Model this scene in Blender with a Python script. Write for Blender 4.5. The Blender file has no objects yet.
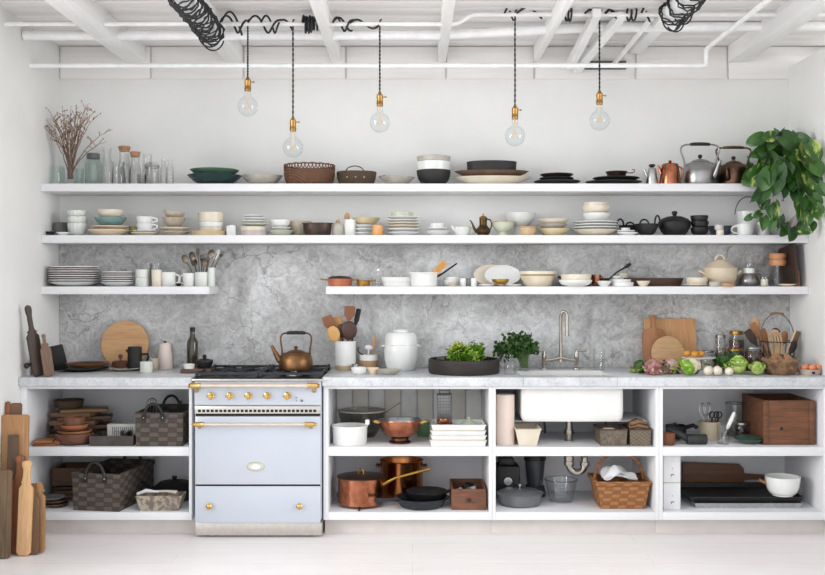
import bpy, bmesh, math, random
from mathutils import Vector, Matrix, Euler
random.seed(7)
PI = math.pi
SC = bpy.context.scene
COL = SC.collection
# ---- photograph frame: 825 x 575, focal length 997 px, eye 1.39 m above the floor, looking along +Y
F, CX, HY, EYE = 997.0, 412.5, 283.0, 1.39
def X(px, D): return (px - CX) * D / F
def Z(py, D): return EYE - (py - HY) * D / F
def Dof(py, z): return (EYE - z) * F / (py - HY)
GAP = 0.0006
def lin(c):
    return tuple((x/255/12.92 if x/255 <= .04045 else ((x/255+.055)/1.055)**2.4) for x in c) + (1,)

# ------------------------------------------------------------------ materials
def _new(name):
    m = bpy.data.materials.new(name); m.use_nodes = True
    n = m.node_tree.nodes; b = n['Principled BSDF']
    return m, n, m.node_tree.links, b
def _coords(n, l, scale=(1, 1, 1), rot=(0, 0, 0)):
    t = n.new('ShaderNodeTexCoord'); mp = n.new('ShaderNodeMapping')
    mp.inputs['Scale'].default_value = scale; mp.inputs['Rotation'].default_value = rot
    l.new(t.outputs['Object'], mp.inputs['Vector']); return mp.outputs['Vector']
def _noise(n, l, v, scale, detail=4, rough=.55, dist=0):
    t = n.new('ShaderNodeTexNoise'); t.inputs['Scale'].default_value = scale
    t.inputs['Detail'].default_value = detail; t.inputs['Roughness'].default_value = rough
    t.inputs['Distortion'].default_value = dist
    l.new(v, t.inputs['Vector']); return t.outputs['Fac']
def _ramp(n, l, fac, stops):
    r = n.new('ShaderNodeValToRGB'); e = r.color_ramp.elements
    while len(e) < len(stops): e.new(.5)
    for k, (p, c) in enumerate(stops):
        e[k].position = p; e[k].color = c
    l.new(fac, r.inputs['Fac']); return r.outputs['Color']
def _mix(n, l, fac, a, b, mode='MIX'):
    m = n.new('ShaderNodeMix'); m.data_type = 'RGBA'; m.blend_type = mode
    if isinstance(fac, float): m.inputs[0].default_value = fac
    else: l.new(fac, m.inputs[0])
    for s, v in ((6, a), (7, b)):
        if isinstance(v, tuple): m.inputs[s].default_value = v
        else: l.new(v, m.inputs[s])
    return m.outputs[2]
def _bump(n, l, b, h, strength, dist=.01):
    bp = n.new('ShaderNodeBump'); bp.inputs['Strength'].default_value = strength
    bp.inputs['Distance'].default_value = dist
    l.new(h, bp.inputs['Height']); l.new(bp.outputs['Normal'], b.inputs['Normal'])
def mat(name, rgb, rough=.5, metal=0, rgb2=None, vs=14, bump=0, stretch=(1, 1, 1), coat=0, lo=.35, hi=.65, spec=.5):
    m, n, l, b = _new(name)
    b.inputs['Roughness'].default_value = rough; b.inputs['Metallic'].default_value = metal
    b.inputs['Coat Weight'].default_value = coat; b.inputs['Specular IOR Level'].default_value = spec
    c1 = lin(rgb); c2 = lin(rgb2) if rgb2 else tuple(min(1, x*.9) for x in c1[:3]) + (1,)
    f = _noise(n, l, _coords(n, l, stretch), vs)
    l.new(_ramp(n, l, f, [(lo, c1), (hi, c2)]), b.inputs['Base Color'])
    if bump: _bump(n, l, b, f, bump, .004)
    return m
def wood(name, c1, c2, axis='z', rough=.5, sc=4.0, dark=None):
    m, n, l, b = _new(name); b.inputs['Roughness'].default_value = rough
    s = {'x': (.7, 9, 9), 'y': (9, .7, 9), 'z': (9, 9, .7)}[axis]
    v = _coords(n, l, s)
    f = _noise(n, l, v, sc, 6, .6, .6)
    c = _ramp(n, l, f, [(.3, lin(c1)), (.7, lin(c2))])
    g = _noise(n, l, _coords(n, l, tuple(k*4 for k in s)), sc, 3)
    c = _mix(n, l, _ramp(n, l, g, [(.5, (0, 0, 0, 1)), (.75, (.45, .45, .45, 1))]), c, lin(dark or tuple(int(k*.6) for k in c1)))
    l.new(c, b.inputs['Base Color']); _bump(n, l, b, f, .25, .002)
    return m
def weave(name, c1, c2, gap, w, h, rough=.75, bump=.8):
    m, n, l, b = _new(name); b.inputs['Roughness'].default_value = rough
    t = n.new('ShaderNodeTexCoord'); s = n.new('ShaderNodeSeparateXYZ'); l.new(t.outputs['Object'], s.inputs[0])
    a = n.new('ShaderNodeMath'); l.new(s.outputs[0], a.inputs[0]); l.new(s.outputs[1], a.inputs[1])
    cb = n.new('ShaderNodeCombineXYZ'); l.new(a.outputs[0], cb.inputs[0]); l.new(s.outputs[2], cb.inputs[1])
    mp = n.new('ShaderNodeMapping'); mp.inputs['Scale'].default_value = (1/w, 1/h, 0); mp.inputs['Location'].default_value = (.003, .003, .5); l.new(cb.outputs[0], mp.inputs['Vector'])
    k = n.new('ShaderNodeTexChecker'); k.inputs['Scale'].default_value = 1; l.new(mp.outputs[0], k.inputs['Vector'])
    k.inputs['Color1'].default_value = lin(c1); k.inputs['Color2'].default_value = lin(c2)
    r = n.new('ShaderNodeTexBrick'); l.new(cb.outputs[0], r.inputs['Vector']); r.inputs['Scale'].default_value = 1; r.inputs['Brick Width'].default_value = w*2
    r.inputs['Row Height'].default_value = h; r.inputs['Mortar Size'].default_value = min(w, h)*.07; r.inputs['Mortar Smooth'].default_value = 1
    nz = _noise(n, l, _coords(n, l), 60, 3)
    c = _mix(n, l, .25, k.outputs['Color'], _ramp(n, l, nz, [(.3, lin(gap)), (.7, lin(c1))]))
    l.new(_mix(n, l, r.outputs['Fac'], c, lin(gap)), b.inputs['Base Color'])
    hh = n.new('ShaderNodeMath'); hh.operation = 'SUBTRACT'; l.new(k.outputs['Fac'], hh.inputs[0]); l.new(r.outputs['Fac'], hh.inputs[1])
    _bump(n, l, b, hh.outputs[0], bump*.6, .003)
    return m
def glass(name, tint=(1, 1, 1), gloss=1.0, ior=1.45):
    m, n, l, b = _new(name); n.remove(b); out = n['Material Output']
    t = n.new('ShaderNodeBsdfTransparent'); t.inputs[0].default_value = (*tint, 1)
    g = n.new('ShaderNodeBsdfGlossy'); g.inputs['Roughness'].default_value = .03
    f = n.new('ShaderNodeFresnel'); ge = n.new('ShaderNodeNewGeometry')
    mr = n.new('ShaderNodeMapRange'); l.new(ge.outputs['Backfacing'], mr.inputs[0])
    mr.inputs[3].default_value = ior; mr.inputs[4].default_value = 1/ior; l.new(mr.outputs[0], f.inputs[0])   # thin wall: same from both sides
    nz = _noise(n, l, _coords(n, l), 12, 2); _b = n.new('ShaderNodeBump'); _b.inputs['Strength'].default_value = .08
    l.new(nz, _b.inputs['Height']); l.new(_b.outputs[0], g.inputs['Normal'])
    x = n.new('ShaderNodeMixShader'); l.new(f.outputs[0], x.inputs[0]); l.new(t.outputs[0], x.inputs[1]); l.new(g.outputs[0], x.inputs[2])
    l.new(x.outputs[0], out.inputs['Surface']); return m
def marble(name, dark, mid, light, vein, sc=1.0, rough=.35):
    m, n, l, b = _new(name); b.inputs['Roughness'].default_value = rough
    v = _coords(n, l, (sc, sc, sc))
    big = _noise(n, l, v, 1.5, 8, .66, .9)
    c = _ramp(n, l, big, [(.32, lin(dark)), (.5, lin(mid)), (.68, lin(light))])
    fine = _noise(n, l, v, 15, 9, .74, 1.6)
    c = _mix(n, l, .42, c, _ramp(n, l, fine, [(.33, lin(dark)), (.66, lin(light))]))
    # crackled veins: cell edges of a distorted pattern
    nv = n.new('ShaderNodeTexNoise'); nv.inputs['Scale'].default_value = 3.2; nv.inputs['Detail'].default_value = 5; l.new(v, nv.inputs['Vector'])
    mm = n.new('ShaderNodeMix'); mm.data_type = 'RGBA'; mm.blend_type = 'LINEAR_LIGHT'; mm.inputs[0].default_value = .34
    l.new(v, mm.inputs[6]); l.new(nv.outputs['Color'], mm.inputs[7])
    for k, (vs, w, col, amt) in enumerate(((3.3, .022, vein, .62), (8.5, .06, light, .4), (7.3, .03, vein, .38))):
        vo = n.new('ShaderNodeTexVoronoi'); vo.feature = 'DISTANCE_TO_EDGE'; vo.inputs['Scale'].default_value = vs
        l.new(mm.outputs[2], vo.inputs['Vector'])
        fac = _ramp(n, l, vo.outputs['Distance'], [(0, (amt, amt, amt, 1)), (w, (0, 0, 0, 1))])
        br = _noise(n, l, v, 2.7 + k, 3)
        fac = _mix(n, l, 1.0, fac, _ramp(n, l, br, [(.42, (0, 0, 0, 1)), (.6, (1, 1, 1, 1))]), 'MULTIPLY')
        c = _mix(n, l, fac, c, lin(col))
    l.new(c, b.inputs['Base Color']); return m

# ------------------------------------------------------------------ mesh building
class MB:
    def __init__(s): s.v = []; s.f = []; s.m = []
    def add(s, v, f, mi=0, M=None):
        k = len(s.v)
        s.v += [tuple(M @ Vector(p)) if M else tuple(p) for p in v]
        s.f += [tuple(k+i for i in q) for q in f]; s.m += [mi]*len(f); return s
    def bm(s, bm, mi=0, M=None):
        bm.verts.index_update()
        s.add([v.co[:] for v in bm.verts], [[v.index for v in f.verts] for f in bm.faces], mi, M); bm.free(); return s
    def box(s, x0, x1, y0, y1, z0, z1, bev=0, mi=0, M=None, seg=2):
        bm = bmesh.new(); bmesh.ops.create_cube(bm, size=1)
        for v in bm.verts:
            v.co = Vector(((x0+x1)/2 + v.co.x*(x1-x0), (y0+y1)/2 + v.co.y*(y1-y0), (z0+z1)/2 + v.co.z*(z1-z0)))
        if bev: bmesh.ops.bevel(bm, geom=bm.edges[:], offset=min(bev, .45*min(x1-x0, y1-y0, z1-z0)), segments=seg, profile=.5, affect='EDGES')
        return s.bm(bm, mi, M)
    def lathe(s, prof, seg=32, c=(0, 0, 0), sx=1, sy=1, mi=0, M=None, rib=0, ramp=.03, flip=None):
        v = []; f = []; rings = []
        for (r, z) in prof:
            if r < 1e-6:
                rings.append([len(v)]); v.append((c[0], c[1], c[2]+z))
            else:
                k = len(v); rings.append(list(range(k, k+seg)))
                for i in range(seg):
                    a = 2*PI*i/seg; q = r*(1 + (ramp*math.cos(rib*a) if rib else 0))
                    v.append((c[0]+q*math.cos(a)*sx, c[1]+q*math.sin(a)*sy, c[2]+z))
        for a, b in zip(rings, rings[1:]):
            if len(a) == 1 and len(b) == 1: continue
            for i in range(seg):
                j = (i+1) % seg
                if len(a) == 1: f.append((a[0], b[j], b[i]))
                elif len(b) == 1: f.append((a[i], a[j], b[0]))
                else: f.append((a[i], a[j], b[j], b[i]))
        return s.add(v, f, mi, M)
    def tube(s, pts, r, seg=8, closed=False, mi=0, M=None, caps=True):
        pts = [Vector(p) for p in pts]; n = len(pts)
        rr = r if isinstance(r, (list, tuple)) else [r]*n
        v = []; f = []; up = None
        for i, p in enumerate(pts):
            if closed: d = pts[(i+1) % n]-pts[i-1]
            else: d = pts[min(i+1, n-1)]-pts[max(i-1, 0)]
            d = d.normalized() if d.length > 1e-9 else Vector((0, 0, 1))
            if up is None: up = d.orthogonal().normalized()
            up = up - d*up.dot(d); up = up.normalized() if up.length > 1e-6 else d.orthogonal().normalized()
            w = d.cross(up)
            for k in range(seg):
                a = 2*PI*k/seg; v.append(p + (up*math.cos(a) + w*math.sin(a))*rr[i])
        for i in range(n if closed else n-1):
            j = (i+1) % n
            for k in range(seg):
                f.append((i*seg+k, i*seg+(k+1) % seg, j*seg+(k+1) % seg, j*seg+k))
        if not closed and caps:
            f.append(tuple(range(seg))[::-1]); f.append(tuple((n-1)*seg+k for k in range(seg)))
        return s.add(v, f, mi, M)
    def prism(s, pts, y0, y1, bev=0, mi=0, M=None):
        """outline in (x, z), thickness along y"""
        bm = bmesh.new(); vs = [bm.verts.new((x, y0, z)) for x, z in pts]; face = bm.faces.new(vs)
        r = bmesh.ops.extrude_face_region(bm, geom=[face]); nv = [e for e in r['geom'] if isinstance(e, bmesh.types.BMVert)]
        bmesh.ops.translate(bm, verts=nv, vec=(0, y1-y0, 0)); bmesh.ops.recalc_face_normals(bm, faces=bm.faces[:])
        if bev:
            ed = [e for e in bm.edges if abs(e.verts[0].co.y-e.verts[1].co.y) < 1e-7]
            bmesh.ops.bevel(bm, geom=ed, offset=bev, segments=2, profile=.5, affect='EDGES')
        return s.bm(bm, mi, M)
    def ball(s, c, r, seg=16, rings=10, mi=0, M=None, sc=(1, 1, 1), jit=0):
        pr = [(math.sin(PI*i/rings)*r, -math.cos(PI*i/rings)*r*sc[2]) for i in range(rings+1)]
        pr[0] = (0, pr[0][1]); pr[-1] = (0, pr[-1][1])
        k = len(s.v); s.lathe(pr, seg, c, sc[0], sc[1], mi, M)
        if jit:
            for i in range(k, len(s.v)):
                s.v[i] = tuple(a + random.uniform(-jit, jit) for a in s.v[i])
        return s
    def patch(s, fn, nu=6, nv=6, mi=0, M=None):
        v = [fn(i/nu, 2*j/nv-1) for i in range(nu+1) for j in range(nv+1)]
        f = [(i*(nv+1)+j, i*(nv+1)+j+1, (i+1)*(nv+1)+j+1, (i+1)*(nv+1)+j) for i in range(nu) for j in range(nv)]
        return s.add(v, f, mi, M)
    def mesh(s, name, mats, sharp=38):
        me = bpy.data.meshes.new(name); me.from_pydata(s.v, [], s.f)
        for m in (mats if isinstance(mats, (list, tuple)) else [mats]): me.materials.append(m)
        me.polygons.foreach_set('material_index', s.m)
        me.polygons.foreach_set('use_smooth', [True]*len(s.f)); me.update()
        me.set_sharp_from_angle(angle=math.radians(sharp)); return me

def _place(o, loc, rz=0, rot=None):
    o.location = loc; o.rotation_euler = rot or (0, 0, rz)
LABELS = {}
def tag(o, label=None, cat=None, group=None, kind=None):
    if label:
        assert 4 <= len(label.split()) <= 16, label
        o['label'] = label; LABELS[label] = LABELS.get(label, 0)+1
    if cat: o['category'] = cat
    if group: o['group'] = group
    if kind: o['kind'] = kind
    return o
def part(name, mb, mats, parent, label=None, loc=(0, 0, 0), rot=(0, 0, 0)):
    me = mb if isinstance(mb, bpy.types.Mesh) else mb.mesh(name, mats)
    o = bpy.data.objects.new(name, me); COL.objects.link(o); o.parent = parent
    o.location = loc; o.rotation_euler = rot
    if label: o['label'] = label
    return o
def T(name, label, cat, loc, rz=0, group=None, rot=None):
    o = bpy.data.objects.new(name, None); COL.objects.link(o); o.empty_display_size = .05
    _place(o, loc, rz, rot); return tag(o, label, cat, group)
def S(name, mb, mats, label, cat, loc=(0, 0, 0), rz=0, group=None, rot=None):
    me = mb if isinstance(mb, bpy.types.Mesh) else mb.mesh(name, mats)
    o = bpy.data.objects.new(name, me); COL.objects.link(o); _place(o, loc, rz, rot)
    return tag(o, label, cat, group)
def struct(name, mb, mats, label=None):
    o = bpy.data.objects.new(name, mb.mesh(name, mats)); COL.objects.link(o)
    return tag(o, label, None, None, 'structure')
def copy_thing(o, loc, label, rz=None):
    c = o.copy(); COL.objects.link(c); c.location = loc
    if rz is not None: c.rotation_euler = (0, 0, rz)
    tag(c, label)
    for ch in [k for k in bpy.data.objects if k.parent == o]:
        d = ch.copy(); COL.objects.link(d); d.parent = c
        for g in [k for k in bpy.data.objects if k.parent == ch]:
            e = g.copy(); COL.objects.link(e); e.parent = d
    return c

# ------------------------------------------------------------------ profiles (outer wall from the base centre up)
def shell(outer, t):
    """close an outer profile [(r, z) ...] that starts at (0, 0) into a vessel with wall thickness t"""
    R, H = outer[-1]; inner = []
    for r, z in reversed(outer[1:]):
        if r - t > 1e-3 and (not inner or z < inner[-1][1] - 1e-4): inner.append((max(r-t, .001), max(z, t)))
    inner[0] = (R-t, H)
    return outer + [(R-t*.5, H+t*.25)] + inner + [(0, t)]
def p_plate(R, H):
    t = min(.004, H*.35)
    return [(0, 0), (R*.56, 0), (R*.6, H*.12), (R*.8, H*.42), (R, H-t), (R*1.003, H-t*.4), (R*.99, H), (R*.8, H*.42+t), (R*.58, H*.12+t), (0, H*.1+t)]
def p_bowl(R, H, foot=.45, e=.75, t=.0035):
    o = [(0, 0), (R*foot, 0), (R*foot, H*.05)]
    for i in range(1, 9):
        a = i/8; o.append((R*(foot+(1-foot)*a**e), H*(.05+.95*a**1.25)))
    return shell(o, t)
def p_deep(R, H, foot=.5, t=.0035):
    o = [(0, 0), (R*foot, 0), (R*foot, H*.06)]
    for i in range(1, 9):
        a = i/8; o.append((R*(foot+(1-foot)*math.sin(a*PI/2)**.8), H*(.06+.94*(1-math.cos(a*PI/2)*(1-.15*a)))))
    o[-1] = (R, H); return shell(o, t)
def p_cone(R, H, foot=.5, t=.004):
    return shell([(0, 0), (R*foot, 0), (R*foot, H*.05), (R*(foot+.3*(1-foot)), H*.22), (R*.9, H*.75), (R, H)], t)
def p_cup(R, H, base=.92, t=.003):
    return shell([(0, 0), (R*base*.93, 0), (R*base, H*.05), (R*(base+1)/2, H*.5), (R, H)], t)
def arc(c, rx, rz, a0, a1, n=14, y=0):
    return [(c[0]+rx*math.cos(a0+(a1-a0)*i/n), y, c[2]+rz*math.sin(a0+(a1-a0)*i/n)) for i in range(n+1)]
def bez(p0, p1, p2, p3, n=12):
    p0, p1, p2, p3 = map(Vector, (p0, p1, p2, p3)); o = []
    for i in range(n+1):
        t = i/n; o.append(p0*(1-t)**3+p1*3*t*(1-t)**2+p2*3*t*t*(1-t)+p3*t**3)
    return o
# ------------------------------------------------------------------ palette
WALL = mat('wall_paint', (233, 233, 231), .75, rgb2=(228, 228, 226), vs=3, bump=.02)
CEIL = mat('ceiling_paint', (238, 236, 234), .7, rgb2=(231, 228, 226), vs=5, stretch=(.4, 6, 6), bump=.15)
BEAM = mat('beam_paint', (247, 247, 246), .55, rgb2=(241, 240, 239), vs=5, stretch=(8, .6, 8), bump=.1)
PIPEW = mat('pipe_paint', (246, 247, 247), .4)
CAB = mat('cabinet_paint', (230, 230, 232), .42, rgb2=(226, 226, 229), vs=3)
KICK = mat('plinth_paint', (226, 219, 215), .6, rgb2=(216, 209, 205), vs=6)
STONE = marble('backsplash_marble', (118, 116, 114), (182, 181, 180), (234, 235, 236), (92, 90, 89), 1.0, .42)
TOP = marble('worktop_marble', (168, 170, 174), (200, 203, 207), (226, 228, 230), (128, 130, 136), 2.6, .3)
def floor_mat():
    m, n, l, b = _new('washed_floor'); b.inputs['Roughness'].default_value = .42
    v = _coords(n, l, (1, 1, 1))
    k = n.new('ShaderNodeTexBrick'); l.new(v, k.inputs['Vector']); k.inputs['Scale'].default_value = 1
    k.inputs['Brick Width'].default_value = 2.4; k.inputs['Row Height'].default_value = .19; k.inputs['Mortar Size'].default_value = .0012
    k.inputs['Color1'].default_value = lin((246, 241, 240)); k.inputs['Color2'].default_value = lin((242, 237, 236)); k.inputs['Mortar'].default_value = lin((208, 200, 197))
    f = _noise(n, l, _coords(n, l, (1.2, 7, 1)), 2.6, 7, .65, .5)
    c = _mix(n, l, .3, k.outputs['Color'], _ramp(n, l, f, [(.35, lin((248, 244, 243))), (.68, lin((230, 223, 221)))]))
    l.new(c, b.inputs['Base Color']); return m
FLOOR = floor_mat()

WY = 6.07                    # back wall plane
BY = 6.05                    # face of the stone backsplash
XL, XR = -2.146, 2.289       # side walls
ZC, ZB = 2.83, 2.63          # ceiling boards, underside of the rafters
Z1, Z2, Z3, ZT = 1.965, 1.667, 1.370, .876    # tops of the three shelves and the worktop
ZU, ZL = .4925, .136         # tops of the cabinet shelf and of the cabinet floor
SH = 5.76                    # front of the shelves
CF = 5.45                    # front of the cabinets

struct('floor', MB().box(-6, 6, -4, 6.3, -.1, 0), FLOOR)
struct('wall_back', MB().box(-2.4, 4.2, WY, WY+.12, 0, 3.0), WALL)
struct('wall_left', MB().box(XL-.12, XL, 4.3, WY, 0, 3.0), WALL)
struct('wall_right', MB().box(XR, XR+.11, 4.3, WY, 0, 2.70), WALL, 'low white partition wall closing the shelves on one side')
cb = MB()
for k in range(16):
    y1 = WY - k*.14
    cb.box(-2.4, 4.2, y1-.1385, y1, ZC, ZC+.03, .001)
struct('ceiling', cb, CEIL)
# rafters: (pixel of the inner bottom corner at the back wall, underside)
for (pa, pb, zb) in ((125, 146.5, 2.73), (226, 243, 2.73), (331.5, 341, 2.73), (437.5, 446, 2.73), (533, 538.5, 2.73), (628, 640, 2.78), (727, 746, 2.73), (829, 848, 2.73)):
    struct('ceiling_beam', MB().box(X(pa, WY)*WY/WY, X(pb, WY), 5.27 if pa == 628 else 3.9, WY-.016, zb, ZC+.001, .004), BEAM)
# blocking boards between the rafters, standing on top of the back wall
xs = [XL, X(151.5, WY), X(244, WY), X(346, WY), X(446, WY), X(534, WY), X(635, WY), X(727, WY), X(832, WY)]
for a, b_ in zip(xs, xs[1:]):
    struct('trim_blocking', MB().box(a+.006, b_-.006, WY-.014, WY-.001, ZB, ZC-.004, .002), CEIL)
# slim braces
for (pa, Da, za, pb, Db, zb, r) in ((570, 6.02, 2.70, 597, 5.2, 2.80, .032), (577, 6.03, 2.68, 622, 5.25, 2.80, .03), (612, 6.03, 2.70, 652, 5.3, 2.80, .014)):
    m = MB(); p, q = Vector((X(pa, Da), Da, za)), Vector((X(pb, Db), Db, zb))
    m.tube([p, q], r, 4); struct('ceiling_beam', m, BEAM)
struct('trim_vent', MB().box(X(569, 6.04), X(626, 6.04), 6.035, 6.05, 2.685, 2.735), mat('vent_shadow', (96, 93, 90), .9))

# ------------------------------------------------------------------ stone, worktop
struct('wall_backsplash', MB().box(XL+.002, XR-.002, BY, WY-.001, ZT+.001, Z2-.047), STONE, 'grey veined marble slab covering wall under the shelves')
for (a, b_, lab) in ((XL+.002, -1.202, 'short grey marble worktop left of the range'), (-.492, XR-.002, 'long grey marble worktop right of the range with the sink')):
    m = MB()
    if a < -1: m.box(a, b_, 5.425, BY-.001, .827, ZT, .004)
    else:      # with the sink cut-out
        sx0, sx1, sy0, sy1 = X(521, 5.55), X(613, 5.55), 5.545, 5.86
        m.box(a, sx0, 5.425, BY-.001, .827, ZT, .004); m.box(sx1, b_, 5.425, BY-.001, .827, ZT, .004)
        m.box(sx0, sx1, 5.425, sy0, .827, ZT, .003); m.box(sx0, sx1, sy1, BY-.001, .827, ZT, .003)
    S('worktop', m, TOP, lab, 'worktop')

# ------------------------------------------------------------------ wall shelves
def shelf(x0, x1, z, lab):
    S('floating_shelf', MB().box(x0, x1, SH, (WY if z > Z2-.1 and z != Z3 else BY)-.001, z-.045, z, .002), CAB, lab, 'shelf', group='white wall shelves')
shelf(XL+.001, XR-.001, Z1, 'highest long white shelf holding glass bottles and kettles')
shelf(XL+.001, XR-.001, Z2, 'middle long white shelf holding stacks of plates and black pots')
shelf(XL+.001, -1.176, Z3, 'short white shelf left of the range holding plates and mugs')
shelf(-.5, XR-.001, Z3, 'lowest long white shelf holding enamel pans and the tureen')

# ------------------------------------------------------------------ cabinets
def cabinet(x0, x1, o0, o1, lab, boards=False):
    r = T('open_cabinet', lab, 'cabinet', ((x0+x1)/2, CF, 0), group='white open base cabinets'); c = (x0+x1)/2
    def b(n, a, q, y0, y1, z0, z1, mt=CAB, bev=.0015): part(n, MB().box(a-c, q-c, y0-CF, y1-CF, z0, z1, bev), mt, r)
    b('side_panel', x0, o0, CF, 6.04, .094, .826); b('side_panel', o1, x1, CF, 6.04, .094, .826)
    b('top_rail', o0, o1, CF, CF+.03, .8106, .826)
    
    if o0 > .44 and o0 < .5:      # the sink unit: its shelf has a hole for the drain
        hx = X(569, 5.7); m = MB()
        for q in ((o0, hx-.028, CF+.001, 6.02), (hx+.028, o1, CF+.001, 6.02), (hx-.028, hx+.028, CF+.001, 5.672), (hx-.028, hx+.028, 5.728, 6.02)): m.box(q[0]-c, q[1]-c, q[2]-CF, q[3]-CF, .4443, ZU)
        part('shelf_board', m, CAB, r)
    else: b('shelf_board', o0, o1, CF+.001, 6.02, .4443, ZU)
    b('bottom_board', o0, o1, CF+.001, 6.02, .094, ZL)
    if boards:
        m = MB(); n = 9; w = (o1-o0)/n
        for k in range(n): m.box(o0-c+k*w+.003, o0-c+(k+1)*w-.003, 6.006-CF, 6.022-CF, ZU, .826, .002, k % 2)
        part('back_boards', m, [mat('back_board_grey', (238, 238, 234), .6), mat('back_board_buff', (232, 226, 216), .6)], r)
    b('back_panel', o0, o1, 6.022, 6.04, .094, .826, CAB, 0)
    b('plinth', x0, x1, 5.543, 5.56, 0, .094, KICK)
cabinet(XL+.001, -1.206, -2.110, -1.222, 'white open cabinet left of the range with baskets inside')
cabinet(-.487, .436, -.460, .418, 'white open cabinet right of the range with copper pans inside', True)
cabinet(.437, 1.348, .455, 1.329, 'white open cabinet under the sink with drain pipe showing')
cabinet(1.349, XR-.001, 1.369, 2.247, 'white open cabinet against partition wall with wooden crate inside')

# ------------------------------------------------------------------ ceiling pipes
D1 = 5.25
def pipe(pts, r, lab, seg=14):
    S('ceiling_pipe', MB().tube(pts, r, seg), PIPEW, lab, 'pipe', group='white pipes under the ceiling')
zp, zq = Z(24, D1), Z(14.5, D1)
pipe([(X(4, D1), D1, zp), (X(448, D1), D1, zp)] + bez((X(452, D1), D1, zp), (X(464, D1), D1, zp), (X(464, D1), D1, zq), (X(478, D1), D1, zq), 8) + [(X(600, D1), D1, zq), (X(831, D1), D1, zq)], .0115, 'thin white pipe nearest the camera carrying the lamp cords')
pipe([(X(24, 5.49), 5.49, Z(35.5, 5.49)), (X(435, 5.49), 5.49, Z(35, 5.49)), (X(590, 5.49), 5.49, Z(27.5, 5.49)), (X(828, 5.49), 5.49, Z(26, 5.49))], .027, 'thick white pipe crossing the rafters behind the lamp cords')
xe = X(706.5, 5.6); zl, zh = Z(65.5, 5.6), Z(49, 5.6)
pipe([(X(30, 5.6), 5.6, zl), (xe-.03, 5.6, zl)] + bez((xe-.03, 5.6, zl), (xe, 5.6, zl), (xe, 5.6, zl), (xe, 5.6, zl+.03), 6) + bez((xe, 5.6, zh-.03), (xe, 5.6, zh), (xe, 5.6, zh), (xe, 5.57, zh), 6) + [(xe, 4.4, zh)], .0135, 'low white pipe along the back wall that elbows towards the room')
pipe([(-1.045, 5.25, 2.70), (-1.045, 5.24, 2.70), (-1.045, 4.3, 2.70)], .045, 'fat white pipe stub wrapped in black cord above plates')
pipe([(1.335, 5.2, 2.775), (1.335, 5.19, 2.775), (1.335, 4.2, 2.775)], .05, 'fat white pipe stub wrapped in black cord above dark plates')

# ------------------------------------------------------------------ cords and pendants
CORD = mat('black_cord', (26, 26, 28), .7, rgb2=(44, 44, 46), vs=400)
BRASSL = mat('socket_brass', (172, 134, 80), .35, 1, rgb2=(146, 110, 62), vs=40)
BULB = glass('bulb_glass', (.945, .965, .975), ior=1.5)
FILA = mat('filament', (226, 196, 160), .5)
def coil(name, lab, x, z, ya, yb, r, turns, jit):
    m = MB()
    for s in range(3):
        pts = []; n = turns*18//3; ph = random.uniform(0, 6)
        for i in range(n+1):
            t = i/n; a = 2*PI*turns/3*t + ph
            rr = r + .006 + random.uniform(0, jit)
            y = ya + (yb-ya)*t + .03*math.sin(a+ph)
            pts.append((x + rr*math.cos(a), y, z + rr*math.sin(a) - random.uniform(0, jit)*.6))
        m.tube(pts, .0042, 6)
    for s in range(3):
        a0 = random.uniform(3.3, 4.6)
        m.tube([(x + (r+.012+.02*math.sin(PI*t))*math.cos(a0+2.2*t), ya+(yb-ya)*(.03+.1*s) + .06*t, z+(r+.014+.03*math.sin(PI*t))*math.sin(a0+2.2*t)) for t in [i/14 for i in range(15)]], .0042, 6)
    S(name, m, CORD, lab, 'cord')
coil('cord_coil', 'thick black cord coil wound round pipe stub above stacked green plates', -1.045, 2.70, 5.22, 4.45, .047, 30, .018)
coil('cord_coil', 'loose black cord coil wound round pipe stub above dark plates', 1.335, 2.775, 5.17, 4.4, .052, 16, .018)
def winding(m, p0, p1, z, turns, r=.019, wob=.012, y=D1):
    n = max(16, int(turns*14)); pts = []; x0, x1 = X(p0, D1), X(p1, D1)
    for i in range(n+1):
        t = i/n; a = 2*PI*turns*t - PI/2; rr = r + wob*abs(math.sin(2.3*t*turns+.4))
        pts.append((x0+(x1-x0)*t, y + rr*math.sin(a), z + rr*math.cos(a)))
    m.tube(pts, .0056, 6)
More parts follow.
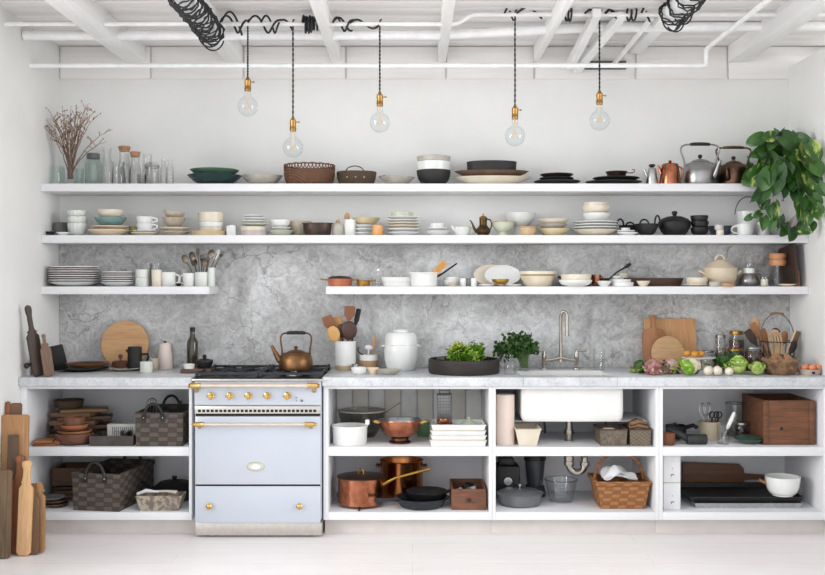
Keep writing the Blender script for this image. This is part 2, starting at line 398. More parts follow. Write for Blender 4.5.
def pendant(px, ys, yb, z, winds, lab):
    x = X(px, D1); r = T('pendant_lamp', lab, 'lamp', (x, D1, Z(yb, D1)), group='bare bulb pendants over the shelves')
    zb = Z(yb, D1); zs = Z(ys, D1)     # bulb bottom, top of the socket
    m = MB(); n = 60; L = z-.02 - zs
    for ph in (0, PI):
        m.tube([(.0024*math.cos(ph+i*.9), .0024*math.sin(ph+i*.9), zs - zb + L*i/n) for i in range(n+1)], .0030, 5)
    m.tube(bez((0, 0, z-zb-.02), (0, 0, z-zb+.012), (0, -.02, z-zb+.022), (.01, -.012, z-zb+.018), 8), .0042, 6)
    for (a, b_, t, wob) in winds:
        k = MB(); winding(k, a, b_, z-zb, t, wob=wob, y=0)
        m.add([(p[0]-x, p[1], p[2]) for p in k.v], k.f)
    part('cord', m, CORD, r)
    h = zs - zb; hb = .108; m = MB()
    m.lathe([(0, h+.004), (.006, h+.004), (.009, h-.006), (.0165, h-.014), (.0175, h-.03), (.0165, h-.032), (.0165, h-.055), (.0178, h-.058), (.0165, h-.072), (.012, h-.073), (0, h-.073)], 24)
    s = part('socket', m, BRASSL, r, 'brass lamp socket')
    part('switch_key', MB().tube([(.016, 0, h-.024), (.03, 0, h-.024)], .0025, 8).ball((.031, 0, h-.024), .005, 8, 6), BRASSL, s)
    R = .053; m = MB(); pr = [(0, 0)]
    for i in range(1, 15):
        a = PI*i/16.5; pr.append((R*math.sin(a), R - R*math.cos(a)))
    pr += [(.017, R*2+.003), (.0145, h-.07)]
    m.lathe(pr, 32); part('bulb', m, BULB, r, 'clear round globe bulb')
    m = MB()
    m.tube([(0, 0, h-.072), (0, 0, R*1.25)], .004, 8)
    for k in range(10):
        a = 2*PI*k/10; m.tube([(.008*math.cos(a), .008*math.sin(a), R*1.3), (.016*math.cos(a+.3), .016*math.sin(a+.3), R*.75)], .0011, 5)
    part('filament', m, FILA, r)
pendant(247.8, 77.5, 116.5, zp, [(221, 247, 1.1, .03), (223, 240, .6, .055)], 'pendant bulb hanging above the green plates, first from the wall')
pendant(293, 117.5, 157.5, zp, [(249, 292, 1.6, .03), (262, 280, 1.0, .03), (304, 316, 3.5, .016), (306, 318, 4, .024), (303, 313, 3, .03)], 'lowest hanging pendant bulb, above the woven brown bowl')
pendant(379.8, 92.5, 132.5, zp, [(333, 352, .75, .018), (333, 354, 1.3, .02), (350, 379, .9, .004)], 'middle pendant bulb hanging above the pale dish')
pendant(515, 105.5, 146, zq, [(504, 514, .6, .02), (516, 543, .55, .02)], 'pendant bulb hanging above the platter stack')
pendant(599.5, 91, 130.5, zq, [(565, 572, 2.5, .016), (584, 600, .5, .008), (604, 618, .6, .008), (605, 620, .6, .008), (626, 636, 2.2, .014), (640, 652, .6, .03)], 'pendant bulb hanging above the dark plates, nearest the copper pots')

# ------------------------------------------------------------------ camera, daylight and added side fills
cd = bpy.data.cameras.new('camera'); cam = bpy.data.objects.new('camera', cd); COL.objects.link(cam)
cam.location = (0, 0, EYE); cam.rotation_euler = (PI/2, 0, 0)
cd.sensor_fit = 'HORIZONTAL'; cd.sensor_width = 36; cd.lens = 36*F/825
cd.shift_y = -(287.5-HY)/825; cd.shift_x = 0; SC.camera = cam
w = bpy.data.worlds.new('daylight'); SC.world = w; w.use_nodes = True
bg = w.node_tree.nodes['Background']; bg.inputs[0].default_value = (.93, .97, 1, 1); wn, wl = w.node_tree.nodes, w.node_tree.links      # overcast daylight, brighter towards the horizon
wt = wn.new('ShaderNodeTexCoord'); ws = wn.new('ShaderNodeSeparateXYZ'); wl.new(wt.outputs['Generated'], ws.inputs[0])
wm = wn.new('ShaderNodeMapRange'); wl.new(ws.outputs[2], wm.inputs[0]); wm.inputs[1].default_value = .05; wm.inputs[2].default_value = .75; wm.inputs[3].default_value = 1.42; wm.inputs[4].default_value = .75
wl.new(wm.outputs[0], bg.inputs[1])
def area(name, loc, rot, sx, sy, e, col=(1, 1, 1)):
    d = bpy.data.lights.new(name, 'AREA'); d.shape = 'RECTANGLE'; d.size = sx; d.size_y = sy; d.energy = e; d.color = col
    o = bpy.data.objects.new(name, d); COL.objects.link(o); o.location = loc; o.rotation_euler = rot
area('window_daylight', (-1.2, -1.5, 2.2), (math.radians(82), 0, math.radians(-8)), 2.6, 2.4, 14, (1, .985, .96))
area('skylight_daylight', (.3, 2.3, 4.2), (math.radians(38), 0, 0), 3.6, 2.0, 34, (.97, .985, 1))
area('side_wall_fill', (-4.4, 2.3, 2.3), (math.radians(90), 0, math.radians(-64)), 2.4, 2.2, 185, (1, .99, .98))  # added fill lamp, no window there: brightens the right partition wall
area('side_wall_fill', (4.6, 2.4, 2.3), (math.radians(90), 0, math.radians(66)), 2.4, 2.2, 128, (1, .99, .98))  # its added counterpart, also without a window, to lift the left wall
SC.view_settings.view_transform = 'Standard'; SC.view_settings.look = 'None'
SC.view_settings.gamma = 1; SC.view_settings.use_curve_mapping = False; SC.view_settings.exposure = -.04
# ------------------------------------------------------------------ materials of the things
WHITE = mat('white_glaze', (231, 231, 229), .25, rgb2=(225, 225, 222), vs=8)
COOLW = mat('cool_white_glaze', (229, 230, 228), .25, rgb2=(220, 222, 220), vs=8)
CREAM = mat('cream_glaze', (226, 217, 200), .3, rgb2=(217, 206, 187), vs=10)
BEIGE = mat('beige_stoneware', (204, 192, 174), .45, rgb2=(190, 176, 156), vs=16)
TAUPE = mat('taupe_stoneware', (186, 174, 158), .5, rgb2=(168, 155, 138), vs=18)
PEACH = mat('peach_stoneware', (232, 213, 189), .45, rgb2=(224, 203, 177), vs=10)
GREIGE = mat('greige_stoneware', (186, 182, 172), .5, rgb2=(170, 165, 154), vs=25)
PINKG = mat('pinkish_grey_glaze', (202, 192, 190), .35, rgb2=(188, 177, 176), vs=12)
GREY = mat('mid_grey_stoneware', (112, 112, 112), .5, rgb2=(96, 96, 97), vs=20)
CHAR = mat('charcoal_stoneware', (36, 33, 32), .62, rgb2=(28, 26, 26), vs=30)
BLACK = mat('black_iron', (18, 18, 19), .52, rgb2=(25, 25, 26), vs=60, bump=.05)
DKBRN = mat('dark_brown_clay', (48, 38, 34), .5, rgb2=(38, 30, 27), vs=30)
TEAL = mat('teal_glaze', (132, 160, 157), .3, rgb2=(114, 146, 144), vs=12)
DTEAL = mat('dark_teal_glaze', (40, 66, 66), .3, rgb2=(30, 52, 54), vs=16)
SAGE = mat('sage_green_glaze', (96, 126, 106), .35, rgb2=(82, 112, 92), vs=16)
CELAD = mat('celadon_glaze', (204, 208, 188), .3, rgb2=(192, 196, 174), vs=12)
MINT = mat('pale_mint_glaze', (220, 223, 217), .3, rgb2=(211, 215, 208), vs=12)
YELL = mat('yellow_ochre_glaze', (206, 186, 110), .4, rgb2=(190, 170, 96), vs=12)
ORNG = mat('orange_clay', (222, 166, 106), .5, rgb2=(208, 148, 88), vs=18)
CBRN = mat('caramel_clay', (186, 146, 106), .45, rgb2=(168, 126, 88), vs=14)
COPPER = mat('copper', (178, 116, 88), .22, 1, rgb2=(142, 86, 62), vs=20)
DCOPPER = mat('aged_copper', (118, 90, 76), .36, 1, rgb2=(88, 66, 56), vs=22)
BRASS = mat('brass', (190, 150, 74), .28, 1, rgb2=(168, 130, 60), vs=24)
BRONZE = mat('old_bronze', (104, 84, 54), .42, 1, rgb2=(76, 60, 38), vs=40, bump=.2)
PEWTER = mat('pewter', (170, 170, 170), .3, 1, rgb2=(132, 131, 131), vs=9)
STEEL = mat('brushed_steel', (196, 196, 196), .28, 1, rgb2=(178, 178, 178), vs=50)
NICKEL = mat('polished_nickel', (184, 175, 164), .28, 1)
IRONB = mat('browned_iron', (84, 66, 58), .42, .6, rgb2=(62, 50, 46), vs=24)
CORKM = mat('cork', (182, 136, 102), .8, rgb2=(160, 114, 82), vs=120, bump=.2)
GCLR = glass('clear_glass', (.984, .988, .986))
GGRN = glass('pale_green_glass', (.94, .975, .965))
WLIGHT = wood('pale_wood', (206, 162, 116), (186, 138, 92), 'z')
WMID = wood('honey_wood', (168, 116, 76), (142, 92, 56), 'z')
WMIDX = wood('honey_wood_flat', (178, 124, 80), (150, 98, 60), 'x')
WDARK = wood('dark_wood', (64, 46, 37), (45, 31, 25), 'z')
WDARKX = wood('dark_wood_flat', (96, 66, 46), (68, 46, 33), 'x')
WRED = wood('reddish_wood', (142, 88, 60), (116, 66, 44), 'z')
WGREY = wood('weathered_wood', (122, 98, 78), (96, 74, 58), 'z')
BAMB = wood('bamboo', (200, 150, 92), (184, 132, 76), 'z')
WICK = weave('brown_wicker', (122, 84, 60), (80, 53, 38), (48, 30, 20), .012, .0075)

DS = 5.9
def sz(w, D): return w*D/F
SHAPES = {'plate': (p_plate, 'plate'), 'bowl': (p_bowl, 'bowl'), 'cone': (p_cone, 'bowl'), 'cup': (p_cup, 'cup')}
CACHE = {}
def vessel_mesh(kind, R, H, m, rib=0, sy=1, e=None):
    key = (kind, round(R, 4), round(H, 4), m.name, rib, sy)
    if key not in CACHE:
        pr = {'plate': p_plate, 'bowl': p_bowl, 'cone': p_cone, 'cup': p_cup, 'tub': lambda r, h: p_cup(r, h, .97, .004), 'deep': p_deep}[kind](R, H)
        CACHE[key] = MB().lathe(pr, 72 if rib else 36, sy=sy, rib=rib, ramp=.022).mesh(kind, m)
    return CACHE[key]
NOUN = {'plate': ('plate', 'plate'), 'bowl': ('bowl', 'bowl'), 'cone': ('bowl', 'bowl'), 'cup': ('cup', 'cup'), 'tub': ('dish', 'dish'), 'deep': ('bowl', 'bowl')}
def ves(kind, px, w, h, m, label, z, D=DS, rib=0, sy=1, name=None, cat=None, group=None):
    """one lathe-turned vessel: pixel centre, pixel width and height"""
    me = vessel_mesh(kind, sz(w, D)/2, sz(h, D), m, rib, sy)
    return S(name or NOUN[kind][0], me, None, label, cat or NOUN[kind][1], (X(px, D), D, z+GAP), group=group)
ORD = {2: ['lower', 'upper'], 3: ['lowest', 'middle', 'topmost'], 4: ['lowest', 'second from the bottom', 'third from the bottom', 'topmost']}
WORDS = ['lowest', 'second', 'third', 'fourth', 'fifth', 'sixth', 'seventh', 'eighth', 'ninth']
def stack(where, z, px, items, D=DS, group=None):
    """bottom to top: (kind, width px, height px, pitch px, material, description[, dx, sy, rib])"""
    from collections import Counter
    tot = Counter(i[5] for i in items); seen = Counter(); z += GAP
    for it in items:
        kind, w, h, pitch, m, desc = it[:6]; dx = it[6] if len(it) > 6 else 0; sy = it[7] if len(it) > 7 else 1; rib = it[8] if len(it) > 8 else 0
        n, k = tot[desc], seen[desc]; seen[desc] += 1
        if n == 1: lab = f'{desc} in {where}'
        elif n <= 3: lab = f'{ORD[n][k]} {desc} in {where}'
        else: lab = f"{'lowest' if k == 0 else 'topmost' if k == n-1 else WORDS[k]} {desc} from the bottom in {where}" if 0 < k < n-1 else f"{'lowest' if k == 0 else 'topmost'} {desc} in {where}"
        nm = desc.split()[-1]; nm = nm if nm in ('dish', 'tray', 'plate', 'bowl', 'platter', 'saucer') else NOUN[kind][0]
        S(nm, vessel_mesh(kind, sz(w, D)/2, sz(h, D), m, rib, sy), None, lab, nm, (X(px, D)+sz(dx, D), D, z), group=group or ('dishes of ' + where))
        z += sz(pitch, D) + GAP
    return z
def mug(px, w, h, m, label, z, D=DS, side=1, kind='cup', hr=.32, group=None, band=None, rz=0):
    R, H = sz(w, D)/2, sz(h, D); r = T('mug', label, 'mug', (X(px, D), D, z+GAP), rz, group)
    mb = MB().lathe(p_cup(R, H, .9), 32)
    part('body', mb, m, r)
    a = MB().tube(arc((side*R*.96, 0, H*.52), side*R*.62, H*hr, -PI/2, PI/2, 12), R*.13, 8)
    part('handle', a, m, r); return r
def bottle(name, label, px, prof, m, z, D=DS, extra=(), cat='bottle', sy=1, rz=0):
    """profile in pixels (half width, height)"""
    s = D/F; r = T(name, label, cat, (X(px, D), D, z+GAP), rz)
    o = [(0, 0)] + [(a*s, b*s) for a, b in prof]
    part('body', MB().lathe(shell(o, .0025), 28, sy=sy), m, r)
    for nm, mb, mt, lab in extra: part(nm, mb, mt, r, lab)
    return r
def cyl(r0, h0, r1, h1, s, bev=.4, seg=24):
    """stopper or lid between two heights, pixels"""
    b = min(bev*s, .3*(h1-h0)*s)
    return MB().lathe([(0, h0*s), (r0*s-b, h0*s), (r0*s, h0*s+b), (r1*s, h1*s-b), (r1*s-b, h1*s), (0, h1*s)], seg)
sD = DS/F

# ================================================================== TOP SHELF
z = Z1
bottle('glass_jar', 'wide pale green empty glass jar, nearest the wall on the highest shelf', 56, [(8, 0), (8.6, 2), (8.6, 15), (8, 18.5), (8, 20)], GGRN, z, 5.93, cat='jar')
vd = 5.88
r = bottle('glass_vase', 'narrow clear glass vase holding dry brown twigs', 70.8, [(5.6, 0), (5.6, 2), (3.6, 5), (3.3, 14), (4.2, 22), (5.6, 32)], GCLR, z, vd, cat='vase')
TWIG = mat('dry_twig', (122, 92, 74), .8, rgb2=(98, 72, 58), vs=60)
BUD = mat('dry_bud', (190, 164, 140), .8, rgb2=(150, 118, 92), vs=60)
def twigs(px, base_z, D, tips):
    x0 = X(px, D); s = D/F; m = MB(); bud = MB()
    for (tx, ty) in tips:
        dx = X(tx, D)-x0; zt = Z(ty, D)-base_z; dy = random.uniform(-.11, -.03)
        b0 = Vector((random.uniform(-.012, .012), random.uniform(-.012, .012), .03)); p3 = Vector((dx, dy, zt))
        pts = bez(b0, b0+Vector((dx*.12, dy*.2, zt*.4)), b0+Vector((dx*.55, dy*.6, zt*.75)), p3, 14)
        pts = [p + Vector((random.uniform(-1, 1), random.uniform(-1, 1), random.uniform(-1, 1)))*.004 for p in pts]
        m.tube(pts, [.0036*(1-.75*i/14) for i in range(15)], 5)
        for k in range(5):
            q = pts[random.randint(6, 13)]; d = Vector((random.uniform(-1, 1), random.uniform(-1, 1), random.uniform(.2, 1.2)))*random.uniform(.025, .05)
            m.tube([q, q+d*.5+Vector((0, 0, .005)), q+d], [.0018, .0014, .0008], 4)
            bud.ball(q+d, .0042, 6, 5, sc=(1, 1, 1.5)); bud.ball(q+d*.5, .0035, 6, 5)
    t = T('twig_bunch', 'bunch of dry brown budding twigs fanning out of a glass vase', 'twigs', (x0, D, base_z))
    m.add(bud.v, bud.f, 1); part('branches', m, [TWIG, BUD], t)
twigs(70.8, z+.012, vd, [(43, 121), (50, 130), (55, 113), (60, 124), (66, 112), (73, 107), (78, 115), (84, 112), (93, 105), (96, 118), (88, 124), (63, 118), (52, 122), (114, 130), (108, 142), (80, 108), (90, 114), (70, 116), (46, 127), (58, 119), (68, 108), (76, 120), (86, 117), (92, 110), (82, 126), (62, 128), (54, 117), (99, 112), (72, 124)])
bottle('drinking_glass', 'pale green drinking glass between the twig vase and lidded jar', 79.5, [(4.2, 0), (4.2, 8), (4.6, 18.5)], GGRN, z, 5.98, cat='glass')
s = sD
bottle('preserving_jar', 'green tinted preserving jar with dark zinc lid', 93.2, [(7.4, 0), (8, 1.5), (8, 22), (7, 27), (6, 28.5), (6, 30)], GGRN, z, 5.98, extra=[('lid', cyl(6.6, 28.5, 6.4, 34, s), GREY, 'dark grey lid')], cat='jar')
bottle('milk_bottle', 'clear swing neck milk bottle standing right of the green preserving jar', 107.2, [(5.6, 0), (6, 1.5), (6, 20), (3.6, 28), (3.4, 34), (4.2, 35), (4.2, 38)], GCLR, z, 5.9)
bottle('corked_bottle', 'tallest corked clear glass bottle, behind the glass jug', 124.4, [(6.2, 0), (6.4, 2), (6.4, 20), (5.0, 28), (5.2, 37)], GCLR, z, 5.97, extra=[('cork', cyl(5, 35.5, 6, 40.5, 5.97/F), CORKM, 'cork stopper')])
jd = 5.83; r = bottle('glass_jug', 'clear glass jug with handle in front of the corked bottles', 118.8, [(6.4, 0), (6.8, 2), (6.2, 14), (5.4, 18), (6.2, 22.5)], GCLR, z, jd, cat='jug')
part('handle', MB().tube(arc((.034, 0, .075), .03, .042, -PI/2, PI/2), .0042, 8), GCLR, r)
bottle('corked_carafe', 'shorter corked clear glass carafe beside the tallest corked bottle', 135.2, [(6, 0), (6.3, 2), (5.6, 16), (3.8, 22), (4.4, 29.5), (5, 31)], GCLR, z, 5.89, extra=[('cork', cyl(4.4, 28.6, 5.2, 33.6, DS/F), CORKM, 'cork stopper')])
bottle('glass_bottle', 'tall open clear bottle behind the wire clip jar', 147.4, [(5, 0), (5.3, 2), (5.2, 16), (4.4, 25), (4.6, 33)], GCLR, z, 5.98)
m = MB(); s = 5.86/F
for h in (17.4, 19.2): m.tube([(7.4*s*math.cos(a), 7.4*s*math.sin(a), h*s) for a in [2*PI*i/28 for i in range(28)]], .0016, 6, True)
m.tube([(-7.2*s, -.01, 17*s), (-8.4*s, -.012, 11*s), (-6.8*s, -.02, 8*s)], .0016, 6)
bottle('clip_jar', 'clear glass storage jar with wire clip and rubber ring', 152, [(6.8, 0), (7.2, 1.5), (7.2, 15), (6.8, 17), (6.8, 18)], GCLR, z, 5.85, extra=[('lid', cyl(6.8, 19, 6, 22, s), GCLR, 'glass lid'), ('wire_clip', m, PEWTER, 'grey wire clip')], cat='jar')
bottle('glass_tumbler', 'low clear glass tumbler in front of the carafe', 141.8, [(3.4, 0), (4.2, 3), (4.6, 9.5)], GCLR, z, 5.81, cat='glass')
bottle('small_bottle', 'small clear bottle left of the last bottle in the glass row', 163.6, [(3.4, 0), (3.6, 1.5), (3.6, 17), (2, 21), (2.2, 26.5)], GCLR, z, 5.92)
bottle('small_bottle', 'small clear bottle at the end of the glass row nearest green plates', 169.9, [(3.4, 0), (3.7, 1.5), (3.7, 16), (2.1, 20), (2.3, 25)], GCLR, z, 5.86)

stack('the two stacked green dishes', z, 214.6, [('bowl', 54, 10, 7.5, DTEAL, 'dark teal wide dish'), ('bowl', 49, 8, 6, SAGE, 'sage green wide dish')])
ves('bowl', 262, 41, 10, GREIGE, 'wavy rimmed greige bowl left of the woven brown bowl', z)
# woven open-work bowl
r = T('woven_bowl', 'round brown woven bowl with open lattice rim', 'bowl', (X(309.5, DS), DS, z+GAP)); R = sz(51, DS)/2; H = sz(21, DS)
part('body', MB().lathe(shell([(0, 0), (R*.8, 0), (R*.92, H*.12), (R, H*.5), (R*.99, H*.7)], .006), 48), WICK, r)
m = MB()
for k in range(44):
    a = 2*PI*k/44
    for sg in (1, -1):
        m.tube([(R*.985*math.cos(a+sg*.10*t), R*.985*math.sin(a+sg*.10*t), H*(.69+.25*t)) for t in (0, .5, 1)], .0028, 5)
m.tube([(R*.985*math.cos(2*PI*i/60), R*.985*math.sin(2*PI*i/60), H*.95 + .002*math.sin(i*1.9)) for i in range(60)], .0045, 6, True)
part('lattice_rim', m, WICK, r)
# oblong woven basket with hoop
r = T('lidded_basket', 'oblong dark woven basket with small black hoop handle', 'basket', (X(356.5, DS), DS, z+GAP)); R = sz(40, DS)/2; H = sz(13, DS)
DWICK = weave('dark_wicker', (92, 74, 52), (72, 56, 38), (38, 28, 18), .012, .007)
part('body', MB().lathe(shell([(0, 0), (R*.78, 0), (R*.86, H*.1), (R*.97, H*.6), (R, H)], .006), 40, sy=.75), DWICK, r)
m = MB().lathe([(0, H*.97), (R*.95, H*.97), (R*1.0, H*1.0), (R*.98, H*1.06), (0, H*1.1)], 40, sy=.75); part('lid', m, DWICK, r)
part('hoop_handle', MB().tube(arc((-.01, 0, H*1.06), sz(9, DS), sz(6, DS), 0, PI), .003, 8), BLACK, r)
m = MB()
for q in (-.05, 0, .05): m.tube([(q, -R*.75, H*.55), (q, -R*.77-.004, H*.55)], .004, 8)
part('pegs', m, GREIGE, r)
r = T('bird_dish', 'flat beige dish with a small pointed lip left of stacked bowls', 'dish', (X(397, DS), DS, z+GAP)); R = sz(36, DS)/2; H = sz(8.5, DS)
part('body', MB().lathe(p_bowl(R, H, .4, .8), 36, sy=.8), GREIGE, r)
part('lip', MB().tube([(-R*.95, 0, H*.93), (-R*1.0, 0, H*1.05), (-R*.7, 0, H*1.18), (-R*.5, 0, H*1.1)], [.004, .004, .003, .002], 8), GREY, r)
stack('the three stacked deep bowls', z, 433.6, [('deep', 34, 15, 14.8, CHAR, 'charcoal bowl'), ('tub', 33.5, 8.8, 8.9, COOLW, 'pale grey bowl'), ('tub', 34, 5, 5, GREIGE, 'greige bowl')])
stack('the platter pile under the black dish', z, 492.5, [('bowl', 78, 8.5, 6.2, CREAM, 'long cream platter', 0, .42), ('bowl', 75, 8, 6, mat('walnut_tray', (112, 88, 70), .5, rgb2=(92, 70, 56), vs=20), 'long brown wooden tray', -1, .42)])
ves('tub', 491.7, 50, 10, CHAR, 'round black deep dish topping the long platter pile', z+sz(13.6, DS), sy=.6, name='deep_dish', cat='dish')
stack('the dark plate pile right of the platters', z, 557, [('plate', 46, 4.5, 3.6, CHAR, 'wide charcoal plate'), ('plate', 34, 4, 3.2, CHAR, 'narrow charcoal plate', -.5), ('plate', 33, 4.5, 3.2, DKBRN, 'dark brown plate', -.3)])
stack('the dark plate pile under the brown pan', z, 613.5, [('plate', 56, 4.2, 3.4, CHAR, 'broad black plate', 0, .8), ('plate', 46, 4.5, 3.4, CHAR, 'middle sized black plate', 2.5, .9)])
r = T('small_pan', 'small brown pan with curled handle on the dark plates', 'pan', (X(616.5, DS), DS, z+sz(7.6, DS))); R = sz(22, DS)/2
part('body', MB().lathe(p_cone(R, sz(6.4, DS), .7), 32), IRONB, r)
part('handle', MB().tube(bez((R*.96, 0, .032), (R*1.3, 0, .03), (R*1.75, 0, .03), (R*1.62, 0, .052), 8) + [(R*1.42, 0, .05)], .0028, 6), IRONB, r)

# ---- pots and kettles
def pot_lid(m, R, h, s0, knob): return MB().lathe([(0, h), (R, h), (R*1.02, h+.004), (R*.7, h+s0*.55), (R*.25, h+s0), (0, h+s0)], 32)
s = 5.88/F
r = T('small_jug', 'small steel lidded jug with black knob left of the copper jug', 'jug', (X(652, 5.88), 5.88, z+GAP))
part('body', MB().lathe([(0, 0), (6.2*s, 0), (6.4*s, 1*s), (4.6*s, 12*s), (3.8*s, 17*s), (3.4*s, 17.5*s), (0, 18*s)], 32), STEEL, r)
part('knob', MB().lathe([(0, 18*s), (1.6*s, 18*s), (3.2*s, 19.5*s), (3*s, 21*s), (0, 21.4*s)], 20), BLACK, r, 'black knob')
part('spout', MB().tube([(-5*s, 0, 9*s), (-7.4*s, 0, 15*s), (-8*s, 0, 16.4*s)], [1.6*s, 1.1*s, .9*s], 10), STEEL, r)
r = T('copper_jug', 'bright copper lidded coffee jug beside the pewter kettle', 'jug', (X(670, 5.86), 5.86, z+GAP)); s = 5.86/F
part('body', MB().lathe([(0, 0), (10.6*s, 0), (10.8*s, .8*s), (9.4*s, 12*s), (8.2*s, 19.5*s), (8.5*s, 20*s), (7*s, 21.4*s), (0, 22*s)], 36), COPPER, r)
part('lid_knob', MB().lathe([(0, 22*s), (1*s, 22*s), (1.8*s, 23.4*s), (1.2*s, 24.6*s), (0, 24.8*s)], 16), COPPER, r)
part('spout', MB().tube([(-8.8*s, 0, 11*s), (-10.4*s, 0, 16*s), (-12.2*s, 0, 20*s)], [2.2*s, 1.6*s, 1*s], 10), COPPER, r)
part('handle', MB().tube(bez((8*s, 0, 18*s), (14*s, 0, 19*s), (14*s, 0, 8*s), (9.6*s, 0, 6*s)), 1*s, 8), COPPER, r)
def kettle(label, px, D, z, w, hb, hoop_w, hoop_top, grip_w, m, mg, spout, mspout=None, mh=None, knob=None, lid=.16, rz=0, gripr=1.5, sa=0):
    s = D/F; R = w*s/2; H = hb*s; r = T('kettle', label, 'kettle', (X(px, D), D, z+GAP), rz)
    part('body', MB().lathe([(0, 0), (R*.97, 0), (R, H*.05), (R*.99, H*.5), (R*.9, H*.8), (R*.74, H*.93), (R*.5, H*.97), (0, H*.97)], 40), m, r)
    ld = part('lid', MB().lathe([(R*.5, H*.96), (R*.53, H*.99), (R*.4, H*1.06), (R*.12, H*1.12), (0, H*1.12)], 32), m, r)
    part('lid_knob', MB().lathe([(0, H*1.11), (.9*s, H*1.11), (1*s, H*1.15), (2*s, H*1.19), (2.2*s, H*1.24), (1.4*s, H*1.3), (0, H*1.31)], 16), knob or m, ld)
    part('spout', MB().tube(bez(*[(a*s, 0, b*s) for a, b in spout], 10), [3.4*s - (1.9*s)*i/10 for i in range(11)], 12, M=Matrix.Rotation(sa, 4, 'Z')), m, r)
    t = hoop_top*s; hw = hoop_w*s/2; h = MB(); hp = []
    for q in (-1, 1):
        hp.append(bez((q*R*.9, 0, H*.6), (q*R*.6, 0, H*1.15), (q*hw*1.75, 0, t*.98), (q*grip_w*s*.5, 0, t), 14))
        pass
    h.tube(hp[0] + hp[1][::-1], .9*s, 8); part('hoop_handle', h, mh or m, r)
    g = grip_w*s/2; part('grip', MB().tube([(-g, 0, t), (-g*.95, 0, t), (-g*.6, 0, t+.3*s), (0, 0, t+.4*s), (g*.6, 0, t+.3*s), (g*.95, 0, t), (g, 0, t)], [1*s, gripr*s, gripr*1.15*s, gripr*1.2*s, gripr*1.15*s, gripr*s, 1*s], 12), mg, r, 'dark grip')
    return r
kettle('pewter kettle with black grip between the copper jug and brown kettle', 700, 5.91, z, 36, 24, 34, 41.5, 20, PEWTER, BLACK, [(14, 7), (20, 9), (19, 18), (24, 23)], knob=BLACK, sa=-.9)
kettle('brown copper kettle with squared hoop handle beside the trailing plant', 733.5, 5.93, z, 31, 23, 30, 38.5, 21, DCOPPER, DCOPPER, [(-13, 6), (-18, 8), (-16, 14), (-19, 17)], gripr=1.3, sa=.9)

